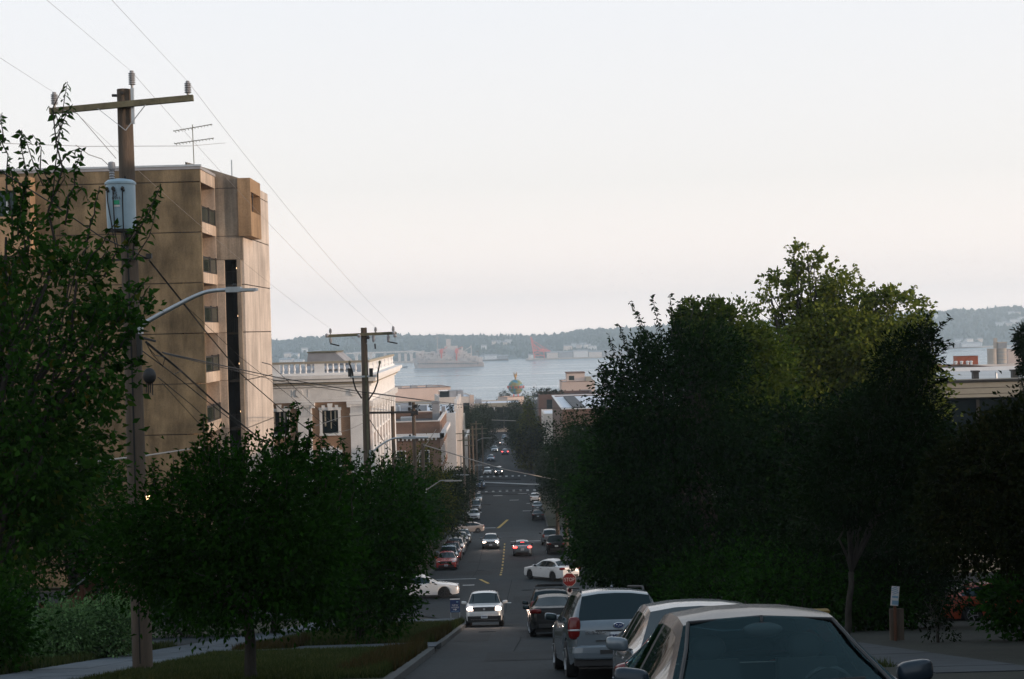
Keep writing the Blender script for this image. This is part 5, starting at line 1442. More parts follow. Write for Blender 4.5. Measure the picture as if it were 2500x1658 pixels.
for (px, d, lobs, n, s, mt, lab, sd_) in (
    (1690, 66, [(1690, 790, 80, 80), (1740, 860, 90, 100), (1620, 770, 50, 70), (1700, 960, 130, 120), (1660, 730, 30, 35), (1590, 730, 35, 40)], 15000, .19, 'leaf_green', 'shorter bright green tree between the laurel and the tall maple', 23),
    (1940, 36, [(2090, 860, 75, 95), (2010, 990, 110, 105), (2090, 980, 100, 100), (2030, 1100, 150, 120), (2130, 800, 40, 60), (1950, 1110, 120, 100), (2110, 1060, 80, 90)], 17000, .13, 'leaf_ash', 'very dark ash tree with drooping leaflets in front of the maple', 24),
    (2440, 29, [(2270, 1090, 110, 120), (2330, 1020, 90, 80), (2230, 1200, 120, 110), (2340, 1190, 110, 130), (2200, 1110, 60, 80), (2400, 1080, 110, 180)], 17000, .10, 'leaf_olive', 'brownish green shrubby tree at the right edge below the beige building', 25),
    (1720, 62, [(1720, 1150, 150, 160), (1850, 1180, 170, 150), (1640, 1280, 140, 110), (1820, 1320, 200, 110)], 14000, .2, 'leaf_ash', 'dark low tree under the laurel and maple', 26),
    (1800, 44, [(1990, 1250, 180, 140), (2130, 1220, 150, 130), (1900, 1350, 160, 90), (2080, 1350, 160, 90)], 14000, .16, 'leaf_ash', 'dark tree in the shadow behind the leaning blue yard sign', 27),
    (1420, 82, [(1400, 1160, 85, 110), (1370, 1260, 60, 80), (1440, 1270, 90, 80), (1420, 1080, 70, 90), (1500, 1340, 120, 60)], 12000, .22, 'leaf_street', 'dark corner tree hanging over the white sedan by the stop sign', 28),
    (1890, 57, [(1880, 1070, 190, 150), (2010, 1020, 130, 130), (1770, 1020, 130, 110), (2130, 1120, 120, 150), (1900, 1220, 220, 130)], 15000, .19, 'leaf_laurel', 'dark middle tree filling the space between the laurel and the ash', 40),
    (2362, 75, [(2376, 790, 30, 45), (2384, 845, 34, 24)], 3500, .2, 'leaf_ash', 'dark tree edge showing at the right border before the silos', 29)):
    tree('broadleaf_tree', stem(px, d), [lob(a, b, d, c, e_, None) for a, b, c, e_ in lobs], int(n * 1.7), s * 1.12, MT[mt], lab, seed=sd_, trunk_r=.08 if sd_ in (24, 25, 27) else .16, cl=22, sig=.15, shell=.35, aspect=.32 if mt == 'leaf_ash' else .6, limbs=12,
         spikes=[(D(2130, 800, d), D(2195, 730, d), 34), (D(2140, 850, d), D(2200, 790, d), 34), (D(2120, 790, d), D(2150, 720, d), 24), (D(2140, 900, d), D(2190, 870, d), 30), (D(2150, 960, d), D(2200, 930, d), 26), (D(2150, 990, d), D(2220, 1010, d), 26)] if sd_ == 24 else [(D(1400, 1330, d), D(1310, 1275, d), 40), (D(1380, 1300, d), D(1300, 1300, d), 40), (D(1390, 1250, d), D(1320, 1310, d), 40), (D(1360, 1270, d), D(1312, 1322, d), 30)] if sd_ == 28 else ())

# shrubs: hedge at the left sidewalk, dark fill, right verge
for i, (px, py, d, rx, rz, lab) in enumerate(((150, 1460, 37.5, .95, .78, 'pale leaved round shrub left of its darker twin beside the sidewalk'), (245, 1450, 38.2, .95, .86, 'round green shrub between the pale shrub and the utility pole foot'))):
    p = D(px, py, d); shrub('hedge_shrub', (p.x, d, gz(d) + .12), rx, .9, rz, 8000, .10, MT['leaf_hedge'], lab, 'clipped shrubs by the left sidewalk', 160 + i, cl=8)
for i, (px, d, rx, rz, lab) in enumerate(((-70, 31, 1.4, 1.0, 'dark low shrub in the bottom left corner'), (-30, 41, 1.6, 1.4, 'dark bush below the cherry tree by the brown fence'), (430, 56, 2.4, 1.2, 'dark bush at the back of the left driveway'), (1850, 43, 2.2, 1.2, 'dark bush right of the nearest cars by the lawn'), (2010, 43, 1.5, 1.0, 'dark shrub behind the foot of the yard sign'), (2390, 33, 1.2, 1.0, 'dark shrub under the right edge tree'), (1700, 50, 3.0, 1.6, 'dark shrub bank beyond the parked silver car'), (1600, 72, 4.0, 2.2, 'dark shrub bank under the laurel'), (2060, 52, 2.6, 1.8, 'dark shrub bank before the red car'))):
    p = D(px, 1400, d); shrub('shrub', (p.x, d, gz(d) + .1), rx, rx * .8, rz, 5200, .15, MT['leaf_street'], lab, None, 170 + i)
# big unseen tree added right of the camera to shade the right verge
tree('broadleaf_tree', (14.0, 15.5, gz(15.5) + .15), [(13.8, 15.5, 1.5, 4.2, 4.6, 3.6), (12.2, 11.5, .8, 3.2, 3, 2.4), (16.5, 20.0, .6, 3.8, 3.6, 3.0), (12.5, 9, 1.5, 3.6, 3.6, 3.0)], 8900, .2, MT['leaf_laurel'], 'large dark tree beside the nearest car at the right border', seed=41, trunk_r=.24, cl=20, sig=.14, shell=.4, limbs=10, fork=.5)
# thin sapling at the bottom right
ds = 33.0
tree('sapling', (D(2165, 1500, ds).x, ds, gz(ds) + .15), [lob(2170, 1440, ds, 50, 45, .5), lob(2150, 1400, ds, 40, 40, .5), lob(2190, 1395, ds, 35, 40, .5)], 700, .09, MT['leaf_ash'], 'thin dark sapling on the right verge near the bottom corner', seed=31, trunk_r=.035, fork=.6, limbs=8)

# grass
def grass(name, xa, xb, ya, yb, n, seed, h=.12, label='short unmown grass on the verge', mt='grass'):
    rg_ = np.random.default_rng(seed)
    x = rg_.uniform(xa, xb, n); y = ya + (yb - ya) * rg_.uniform(0, 1, n) ** 1.1
    z = np.interp(y, ZD, ZZ) + .14
    tall = h * rg_.uniform(.5, 1.5, n) * (1 + .9 * np.exp(-((x - max(xa, xb) if xb < 0 else x - xa) / .35) ** 2))
    a = rg_.uniform(0, 2 * PI, n); w = .012 + .006 * rg_.random(n)
    lean = rg_.normal(0, .05, (n, 2))
    p = np.stack([x, y, z], 1)
    s = np.stack([np.cos(a) * w, np.sin(a) * w, 0 * a], 1)
    tip = p + np.stack([lean[:, 0], lean[:, 1], tall], 1)
    V = np.stack([p - s, p + s, tip], 1).reshape(-1, 3)
    o = np_mesh(name, V, np.arange(3 * n, dtype=np.int32).reshape(n, 3), MT[mt])
    props(o, label, 'grass', kind='stuff')
grass('grass', -8.0, -2.25, 25, 38.6, 60000, 1, .10)
grass('grass', -8.0, -2.25, 42.8, 71.2, 45000, 2, .14)
MT['drygrass'] = leafmat('dry_grass', (.03, .03, .010), (.075, .052, .020), None, .2)
for sd_, xa_, xb_, ya_, yb_ in ((11, -3.3, -2.2, 27, 38.6), (12, -3.0, -2.2, 43, 55), (13, -7.9, -6.2, 40.2, 44.5)):
    grass('dry_grass', xa_, xb_, ya_, yb_, 3500, sd_, .17, 'dry straw coloured grass along the verge edge', 'drygrass')
grass('grass', 2.95, 6.5, 24, 60, 30000, 3, .12, 'dark grass on the right verge')
grass('grass', -13, -10.7, 30, 46, 12000, 4, .12, 'grass between the left sidewalk and the shrubs')
# ------------------------------------------------------------------ cars
KINDS = {
 'sedan': dict(L=4.75, W=.91, wr=.56, top=[(0, .66), (.06, .74), (.22, .79), (.6, .855), (1.32, .96), (2.12, 1.365), (2.4, 1.42), (2.9, 1.445), (3.3, 1.425), (3.7, 1.34), (4.28, 1.06), (4.6, 1.03), (4.72, .99), (4.75, .93)],
     belt=[(0, .60), (.2, .72), (.6, .79), (1.3, .89), (3.5, .95), (4.3, .97), (4.75, .90)], cowl=1.32, wt=2.12, rt=3.7, rb=4.28, B=(2.75, 2.86), wf=.92, wb=3.72, R=.325, sill=.22, sw=(1.46, 4.02)),
 'hatch': dict(L=4.45, W=.87, wr=.54, top=[(0, .60), (.06, .70), (.22, .78), (.6, .90), (1.05, 1.02), (1.95, 1.42), (2.3, 1.48), (2.7, 1.49), (3.4, 1.40), (3.9, 1.24), (4.25, 1.10), (4.4, 1.02), (4.45, .90)],
     belt=[(0, .56), (.2, .70), (.6, .80), (1.05, .92), (3.4, 1.0), (4.2, 1.02), (4.45, .86)], cowl=1.05, wt=1.95, rt=3.45, rb=4.22, B=(2.55, 2.66), wf=.9, wb=3.58, R=.315, sill=.21, sw=(1.45, 3.85)),
 'suv': dict(L=4.58, W=.90, wr=.60, top=[(0, .70), (.05, .82), (.2, .92), (.55, .99), (1.15, 1.08), (1.85, 1.54), (2.15, 1.62), (2.8, 1.655), (3.7, 1.64), (4.08, 1.60), (4.20, 1.55), (4.46, 1.09), (4.54, 1.04), (4.58, .94)],
     belt=[(0, .64), (.2, .82), (.55, .90), (1.15, 1.0), (3.6, 1.06), (4.4, 1.08), (4.58, .90)], cowl=1.15, wt=1.85, rt=4.20, rb=4.46, B=(2.5, 2.62), wf=.9, wb=3.56, R=.35, sill=.27, sw=(1.42, 4.02)),
 'pickup': dict(L=5.4, W=.95, wr=.60, top=[(0, .78), (.05, .92), (.2, 1.02), (.55, 1.06), (1.4, 1.12), (2.05, 1.62), (2.3, 1.70), (2.8, 1.73), (3.2, 1.71), (3.35, 1.66), (3.5, 1.16), (4.4, 1.14), (5.36, 1.14), (5.4, 1.06)],
     belt=[(0, .70), (.2, .9), (.55, .98), (1.4, 1.06), (3.4, 1.10), (5.4, 1.04)], cowl=1.4, wt=2.05, rt=3.35, rb=3.5, B=(2.6, 2.72), wf=1.0, wb=4.3, R=.38, sill=.36, sw=(1.7, 3.3)),
}
CARM = {}
def car_meshes(kind):
    if kind in CARM: return CARM[kind]
    k = KINDS[kind]; L = k['L']
    ra = k['R'] + .055
    st = set(np.linspace(0, L, 24).tolist()) | {q[0] for q in k['top']} | {k['cowl'], k['wt'], k['rt'], k['rb'], k['B'][0], k['B'][1], k['sw'][0], k['sw'][1]}
    for w in (k['wf'], k['wb']):
        for q in (-1.0, -.97, -.88, -.7, -.45, -.15, .15, .45, .7, .88, .97, 1.0): st.add(w + q * ra)
    st = sorted(st); s2 = [st[0]]
    for q in st[1:]:
        if q - s2[-1] > .012 or q in (k['cowl'], k['wt'], k['rt'], k['rb']) : s2.append(q)
    st = np.array(s2)
    zt = np.interp(st, *zip(*k['top'])); zb_ = np.minimum(np.interp(st, *zip(*k['belt'])), zt - .015)
    wpts = [(0, .76), (.03, .83), (.12, .91), (.4, .96), (.9, .99), (1.4, 1.0), (L - 1.2, 1.0), (L - .5, .955), (L - .15, .87), (L - .05, .80), (L, .74)]
    if kind in ('suv', 'pickup'): wpts = [(0, .72), (.05, .82), (.16, .90), (.4, .96), (.9, 1.0), (L - 1.0, 1.0), (L - .4, .97), (L - .1, .92), (L, .84)]
    w = np.interp(st, *zip(*wpts)) * k['W']
    bot = np.full(len(st), k['sill'])
    bot += np.interp(st, [0, .25, L - .35, L], [.06, 0, 0, .10])
    for c in (k['wf'], k['wb']):
        dd = np.abs(st - c); inside = dd <= ra + 1e-6
        arch = k['R'] + np.sqrt(np.maximum(ra ** 2 - dd ** 2, 0))
        bot = np.where(inside, np.maximum(bot, arch), bot)
    f = np.minimum(np.clip((st - k['cowl']) / (k['wt'] - k['cowl']), 0, 1), np.clip((k['rb'] - st) / (k['rb'] - k['rt']), 0, 1))
    f = np.where((st < k['cowl'] + 1e-6) | (st > k['rb'] - 1e-6), 0, f)
    secs = []
    for i in range(len(st)):
        y = L / 2 - st[i]; W_, zb, zT, b, F_ = w[i], zb_[i], zt[i], bot[i], f[i]
        b = min(b, zb - .03)
        hood = [(W_ * .955, zb + .25 * (zT - zb)), (W_ * .91, zb + .6 * (zT - zb)), (W_ * .85, zb + .86 * (zT - zb)), (W_ * .4, zb + .98 * (zT - zb)), (0, zT)]
        cab = [(W_ * .945, zb + .02), (k['wr'] + .065, zT - .10), (k['wr'] + .005, zT - .022), (k['wr'] * .5, zT + .022), (0, zT + .032)]
        up = [(hood[q][0] * (1 - F_) + cab[q][0] * F_, hood[q][1] * (1 - F_) + cab[q][1] * F_) for q in range(5)]
        mid = b + .38 * (zb - b)
        pts = [(W_ - .26, b + .02), (W_ * .965, b), (W_ * 1.0, mid), (W_ * .985, b + .8 * (zb - b)), (W_ * .955, zb)] + up
        secs.append([(x, y, z) for x, z in pts])
    NP = len(secs[0])
    def v(i, j, s): x, y, z = secs[i][j]; return (x * s, y, z)
    parts = {n: MB() for n in ('body', 'windshield', 'rear_window', 'side_window1', 'side_window2', 'side_window3', 'side_window4', 'pillar1', 'pillar2')}
    def quad(nm, i, j, s):
        a = [v(i, j, s), v(i + 1, j, s), v(i + 1, j + 1, s), v(i, j + 1, s)]
        parts[nm].add(a, [(0, 1, 2, 3) if s < 0 else (3, 2, 1, 0)])
    for i in range(len(st) - 1):
        a, b = st[i], st[i + 1]; m_ = (a + b) / 2
        for s in (-1, 1):
            for j in range(NP - 1):
                nm = 'body'
                if j >= 7 and k['cowl'] < m_ < k['wt']: nm = 'windshield'
                elif j >= 7 and k['rt'] < m_ < k['rb']: nm = 'rear_window'
                elif j == 5 and k['sw'][0] < m_ < k['sw'][1]: nm = 'pillar%d' % (1 if s < 0 else 2) if k['B'][0] < m_ < k['B'][1] else 'side_window%d' % ((1 if s < 0 else 2) + (2 if m_ > k['B'][1] else 0))
                quad(nm, i, j, s)
    for i, fl in ((0, 0), (len(st) - 1, 1)):
        ring = [v(i, j, 1) for j in range(1, NP)] + [v(i, j, -1) for j in range(NP - 2, 0, -1)]
        n = len(ring); parts['body'].add(ring, [tuple(range(n)) if fl else tuple(range(n - 1, -1, -1))])
    out = {}
    def weld(me):
        import bmesh
        bm = bmesh.new(); bm.from_mesh(me); bmesh.ops.remove_doubles(bm, verts=bm.verts, dist=.0008); bm.to_mesh(me); bm.free()
        me.shade_smooth(); me.set_sharp_from_angle(angle=R(36)); return me
    for n, mt in (('body', 'paint_white'), ('windshield', 'car_glass'), ('rear_window', 'car_glass'), *[('side_window%d' % q, 'car_glass') for q in (1, 2, 3, 4)], ('pillar1', 'plastic'), ('pillar2', 'plastic')):
        if parts[n].f: out[n] = weld(parts[n].mesh(n.rstrip('1234'), MT[mt]))
    W_ = k['W']; hz = float(np.interp(.3, *zip(*k['top'])))
    m = MB(); m.span((-W_ + .2, -L / 2 + .25, k['sill'] - .06), (W_ - .2, L / 2 - .25, k['sill'] + .25)); out['underbody'] = m.mesh('underbody', MT['plastic'])
    m = MB(); m.lathe([(k['R'] * .62, -.10), (k['R'] * .93, -.11), (k['R'], -.07), (k['R'], .07), (k['R'] * .93, .11), (k['R'] * .62, .10)], n=22, axis='X'); out['wheel'] = m.mesh('wheel', MT['tyre'], 40)
    m = MB(); r = k['R'] * .64; m.lathe([(r, -.09), (r, .095), (r * .92, .105), (r * .9, .06), (r * .2, .05), (r * .18, .085), (.01, .09)], n=20, axis='X')
    for q in range(5):
        a = q * 2 * PI / 5; m.beam((.085, 0, 0), (.095, math.cos(a) * r * .93, math.sin(a) * r * .93), .075 * 1.0, .03)
    out['rim'] = m.mesh('rim', MT['rim'], 40)
    zl = hz - .07 if kind in ('suv', 'pickup') else hz - .075
    m = MB(); m.sball((0, 0, 0), (.18, .12, .085), .85, 16, 8, skew=0); out['headlight'] = m.mesh('headlight', MT['lens_clear'], 180)
    if kind == 'suv': m = MB(); m.sball((0, 0, 0), (.12, .09, .22), .6, 14, 10)
    else: m = MB(); m.sball((0, 0, 0), (.21, .09, .085), .6, 14, 8)
    out['taillight'] = m.mesh('taillight', MT['lens_red'], 180)
    gw = 1.0 if kind in ('suv', 'pickup') else .86
    m = MB(); m.box((0, 0, 0), (gw, .06, .20), taper=1.12)
    for q in range(3): m.box((0, .034, -.06 + q * .06), (gw * .96, .02, .012), mi=1)
    m.box((0, .04, 0), (.10, .02, .085), mi=1)
    out['grille'] = m.mesh('grille', [MT['plastic'], MT['rim']])
    m = MB(); m.box((0, 0, 0), (.31, .02, .155))
    for q in range(6): m.box((-.105 + q * .042, .012, -.005), (.024, .004, .07), mi=1)
    out['plate'] = m.mesh('plate', [MT['plate'], MT['plate_ink']])
    m = MB(); m.span((-W_ * .72, L / 2 - .14, k['sill'] + .07), (W_ * .72, L / 2 + .005, k['sill'] + .22)); m.span((-W_ * .66, -L / 2 - .005, k['sill'] + .10), (W_ * .66, -L / 2 + .12, k['sill'] + .24)); out['bumper'] = m.mesh('bumper', MT['plastic'])
    m = MB(); m.sball((0, 0, 0), (.125, .07, .078), .55, 16, 10, skew=.12); m.beam((-.05, 0, -.05), (-.19, .02, -.085), .05, .035); out['mirror'] = m.mesh('mirror', MT['paint_white'], 60)
    m = MB(); m.sball((0, 0, 0), (.105, .008, .062), .5, 14, 6, skew=.12); out['mirror_glass'] = m.mesh('mirror_glass', MT['car_glass'], 60)
    m = MB(); m.box((0, 0, 0), (.02, .17, .026)); out['door_handle'] = m.mesh('door_handle', MT['chrome'])
    if kind == 'suv':
        m = MB(); m.tube([(0, 1.0, -.04), (0, .9, .04), (0, -1.15, .03), (0, -1.28, -.05)], .022, 6); out['roof_rail'] = m.mesh('roof_rail', MT['plastic'], 60)
    CARM[kind] = out
    return out

PAINTS = dict(white=(.64, .63, .62), silver=(.13, .16, .185), black=(.010, .011, .012), grey=(.10, .11, .12), red=(.46, .028, .024), darkred=(.10, .012, .010), blue=(.04, .11, .20), navy=(.020, .032, .045), tan=(.36, .30, .26), paleblue=(.22, .30, .36), orange=(.30, .05, .02))
for n, c in PAINTS.items(): MT['paint_' + n] = paint('paint_' + n, c, .25 if n in ('silver', 'grey', 'navy', 'blue', 'paleblue') else 0, coat=.12 if n in ('black', 'navy') else .7)
MT['paint_black'].node_tree.nodes['Principled BSDF'].inputs['Specular IOR Level'].default_value = .2
MT['paint_navy'].node_tree.nodes['Principled BSDF'].inputs['Specular IOR Level'].default_value = .3

def car(kind, col, x, y, head, label,  group=None, lit=None, tail=None, rim=None, skip=(), glass=None, cat='car', name='car', zs=1.0, xs=1.0):
    k = KINDS[kind]; L, W_ = k['L'], k['W']
    me = car_meshes(kind)
    n = Vector((0, -(gz(y + 1.4) - gz(y - 1.4)) / 2.8, 1)).normalized()
    h = R(head); fh = Vector((math.sin(h), math.cos(h), 0))
    fw = (fh - n * fh.dot(n)).normalized(); rt = fw.cross(n)
    root = empty(name, (0, 0, 0), label=label, cat=cat, group=group)
    root.matrix_world = Matrix(((rt.x, fw.x, n.x, x), (rt.y, fw.y, n.y, y), (rt.z, fw.z, n.z, gz(y) + .006), (0, 0, 0, 1))) @ Matrix.Diagonal((xs, 1, zs, 1))
    def put(nm, loc=(0, 0, 0), par=root, mt=None, rz=0.0, sc=None):
        o = link(nm.rstrip('1234'), me[nm], par, loc); o.rotation_euler = (0, 0, rz)
        if sc: o.scale = sc
        if mt is not None:
            o.material_slots[0].link = 'OBJECT'; o.material_slots[0].material = MT[mt]
        return o
    body = put('body', mt='paint_' + col)
    for nm in ('windshield', 'rear_window', 'side_window1', 'side_window2', 'side_window3', 'side_window4', 'pillar1', 'pillar2', 'underbody', 'bumper'):
        if nm in me and nm not in skip: put(nm, mt=glass if glass and nm in ('windshield', 'rear_window', 'side_window') else None)
    for yy in (L / 2 - k['wf'], L / 2 - k['wb']):
        for s in (-1, 1):
            wh = put('wheel', (s * (W_ - .12), yy, k['R']), rz=0 if s > 0 else PI)
            put('rim', par=wh, mt=rim)
    zt_ = lambda s: float(np.interp(s, *zip(*k['top'])))
    zl = zt_(.25) - .10
    if 'headlight' not in skip:
        for s in (-1, 1): put('headlight', (s * W_ * .70, L / 2 - .15, zl), mt='head_on' if lit else None, rz=-s * .45, sc=((1.0, 1.15, 1.15) if y < 250 else (.7, .8, .8)) if lit else None)
    if lit and y < 160:
        for s in (-1, 1):
            ld = bpy.data.lights.new('headlight_beam', 'SPOT'); ld.energy = 50; ld.spot_size = R(70); ld.spot_blend = .8; ld.color = (1, .74, .6); ld.shadow_soft_size = .08
            lo = bpy.data.objects.new('headlight_beam', ld); COL.objects.link(lo); lo.parent = root; lo.location = (s * W_ * .70, L / 2 + .12, zl); lo.rotation_euler = (R(90 - 7), 0, 0)
    zr = zt_(L - .1) - .13
    if 'taillight' not in skip:
        for s in (-1, 1): put('taillight', (s * W_ * .76, -L / 2 + .08, zr if kind != 'suv' else .98), mt='tail_on' if tail else None, rz=s * .35)
    put('grille', (0, L / 2 - .03, zl - .04 if kind != 'suv' else zl - .02))
    put('plate', (0, L / 2 + .012, k['sill'] + .20))
    put('plate', (0, -L / 2 - .012, k['sill'] + .52 if kind == 'suv' else k['sill'] + .45), rz=PI)
    if 'mirror' not in skip:
        for s in (-1, 1): put('mirror', (s * (W_ + .08), L / 2 - k['cowl'] - .42, zt_(k['cowl']) + .04), mt='paint_' + col, sc=(s, 1, 1))
    if 'mirror' not in skip:
        for s in (-1, 1): put('mirror_glass', (s * (W_ + .08), L / 2 - k['cowl'] - .42 - .068, zt_(k['cowl']) + .04), sc=(s, 1, 1))
    for q in (.55, 1.5):
        for s in (-1, 1): put('door_handle', (s * (W_ * .975), L / 2 - k['sw'][0] - q - .35, float(np.interp(2.3, *zip(*k['belt']))) - .10))
    if kind == 'suv':
        for s in (-1, 1): put('roof_rail', (s * (k['wr'] - .02), -.22, 1.66))
    return root

PK = 'cars parked along the left kerb'
# nearest cars on the right
c1 = car('sedan', 'navy', 1.76, 9.95, 180, 'dark blue sedan nearest the camera with its windscreen facing us', zs=.97, xs=.96, skip=('windshield', 'rear_window', 'side_window3', 'side_window4'))
k = KINDS['sedan']
# see-through windscreen and a cabin behind it
for nm in ('windshield', 'rear_window', 'side_window3', 'side_window4'):
    o = link(nm.rstrip('34'), car_meshes('sedan')[nm], c1); o.material_slots[0].link = 'OBJECT'; o.material_slots[0].material = MT['clear']
def seat(x, y):
    m = MB(); m.box((x, y, .42), (.5, .52, .16)); m.box((x, y - .30, .78), (.50, .14, .62), taper=.86); m.build('seat', MT['seat'], c1)
    m = MB(); m.ball((x, y - .34, 1.17), (.14, .06, .10), 12, 8); m.build('headrest', MT['seat'], c1, smooth=180)
seat(-.36, .35); seat(.36, .35)
m = MB(); m.box((0, -.62, .42), (1.3, .5, .16)); m.box((0, -.93, .76), (1.26, .14, .5)); m.build('seat', MT['seat'], c1)
m = MB(); m.box((0, .98, .80), (1.45, .5, .20), taper=.9); m.build('dashboard', MT['seat'], c1)
m = MB(); pts = [(-.36 + .19 * math.cos(a), .70 + .05 * math.sin(a), .87 + .18 * math.sin(a)) for a in np.linspace(0, 2 * PI, 21)]; m.tube(pts, .016, 6, cap=False); m.box((-.36, .71, .87), (.32, .03, .05)); m.build('steering_wheel', MT['plastic'], c1)
m = MB(); m.ball((0, .33, 1.30), (.15, .03, .055), 14, 8); m.tube([(0, .33, 1.33), (0, .30, 1.40)], .012, 5); m.build('interior_mirror', MT['plastic'], c1, smooth=180)
m = MB(); m.span((-.75, -1.55, .25), (.75, 1.1, .34)); m.build('cabin_floor', MT['seat'], c1)
# window seals, wipers
m = MB()
for s in (-1, 1): m.tube([(s * .715, 2.375 - 1.30, .955), (s * .60, 2.375 - 1.75, 1.185), (s * .53, 2.375 - 2.12, 1.36)], .014, 5)
m.tube([(-.53, 2.375 - 2.125, 1.362), (0, 2.375 - 2.125, 1.39), (.53, 2.375 - 2.125, 1.362)], .012, 5); m.build('window_seal', MT['plastic'], c1)
m = MB(); m.tube([(.2, 1.08, .965), (-.55, 1.0, .99)], .012, 5); m.tube([(-.1, 1.1, .96), (.5, 1.0, .985)], .012, 5); m.build('wiper', MT['plastic'], c1)
c2 = car('sedan', 'silver', 2.18, 16.2, 180, 'silver sedan parked just behind the nearest dark blue one', zs=.97, glass=None)
c3 = car('suv', 'silver', 1.84, 27.3, -2.6, 'silver wagon seen from the back with roof rails and dark rear window', zs=.95, skip=('taillight', 'bumper'))
L3 = KINDS['suv']['L'] / 2
for s in (-1, 1):
    t = MB(); t.sball((0, 0, 0), (.115, .11, .21), .55, 18, 14); o = t.build('taillight', MT['lens_red'], c3, (s * .79, -L3 + .09, .95), smooth=180)
    t = MB(); t.sball((0, 0, 0), (.117, .113, .04), .55, 18, 6); t.build('reversing_lamp', MT['lens_clear'], o, (0, -.001, -.035), smooth=180)
text('SUBARU', .075, MT['chrome'], 'badge', c3, (-.42, -L3 - .012, .86), sx=1.35)
m = MB(); m.lathe([(.02, 0), (.09, 0), (.10, .01), (.085, .02), (.02, .02)], n=18, axis='Y'); o = m.build('emblem', MT['chrome'], c3, (0, -L3 - .025, .985)); o.scale = (1, 1, .55)
m = MB(); m.lathe([(.085, 0), (.01, .004)], n=18, axis='Y'); o = m.build('emblem', MT['sign_navy'], c3, (0, -L3 - .03, .985)); o.scale = (1, 1, .55)
m = MB()
for sx_, sz_, rr in ((-.04, .012, .011), (.0, -.01, .008), (.015, .012, .008), (.035, -.004, .008), (.045, .012, .007), (-.01, -.022, .006)): m.ball((sx_, -L3 - .034, .985 + sz_), (rr, .004, rr), 6, 4)
m.build('emblem_star', MT['sign_white'], c3)
text('DC', .10, MT['plate_ink'], 'lettering', c3, (-.10, -L3 - .03, .785))
m = MB(); m.span((-.42, -L3 - .02, .70), (.42, -L3 + .02, .72)); m.span((-.42, -L3 - .03, .885), (.42, -L3 + .03, .905)); m.build('tailgate_trim', MT['plastic'], c3)
m = MB(); m.sball((0, -L3 + .06, .50), (.86, .16, .14), .35, 24, 10); m.build('bumper_step', MT['paint_silver'], c3)
m = MB(); m.span((-.36, -L3 - .112, .475), (.36, -L3 - .02, .545)); m.span((-.80, -L3 - .02, .26), (.80, -L3 + .2, .38)); m.build('bumper_slot', MT['plastic'], c3)
m = MB(); m.ball((.05, -1.0, 1.70), (.03, .06, .03), 8, 5); m.add([(.045, -1.03, 1.70), (.055, -1.03, 1.70), (.05, -1.10, 1.82), (.05, -1.06, 1.82)], [(0, 1, 2, 3)]); m.build('aerial', MT['paint_silver'], c3)
car('sedan', 'black', 1.62, 51.2, 0, 'black sedan ahead of the silver wagon with orange lit corner', tail=None)
c5 = car('suv', 'black', 1.66, 57.6, 0, 'black sport utility with a roof rack ahead of the black sedan')
m = MB(); m.span((-.55, -.9, 1.75), (.55, -.84, 1.80)); m.span((-.55, .3, 1.75), (.55, .36, 1.80)); m.span((-.5, -1.0, 1.80), (.5, .8, 1.84)); m.build('roof_rack', MT['plastic'], c5)
for o in [o for o in COL.objects if o.name.startswith('car')]: pass
# oncoming white SUV with lit headlights
c6 = car('suv', 'white', -1.16, 68.6, 180, 'white sport utility driving uphill towards us with headlights on', lit=True)
for s in (-1, 1): MB().ball((s * .56, 2.24, .45), (.05, .03, .05), 8, 5).build('fog_lamp', MT['lens_clear'], c6)
MB().span((-.78, 2.0, .22), (.78, 2.29, .50)).build('bumper_grille', MT['plastic'], c6)
text('H', .12, MT['chrome'], 'emblem', c6, (0, 2.31, .81), rot=(PI / 2, 0, PI))
# at the crossing
car('sedan', 'white', -5.45, 89.0, 90, 'white sedan nosing out from the left side street past the blue sign', rim='dark_rim')
car('sedan', 'white', 3.05, 99.6, -33, 'white sedan turning across the crossing by the stop sign', rim='dark_rim')
car('sedan', 'red', -5.2, 122.3, 180, 'red sedan parked first in the left row below the crossing', PK)
car('suv', 'paleblue', -5.3, 128.2, 180, 'pale blue wagon second in the left row behind the red sedan', PK)
car('suv', 'darkred', -5.2, 134.2, 180, 'dark red sport utility third in the left row', PK)
car('suv', 'white', -5.1, 141.4, 180, 'white sport utility in the left row behind the dark red one', PK)
car('sedan', 'black', -5.1, 147.6, 180, 'black sedan behind the white sport utility in the left row', PK)
car('sedan', 'grey', -5.05, 153.4, 180, 'grey sedan second from the far end of the left row', PK)
car('sedan', 'silver', -4.9, 159.2, 180, 'silver sedan at the far end of the left row by the second crossing', PK)
car('sedan', 'silver', -1.7, 149.2, 180, 'silver sedan coming uphill with bright headlights below the first crossing', lit=True)
c17 = car('sedan', 'silver', 1.45, 137.8, 0, 'silver sedan braking downhill with all red lights on', tail=True)
MB().box((0, -1.45, 1.27), (.36, .05, .07)).build('brake_lamp', MT['tail_on'], c17)
car('hatch', 'tan', -5.35, 197.2, -90, 'beige hatchback turning left into the second side street')
car('sedan', 'white', -4.9, 216.4, 180, 'white sedan parked nearest beyond the second crossing at left', PK)
car('suv', 'silver', -4.9, 228.5, 180, 'silver wagon parked second beyond the second crossing at left', PK)
car('sedan', 'silver', -4.9, 241, 180, 'silver sedan parked third beyond the second crossing at left', PK)
car('pickup', 'blue', -4.7, 264, 180, 'blue pickup truck crossing near the far zebra crossing')
car('sedan', 'white', -3.7, 292, 180, 'white sedan waiting at the far zebra crossing')
car('suv', 'grey', -1.3, 290, 180, 'grey car with lit headlights waiting at the far zebra crossing', lit=True)
FG = 'tiny cars on the far end of the street'
car('sedan', 'blue', -3.3, 331, 180, 'small blue car parked on the far left of the narrow street end', FG)
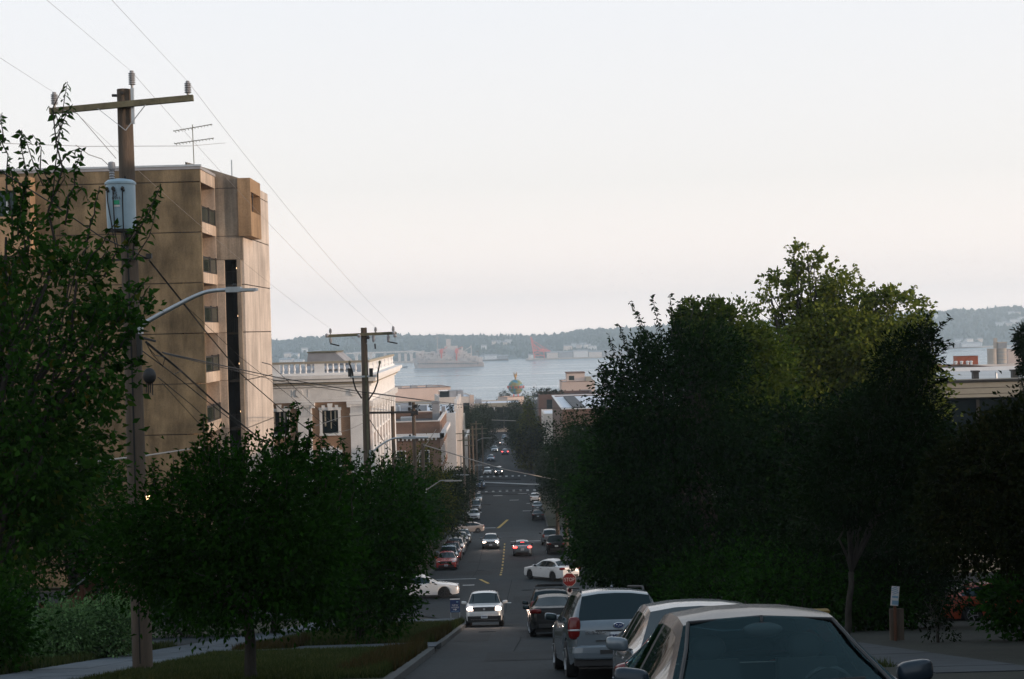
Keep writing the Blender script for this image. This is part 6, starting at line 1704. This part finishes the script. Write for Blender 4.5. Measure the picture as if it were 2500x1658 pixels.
car('sedan', 'blue', .1, 353, 0, 'small blue car driving away with a red tail light at the street end', FG, tail=True)
car('sedan', 'paleblue', -2.6, 366, 180, 'small pale car parked at left near the street end', FG)
car('sedan', 'grey', -.6, 396, 180, 'tiny far car with two lit headlights at the street end', FG, lit=True)
car('sedan', 'paleblue', -.1, 430, 0, 'tiny pale car farthest away at the street end', FG)
PR = 'cars parked along the right kerb'
car('pickup', 'black', 4.75, 139.5, 0, 'black pickup parked under the right trees below the crossing', PR)
car('suv', 'silver', 4.55, 152.4, 0, 'silver wagon parked ahead of the black pickup at right', PR)
car('sedan', 'black', 4.7, 214, 0, 'black sedan parked at right beyond the second crossing', PR)
car('sedan', 'silver', 4.95, 226, 0, 'silver sedan parked at right under the leaves beyond the second crossing', PR)
car('sedan', 'white', 4.9, 240, 0, 'white sedan parked farthest at right before the zebra crossing', PR)
car('sedan', 'orange', 17.6, 50.5, 90, 'red car parked in deep shade under the trees at the right edge')
# ------------------------------------------------------------------ poles, lamps, wires, signs
def insul(m, c, h=.36, r=.075, n=6):
    prof = [(.025, 0), (.03, .06)]
    for i in range(n):
        z = .06 + i * (h - .1) / n; d = (h - .1) / n
        prof += [(r * .55, z), (r, z + d * .35), (r * .95, z + d * .6), (r * .55, z + d * .95)]
    prof += [(r * .5, h - .04), (r * .6, h - .02), (r * .45, h)]
    m.lathe(prof, c, 12)

# pole 1
b1 = D(330, 1548, 30); t1 = D(287, 207, 30)
b1 = Vector((b1.x, 30, gz(30) + .15))
p1 = empty('utility_pole', b1, label='tall weathered wooden utility pole with crossarm standing in the left grass', cat='utility pole', group=None)
top = Vector((t1.x, 30, t1.z)) - b1
m = MB(); m.tube([(0, 0, -.4), top * .25, top * .5, top * .75, top], [.215, .20, .185, .17, .155], 16); m.build('pole', MT['wood_pole'], p1, smooth=40)
A, B = D(115, 257, 29.78) - b1, D(446, 226, 29.78) - b1
m = MB(); m.beam(A, B, .10, .125); m.build('crossarm', MT['wood_arm'], p1)
pv = D(290, 301, 29.75) - b1
for px, py in ((226, 251), (336, 242)):
    q = D(px, py, 29.72) - b1; m = MB(); m.beam(q, pv, .03, .012); m.build('brace', MT['steel'], p1)
INS = {}
for nm, (px, py, dy) in dict(l=(126, 246, 29.78), r=(434, 220, 29.78)).items():
    c = D(px, py, dy) - b1; m = MB(); insul(m, c - Vector((0, 0, .02)), .32); m.build('insulator', MT['porcelain'], p1, smooth=40); INS[nm] = c + b1 + Vector((0, 0, .29))
c = D(305, 203, 29.84) - b1; m = MB(); insul(m, c, .36); m.build('insulator', MT['porcelain'], p1, smooth=40); INS['m'] = c + b1 + Vector((0, 0, .34))
m = MB(); m.span((c.x - .03, c.y - .02, c.z - .75), (c.x + .03, c.y + .04, c.z)); m.build('pole_top_pin', MT['steel'], p1)
m = MB()
for z in (-.1, -.35): m.box(Vector((0, -.17, z)) + top, (.06, .06, .06))
m.tube([top + Vector((-.16, 0, -.12)), top + Vector((-.26, -.02, -.12))], .03, 6); m.build('bolt', MT['frame_dark'], p1)
# lower bracket with wires at 600
q = D(300, 600, 29.8) - b1; m = MB(); m.beam(q + Vector((-.4, 0, 0)), q + Vector((.42, 0, .03)), .05, .05); m.box(q + Vector((.40, 0, .07)), (.12, .08, .1)); m.build('cable_bracket', MT['frame_dark'], p1)
q2 = D(322, 800, 29.75) - b1; m = MB(); m.box(q2, (.10, .1, .5)); m.tube([q2 + Vector((0, 0, .2)), q2 + Vector((.35, -.05, .1))], .025, 6); m.build('cable_bracket', MT['frame_dark'], p1)
m = MB(); q3 = D(345, 868, 29.6) - b1; m.ball(q3, (.14, .1, .17), 10, 8)
for i in range(4): m.tube([q3 + Vector((-.06 + i * .04, 0, -.1)), q3 + Vector((-.08 + i * .045, 0, -.35 - .05 * (i % 2)))], .012, 4)
m.build('splice_case', MT['plastic'], p1, smooth=60)
m = MB(); m.tube([(.0, -.2, .2), (.0, -.19, top.z * .5), top * .85 + Vector((0, -.17, 0))], .02, 5); m.build('ground_wire', MT['cable'], p1)
m = MB(); z_ = D(340, 1150, 29.7) - b1; m.tube([z_ + Vector((-.06, .1, 0)), z_], .02, 5); m.build('lamp_arm', MT['steel'], p1)
m = MB(); m.ball(z_ + Vector((.02, 0, 0)), .055, 10, 8); m.build('bulb', MT['bulb'], p1, smooth=180)
# transformer
tb, tt_ = D(281, 530, 29.55), D(279, 424, 29.55)
tr = empty('transformer', tb, label='grey cylindrical transformer with green label hanging on the nearest pole', cat='transformer')
H_ = (tt_ - tb).length; r_ = 33 * K * 29.55 / F
m = MB(); m.lathe([(r_ * .94, 0), (r_ * .97, .04), (r_, .3), (r_, H_ - .02), (r_ * 1.06, H_ - .02), (r_ * 1.06, H_ + .02), (r_ * .85, H_ + .07), (r_ * .3, H_ + .10), (.01, H_ + .105)], n=28); m.build('tank', MT['tank'], tr, smooth=40)
MB().lathe([(r_ * .93, -.05), (r_ * .95, 0)], n=28).build('tank_foot', MT['frame_dark'], tr)
m = MB(); insul(m, (-.17, 0, H_ + .04), .36, .06, 5); m.lathe([(.075, 0), (.08, .06), (.07, .14), (.03, .16)], (-.17, 0, H_ + .30), 12); m.build('bushing', MT['porcelain'], tr, smooth=40)
for i, x in enumerate((-.22, -.07, .12)):
    y = -math.sqrt(r_ * r_ - x * x) - .03
    m = MB(); m.ball((x, y, H_ - .13), (.04, .05, .045), 8, 6); m.ball((x + .03, y - .02, H_ - .17), (.025, .03, .03), 8, 5); m.build('terminal', MT['frame_dark'], tr, smooth=180)
    x2 = (-.10, -.05, .12)[i]; y2 = -math.sqrt(r_ * r_ - x2 * x2) - .03
    m = MB(); m.tube([(x, y, H_ - .13), (x * .9 + x2 * .1, y - .02, H_ * .6), (x2 * .8 + x * .2, y2 - .02, .15), (x2, y2, -.1), (x2 + .04, y2 + .1, -.5)], .014, 5); m.build('lead', MT['cable'], tr)
MB().span((-.075, -r_ - .012, H_ * .52), (.045, -r_ + .03, H_ * .61)).build('sticker', MT['green_label'], tr)
MB().span((-.08, -r_ - .012, H_ * .47), (.055, -r_ + .03, H_ * .508)).build('sticker', MT['sign_white'], tr)
text('75', .11, MT['frame_dark'], 'number', tr, (-.04, -r_ - .012, H_ * .73), ex=.003)
text('17715', .075, MT['frame_dark'], 'number', tr, (-.02, -r_ - .012, H_ * .655), ex=.003)
m = MB(); m.box((.16, .12, H_ * .8), (.12, .24, .06)); m.box((.16, .12, H_ * .25), (.12, .24, .06)); m.build('hanger', MT['steel'], tr)

def street_lamp_arm(name, pts, d, label, group=None, r=.03, head=(.62, .2)):
    sm = MT['steel'] if d < 90 else MT['lamp_grey']
    P3 = [D(x, y, d) for x, y in pts]
    o = P3[0]; root = empty(name, o, label=label, cat='street lamp', group=group)
    cur = []
    for i in range(len(P3) - 1):
        for t in np.linspace(0, 1, 5)[:-1]:
            a, b = P3[i], P3[i + 1]; p0 = P3[max(i - 1, 0)]; p3 = P3[min(i + 2, len(P3) - 1)]
            t2, t3 = t * t, t * t * t
            cur.append(.5 * ((2 * a) + (b - p0) * t + (2 * p0 - 5 * a + 4 * b - p3) * t2 + (3 * a - p0 - 3 * b + p3) * t3) - o)
    cur.append(P3[-1] - o)
    m = MB(); m.tube(cur, [r * (1 - .25 * i / len(cur)) for i in range(len(cur))], 8); m.build('arm', sm, root, smooth=60)
    e = cur[-1]; L_, w = head
    m = MB(); m.box(e + Vector((L_ * .22, 0, 0)), (L_ * .5, w, .11)); m.box(e + Vector((L_ * .72, 0, -.01)), (L_ * .55, w * 1.2, .055)); m.build('lamp_head', sm, root)
    m = MB(); m.box(e + Vector((L_ * .72, 0, -.045)), (L_ * .4, w * .8, .02)); m.build('lens', MT['lens_clear'], root)
    m = MB(); m.lathe([(.04, 0), (.045, .05), (.02, .07)], e + Vector((L_ * .25, 0, .055)), 8); m.build('photocell', MT['frame_dark'], root)
    m = MB(); m.box((0, 0, 0), (.10, .16, .34)); m.build('bracket', MT['steel'], root)
    return root
street_lamp_arm('street_lamp', [(323, 752), (395, 712), (470, 676), (525, 669)], 29.9, 'long curved steel street lamp arm reaching from the nearest pole', r=.05, head=(.62, .26))

# pole 2
d5 = 58.0
def pole(px_top, py_top, px_bot, d, r0, r1, label, group=None, name='utility_pole'):
    t_ = P(px_top, py_top, d); b_ = P(px_bot, py_top + 400, d); g = gz(d) + .12
    base = Vector((t_.x, d, g)); root = empty(name, base, label=label, cat='utility pole', group=group)
    m = MB(); m.tube([(0, 0, -.3), (0, 0, (t_.z - g) * .5), (0, 0, t_.z - g)], [r0, (r0 + r1) / 2, r1], 12); m.build('pole', MT['wood_pole'], root, smooth=40)
    return root, base
p2, b2 = pole(888, 800, 897, d5, .19, .125, 'wooden utility pole with loaded crossarm in front of the white apartment house')
Z1 = lambda x, y, dd=d5 - .15: P(660 + x / 5.9125, 780 + y / 5.9125, dd) - b2
m = MB(); m.beam(Z1(800, 240), Z1(1820, 195), .10, .12); m.build('crossarm', MT['wood_arm'], p2)
for q in ((1165, 245, 1295, 345), (1180, 262, 1295, 375), (1455, 250, 1385, 355)): m = MB(); m.beam(Z1(q[0], q[1]), Z1(q[2], q[3]), .03, .014); m.build('brace', MT['steel'], p2)
I2 = []
for x, y0, y1, h in ((868, 215, 140, .24), (1520, 195, 105, .24), (1775, 190, 88, .26)):
    c = Z1(x, y0); m = MB(); insul(m, c, h, .07, 4); m.build('insulator', MT['porcelain'], p2, smooth=40); I2.append(c + b2 + Vector((0, 0, h)))
for x, y0, y1 in ((868, 250, 345), (1485, 200, 330), (1700, 210, 320)):
    a, b = Z1(x, y0), Z1(x + 4, y1); m = MB(); m.tube([a, a.lerp(b, .3), a.lerp(b, .32), a.lerp(b, .8), b], [.03, .05, .065, .055, .03], 8); m.build('fuse_cutout', MT['porcelain'], p2)
for x0, y0, x1, y1 in ((865, 350, 995, 380), (1510, 350, 1515, 425), (1690, 320, 1835, 348)): m = MB(); m.tube([Z1(x0, y0), Z1(x1, y1)], .03, 5); m.build('fuse_tube', MT['plastic'], p2)
for x, y in ((815, 228), (1280, 236), (1780, 192), (1800, 235), (1410, 260)): m = MB(); m.ball(Z1(x, y, d5 - .25), .075, 8, 6); m.build('dead_end', MT['porcelain'] if x != 1410 else MT['plastic'], p2)
m = MB(); m.beam(Z1(1150, 832), Z1(1530, 815), .07, .07); m.build('lower_crossarm', MT['steel'], p2)
for x in (1148, 1455): m = MB(); m.box(Z1(x, 765), (.14, .12, .34)); m.build('lightning_arrester', MT['frame_dark'], p2)
m = MB(); m.tube([Z1(1145, 640), Z1(1185, 760), Z1(1200, 900), Z1(1230, 1000), Z1(1320, 1140)], .035, 6); m.build('riser_cable', MT['cable'], p2)
m = MB(); m.tube([Z1(1578, 630), Z1(1550, 780), Z1(1550, 900), Z1(1500, 1040), Z1(1415, 1165)], .035, 6); m.build('riser_cable', MT['cable'], p2)
for x in (1145, 1578): m = MB(); m.lathe([(.03, 0), (.05, .04), (.05, .12), (.02, .16)], Z1(x, 650), 8); m.build('cable_end', MT['crane_red'] if False else MT['wood_arm'], p2)
m = MB(); m.span((.02, -.19, 1), (.10, -.13, b2.z * 0 + 11)); m.build('conduit', MT['wood_arm'], p2)
Z5 = lambda x, y: (( 640 + x / 3.2667) / K, (740 + y / 3.2667) / K)
street_lamp_arm('street_lamp', [Z5(860, 1205), Z5(950, 1130), Z5(1040, 1082), Z5(1130, 1073)], d5 - .1, 'curved steel street lamp arm on the second pole before the white house', r=.04, head=(1.0, .26))
# further poles
pA, bA = pole(958, 992, 962, 105, .17, .13, 'wooden pole at left of the twin pole frame past the cross street')
pB, bB = pole(1009, 982, 1014, 106, .17, .13, 'wooden pole at right of the twin pole frame past the cross street')
xa, xb = P(898, 1008, 104.8), P(1020, 1006, 104.8)
cf = empty('pole_crossarm', xa, label='long dark timber crossarm spanning the two poles past the cross street', cat='crossarm')
m = MB(); m.beam((0, 0, 0), xb - xa, .12, .16); m.build('beam', MT['frame_dark'], cf)
m = MB()
for x, z in ((-.3, .1), (.2, .3), (-.1, -.3), (.25, -.2), (-.25, .5)): m.box((x, -.1, (P(1009, 982, 106).z - bB.z) + z - .6), (.2, .2, .26))
m.build('pole_gear', MT['frame_dark'], pB)
for z in (5.2, 6.0): MB().box((-.2, -.2, z), (.4, .3, .55)).build('switch_box', MT['frame_dark'], pA)
pC, bC_ = pole(1032, 1083, 1034, 122, .17, .14, 'shorter wooden pole with slanting pale cable beside the yellowish tree')
m = MB()
hC = P(1032, 1083, 122).z - bC_.z
for dx, dz in ((-1.1, -1.8), (-.9, -2.2), (1.2, 1.2)): m.tube([(0, 0, hC - .5), (dx, -.2, hC + dz)], .03, 5)
m.build('cable_tail', MT['white_cable'], pC)
PG = 'far poles along the left pavement'
for px, py, d, lab in ((1131, 1050, 205, 'thin dark pole nearest on the far left pavement'), (1144, 1064, 222, 'thin dark pole second on the far left pavement'), (1153, 1040, 236, 'thin dark pole third on the far left pavement'), (1162, 1028, 262, 'sunlit orange pole farthest on the far left pavement'), (1177, 1040, 290, 'short pale pole at the far end of the left pavement')):
    r_p, b_p = pole(px, py, px, d, .19, .15, lab, PG)
    h = P(px, py, d).z - b_p.z
    m = MB()
    for z, w in ((-.5, 1.1), (-1.5, .9)): m.beam((-w, -.2, h + z), (w, -.2, h + z), .1, .12)
    m.build('crossarm', MT['wood_arm'], r_p)
for px, py, d, lab in ((1357, 1118, 143, 'sunlit wooden pole stub standing in front of the right trees'), (1378, 1124, 147, 'second sunlit wooden pole beside the first one in the right trees')):
    pole(px, py, px, d, .2, .16, lab)
Z4 = lambda x, y: ((600 + x / 2.81) / K, (1100 + y / 2.81) / K)
street_lamp_arm('street_lamp', [Z4(1235, 272), Z4(1285, 240), Z4(1335, 207), Z4(1368, 208)], 101.5, 'thin curved street lamp arm reaching out of the left trees', r=.045, head=(1.2, .2))
street_lamp_arm('street_lamp', [Z4(1412, 180), Z4(1432, 168), Z4(1460, 166), Z4(1470, 168)], 178, 'short pale street lamp arm above the left trees', r=.08, head=(1.1, .4))
street_lamp_arm('street_lamp', [Z4(1530, 132), Z4(1555, 117), Z4(1578, 102), Z4(1588, 101)], 240, 'small street lamp arm beside the far dark poles', r=.08, head=(1.6, .4))
Z6 = lambda x, y: ((940 + x / 3.92) / K, (880 + y / 3.92) / K)
street_lamp_arm('street_lamp', [Z6(880, 768), Z6(905, 756), Z6(930, 746), Z6(945, 743)], 270, 'farthest small street lamp arm by the sunlit orange pole', r=.08, head=(1.6, .4))
# traffic signal arm
a, b = D(1215, 1118, 256), D(1110, 1113, 256)
g = gz(256); sgn = empty('traffic_signal', (a.x + 4.2, 256, g + .1), label='pale horizontal traffic signal arm reaching over the far zebra crossing', cat='traffic signal')
o = Vector(sgn.location); m = MB(); m.tube([a + Vector((4.2, 0, -.2)) - o, a - o, b - o], [.13, .11, .08], 8); m.build('arm', MT['steel'], sgn)
m = MB(); m.tube([(0, 0, 0), (0, 0, a.z - o.z + .6)], .14, 8); m.build('post', MT['steel'], sgn)
for t in (.98,): q = a.lerp(b, t) - o; MB().box(q + Vector((0, 0, -.55)), (.35, .3, 1.0)).build('signal_head', MT['frame_dark'], sgn)
rs = empty('traffic_signal', P(1126, 1137, 262) - Vector((0, 0, 3.4)), label='red lit pedestrian signal on a post at the far left pavement', cat='traffic signal')
MB().tube([(0, 0, -3), (0, 0, 3.2)], .08, 6).build('post', MT['frame_dark'], rs)
MB().box((0, 0, 3.4), (.55, .4, .6)).build('signal_head', MT['frame_dark'], rs)
MB().ball((0, -.21, 3.4), (.17, .05, .17), 8, 6).build('lens', emit('signal_red', (1, .05, .05), 2.0), rs)

# wires; every cable its own thing
def wire(pts, r, mt, label, group=None, sag=0.0, name='power_cable', n=18):
    pts = [Vector(p) for p in pts]
    o = pts[0].copy(); out_ = []
    for i in range(len(pts) - 1):
        for t in np.linspace(0, 1, n)[:(None if i == len(pts) - 2 else -1)]:
            p = pts[i].lerp(pts[i + 1], float(t)); p.z -= sag * 4 * t * (1 - t); out_.append(p - o)
    m = MB(); m.tube(out_, r, 4)
    root = m.build(name, MT[mt]); root.location = o
    return props(root, label, 'cable', group)
UP = 'bare wires from the nearest crossarm out of the picture'
DN = 'bare wires from the nearest crossarm down to the second pole'
for kx, (px, py) in dict(l=(-60, 95), m=(75, -28), r=(232, -28)).items():
    wire([INS[kx], D(px, py, 17)], .0032, 'wire', {'l': 'bare wire leaving the left insulator up to the left border', 'm': 'bare wire leaving the pole top insulator upwards', 'r': 'bare wire leaving the right insulator upwards'}[kx], UP)
for kx, i in (('l', 0), ('m', 1), ('r', 2)):
    wire([INS[kx], I2[i]], .0045, 'wire', {'l': 'bare wire from the left insulator down to the second pole', 'm': 'bare wire from the pole top insulator down to the second pole', 'r': 'bare wire from the right insulator across the sky to the second pole'}[kx], DN, sag=.25)
wire([D(-20, 330, 60), D(200, 338, 62), D(440, 337, 64), D(520, 330, 70)], .012, 'wire', 'faint level wire across the sky behind the pole and antenna')
wire([D(175, 335, 29.6), D(205, 357, 29.6), D(235, 367, 29.6), D(253, 384, 29.5)], .008, 'white_cable', 'thin looping wire into the transformer bushing', name='jumper_wire')
wire([D(130, 250, 29.7), D(178, 262, 29.7), D(268, 366, 29.8)], .007, 'wire', 'thin wire slanting behind the pole below the crossarm', name='jumper_wire')
Z2 = lambda x, y, d: P(x / 2.8, 600 + y / 2.8, d)
S2 = P(892, 1010, d5 - .15)
wire([D(-10, 388, 20), D(120, 470, 25), D(230, 545, 28), D(340, 597, 29.8)], .014, 'cable', 'black cable crossing the cherry leaves to the nearest pole')
wire([Z2(1020, 100, 29.8), Z2(1400, 580, 38), Z2(1650, 880, 46), Z2(1960, 1150, 53), P(835, 1108, d5)], .022, 'cable', 'thick black cable dropping from the nearest pole across the tower')
wire([Z2(1030, 108, 29.8), Z2(1280, 420, 37), Z2(1640, 760, 46), Z2(1960, 1010, 53), P(850, 1085, d5)], .010, 'cable', 'thin black cable dropping beside the thick one across the tower')
wire([Z2(1000, 660, 29.8), Z2(1230, 850, 36), Z2(1520, 1115, 44), Z2(1790, 1330, 51), P(800, 1180, d5)], .034, 'cable', 'heavy black cable bundle ending in the round street tree')
wire([Z2(960, 710, 29.8), Z2(1150, 850, 36), Z2(1500, 1130, 44), Z2(1780, 1340, 51)], .016, 'cable', 'black cable running just under the heavy bundle')
wire([Z2(1000, 665, 29.7), Z2(1040, 740, 30.2), Z2(1120, 830, 32), Z2(1190, 880, 34), Z2(1240, 855, 36)], .009, 'cable', 'loose loop of cable under the heavy bundle', name='cable_loop')
wire([Z2(1010, 690, 29.7), Z2(1060, 750, 30.4), Z2(1130, 760, 32), Z2(1110, 830, 32.1)], .009, 'cable', 'second loose cable loop nearest the pole under the bundle', name='cable_loop')
wire([Z2(1110, 730, 29.8), Z2(1500, 815, 40), P(679, 922, 50), P(894, 959, d5 - .2), P(1020, 976, 106), P(1100, 990, 180)], .016, 'cable', 'nearly level black cable from the nearest pole past the white house')
wire([Z2(1120, 738, 29.8), Z2(1500, 828, 40), P(679, 930, 50), P(894, 964, d5 - .2), P(1012, 990, 106)], .010, 'cable', 'second nearly level cable just below the first by the white house')
wire([Z2(1080, 900, 29.7), Z2(1300, 1080, 37), Z2(1600, 1350, 46), Z2(1700, 1440, 50)], .012, 'cable', 'black cable from the dark splice case down behind the tree')
wire([Z2(1110, 940, 29.7), Z2(1300, 1150, 37), Z2(1450, 1310, 42), Z2(1600, 1420, 47)], .009, 'cable', 'lower thin cable from the dark splice case')
wire([Z2(520, 1492, 34), Z2(860, 1450, 40), Z2(1000, 1435, 45), Z2(1390, 1375, 70)], .025, 'white_cable', 'pale cable slanting across the lower tower front')
wire([P(640, 885, 60), P(660, 890, 64), P(744, 970, 80), P(820, 1040, 95)], .02, 'cable', 'black cable sloping from the tower past the white house window')
wire([P(896, 1015, d5), P(945, 1090, 90), P(982, 1130, 104)], .02, 'cable', 'dark guy cable slanting from the second pole to the twin poles')
wire([P(895, 1012, d5), P(835, 1018, 57), P(770, 1040, 55)], .012, 'white_cable', 'thin pale cable drooping left of the second pole')
wire([P(893, 1030, d5), P(850, 1050, 57.5), P(790, 1062, 56)], .010, 'white_cable', 'second thin pale cable drooping left of the second pole')
wire([P(1032, 1086, 121.9), P(1090, 1103, 122), P(1144, 1120, 124), P(1231, 1146, 127), P(1357, 1171, 143)], .045, 'white_cable', 'pale thick cable crossing the street between the wooden poles')
wire([P(894, 958, d5 - .2), P(1000, 972, 110), P(1140, 990, 180), P(1270, 997, 200), P(1425, 996, 190)], .03, 'cable', 'dark cable running over the far roofs to the right trees')
OV = 'dark overhead wires over the far crossing'
for i, (x0, y0, x1, y1, d) in enumerate(((600, 1130, 1300, 1136, 255), (600, 1140, 1300, 1140, 257), (850, 1212, 1360, 1206, 246), (840, 1250, 1350, 1246, 244), (840, 1275, 1360, 1282, 240), (800, 1380, 1010, 1382, 200), (1020, 570, 1250, 578, 330))):
    A_, B_ = Z6(x0, y0), Z6(x1, y1)
    wire([D(*A_, d), D(*B_, d)], .055 if d < 300 else .07, 'cable' if i != 6 else 'white_cable', ('topmost second third fourth fifth lowest'.split()[i] + ' dark overhead wire over the far crossing' if i != 6 else 'pale overhead wire by the glass building'), OV if i != 6 else None)

# stop sign
ps = P(1390, 1415, 80.0); gS = gz(80) + .0
sg = empty('stop_sign', (ps.x, 80.0, gz(80)), label='red octagonal stop sign on a post with a small plate below', cat='sign')
h = ps.z - gz(80); ra = .40
oc = [(ra * math.cos(PI / 8 + i * PI / 4), ra * math.sin(PI / 8 + i * PI / 4)) for i in range(8)]
def octo(r, y0, y1): 
    m = MB(); vs = [(x * r, y0, h + z * r) for x, z in oc] + [(x * r, y1, h + z * r) for x, z in oc]
    return m.add(vs, [tuple(range(8)), tuple(range(15, 7, -1))] + [(i, i + 8, (i + 1) % 8 + 8, (i + 1) % 8) for i in range(8)])
octo(1.0, -.05, -.035).build('sign_border', MT['sign_white'], sg); octo(.94, -.056, -.0505).build('sign_face', MT['sign_red'], sg)
text('STOP', .30, MT['sign_white'], 'lettering', sg, (0, -.062, h), ex=.003, sx=.82)
MB().span((-.03, -.03, 0), (.03, .03, h + .3)).build('post', MT['steel'], sg)
m = MB(); m.span((-.16, -.05, h - .86), (.16, -.035, h - .45)); m.build('small_plate', MT['sign_white'], sg)
m = MB(); m.lathe([(.12, 0), (.12, .004), (.09, .004), (.09, 0)], (0, -.056, h - .59), 16, 'Y'); m.box((0, -.054, h - .59), (.2, .006, .025), mat=Matrix.Rotation(.8, 3, 'Y')); m.build('prohibition_ring', MT['sign_red'], sg)
text('P', .15, MT['frame_dark'], 'lettering', sg, (0, -.054, h - .59), ex=.002)
# blue new homes sign
pn = P(1111, 1479, 74.5); gN = gz(74.5) + .15
nh = empty('yard_sign', (pn.x, 74.5, gN), label='navy blue new homes sign with white arrow on the left corner verge', cat='sign')
w_, h0, h1 = 23.5 * 74.5 / F, P(1111, 1495, 74.5).z - gN, P(1111, 1464, 74.5).z - gN
MB().span((-w_ / 2, -.02, h0), (w_ / 2, .02, h1)).build('panel', MT['sign_navy'], nh)
MB().span((-w_ / 2 - .01, -.03, h1), (w_ / 2 + .01, .03, h1 + .045)).build('top_rail', MT['sign_white'], nh)
text('NEW', .125, MT['sign_white'], 'lettering', nh, (0, -.024, h0 + (h1 - h0) * .56), ex=.003, sx=1.15)
text('HOMES', .125, MT['sign_white'], 'lettering', nh, (0, -.024, h0 + (h1 - h0) * .38), ex=.003, sx=1.0)
m = MB(); z_ = h0 + (h1 - h0) * .22; m.box((-.05, -.024, z_), (.12, .006, .03)); m.add([(.0, -.026, z_ - .06), (.09, -.026, z_), (.0, -.026, z_ + .06)], [(0, 1, 2)]); m.build('arrow', MT['sign_white'], nh)
m = MB(); m.box((0, -.024, h0 + .06), (w_ * .8, .006, .02)); m.box((.12, -.024, h1 - .12), (.11, .006, .06)); m.build('small_print', MT['sign_blue'], nh)
m = MB()
for s in (-1, 1): m.span((s * (w_ / 2 - .02) - .015, -.015, 0), (s * (w_ / 2 - .02) + .015, .015, h1))
m.build('leg', MT['steel'], nh)
# leaning pale blue sign at right
d7 = 34.5
ps = D(2066, 1376, d7); gR = gz(d7) + .15
rs = empty('yard_sign', (ps.x, d7, gR), label='pale blue and white sign leaning on a post in the dark right verge', cat='sign')
h = ps.z - gR; w_ = .185; hh = .235
rot = Matrix.Rotation(R(6), 3, 'Y')
m = MB(); m.box((0, 0, h), (w_, .02, hh * 2), mat=rot); m.build('panel', MT['sign_white'], rs)
m = MB()
for i in range(4): m.box((-.02 + .012 * i, -.013, h + .2 - i * .045), (w_ * .8, .006, .018), mat=Matrix.Rotation(R(-18), 3, 'Y'))
m.box((.0, -.013, h - .02), (w_ * .8, .006, .05), mat=rot); m.box((.0, -.013, h - .16), (w_ * .85, .006, .10), mat=rot); m.build('print', MT['sign_blue'], rs)
MB().span((-.03, .012, -.1), (.03, .06, h - .1)).build('post', MT['fence'], rs)
MB().span((-.12, .06, 0), (.22, .12, h - .33)).build('backing_board', MT['wood_pole'], rs)
# yellow box on the dark right verge
p = D(1895, 1422, 34); yb = empty('newspaper_box', (p.x, 34, gz(34) + .1), label='small dull yellow box standing in the dark right verge', cat='box')
MB().span((-.17, -.12, 0), (.17, .12, p.z - gz(34))).build('body', MT['box_yellow'], yb); MB().span((-.19, -.14, p.z - gz(34)), (.19, .14, p.z - gz(34) + .05)).build('lid', MT['box_yellow'], yb)

# brown fence boards and stair rail behind the left shrubs
d8 = 46.5
fx0, fx1 = D(90, 1400, d8).x, D(335, 1400, d8).x
fe = empty('fence', (fx0, d8, gz(d8) + .1), label='brown vertical board fence stepping up behind the left shrubs', cat='fence')
nb = 26; bw = (fx1 - fx0) / nb
for i in range(nb):
    px = 90 + (335 - 90) * (i + .5) / nb
    py = 1392 - 62 * max(0, min(1, (px - 140) / 75)) if px < 215 else 1330
    zt_ = D(px, py, d8).z - (gz(d8) + .1)
    MB().span((i * bw + .006, -.02 + .006 * (i % 2), 0), ((i + 1) * bw - .006, .01 + .006 * (i % 2), zt_)).build('board', MT['fence'], fe)
a, b = D(160, 1365, d8 - .1), D(216, 1318, d8 - .1); o = Vector(fe.location)
m = MB(); m.beam(a - o, b - o, .10, .05); m.build('sloping_rail', MT['steel'], fe)
for px in (226, 245): q = D(px, 1330, d8 - .15) - o; MB().span((q.x - .05, q.y - .05, 0), (q.x + .05, q.y + .05, q.z)).build('post', MT['frame_dark'], fe)
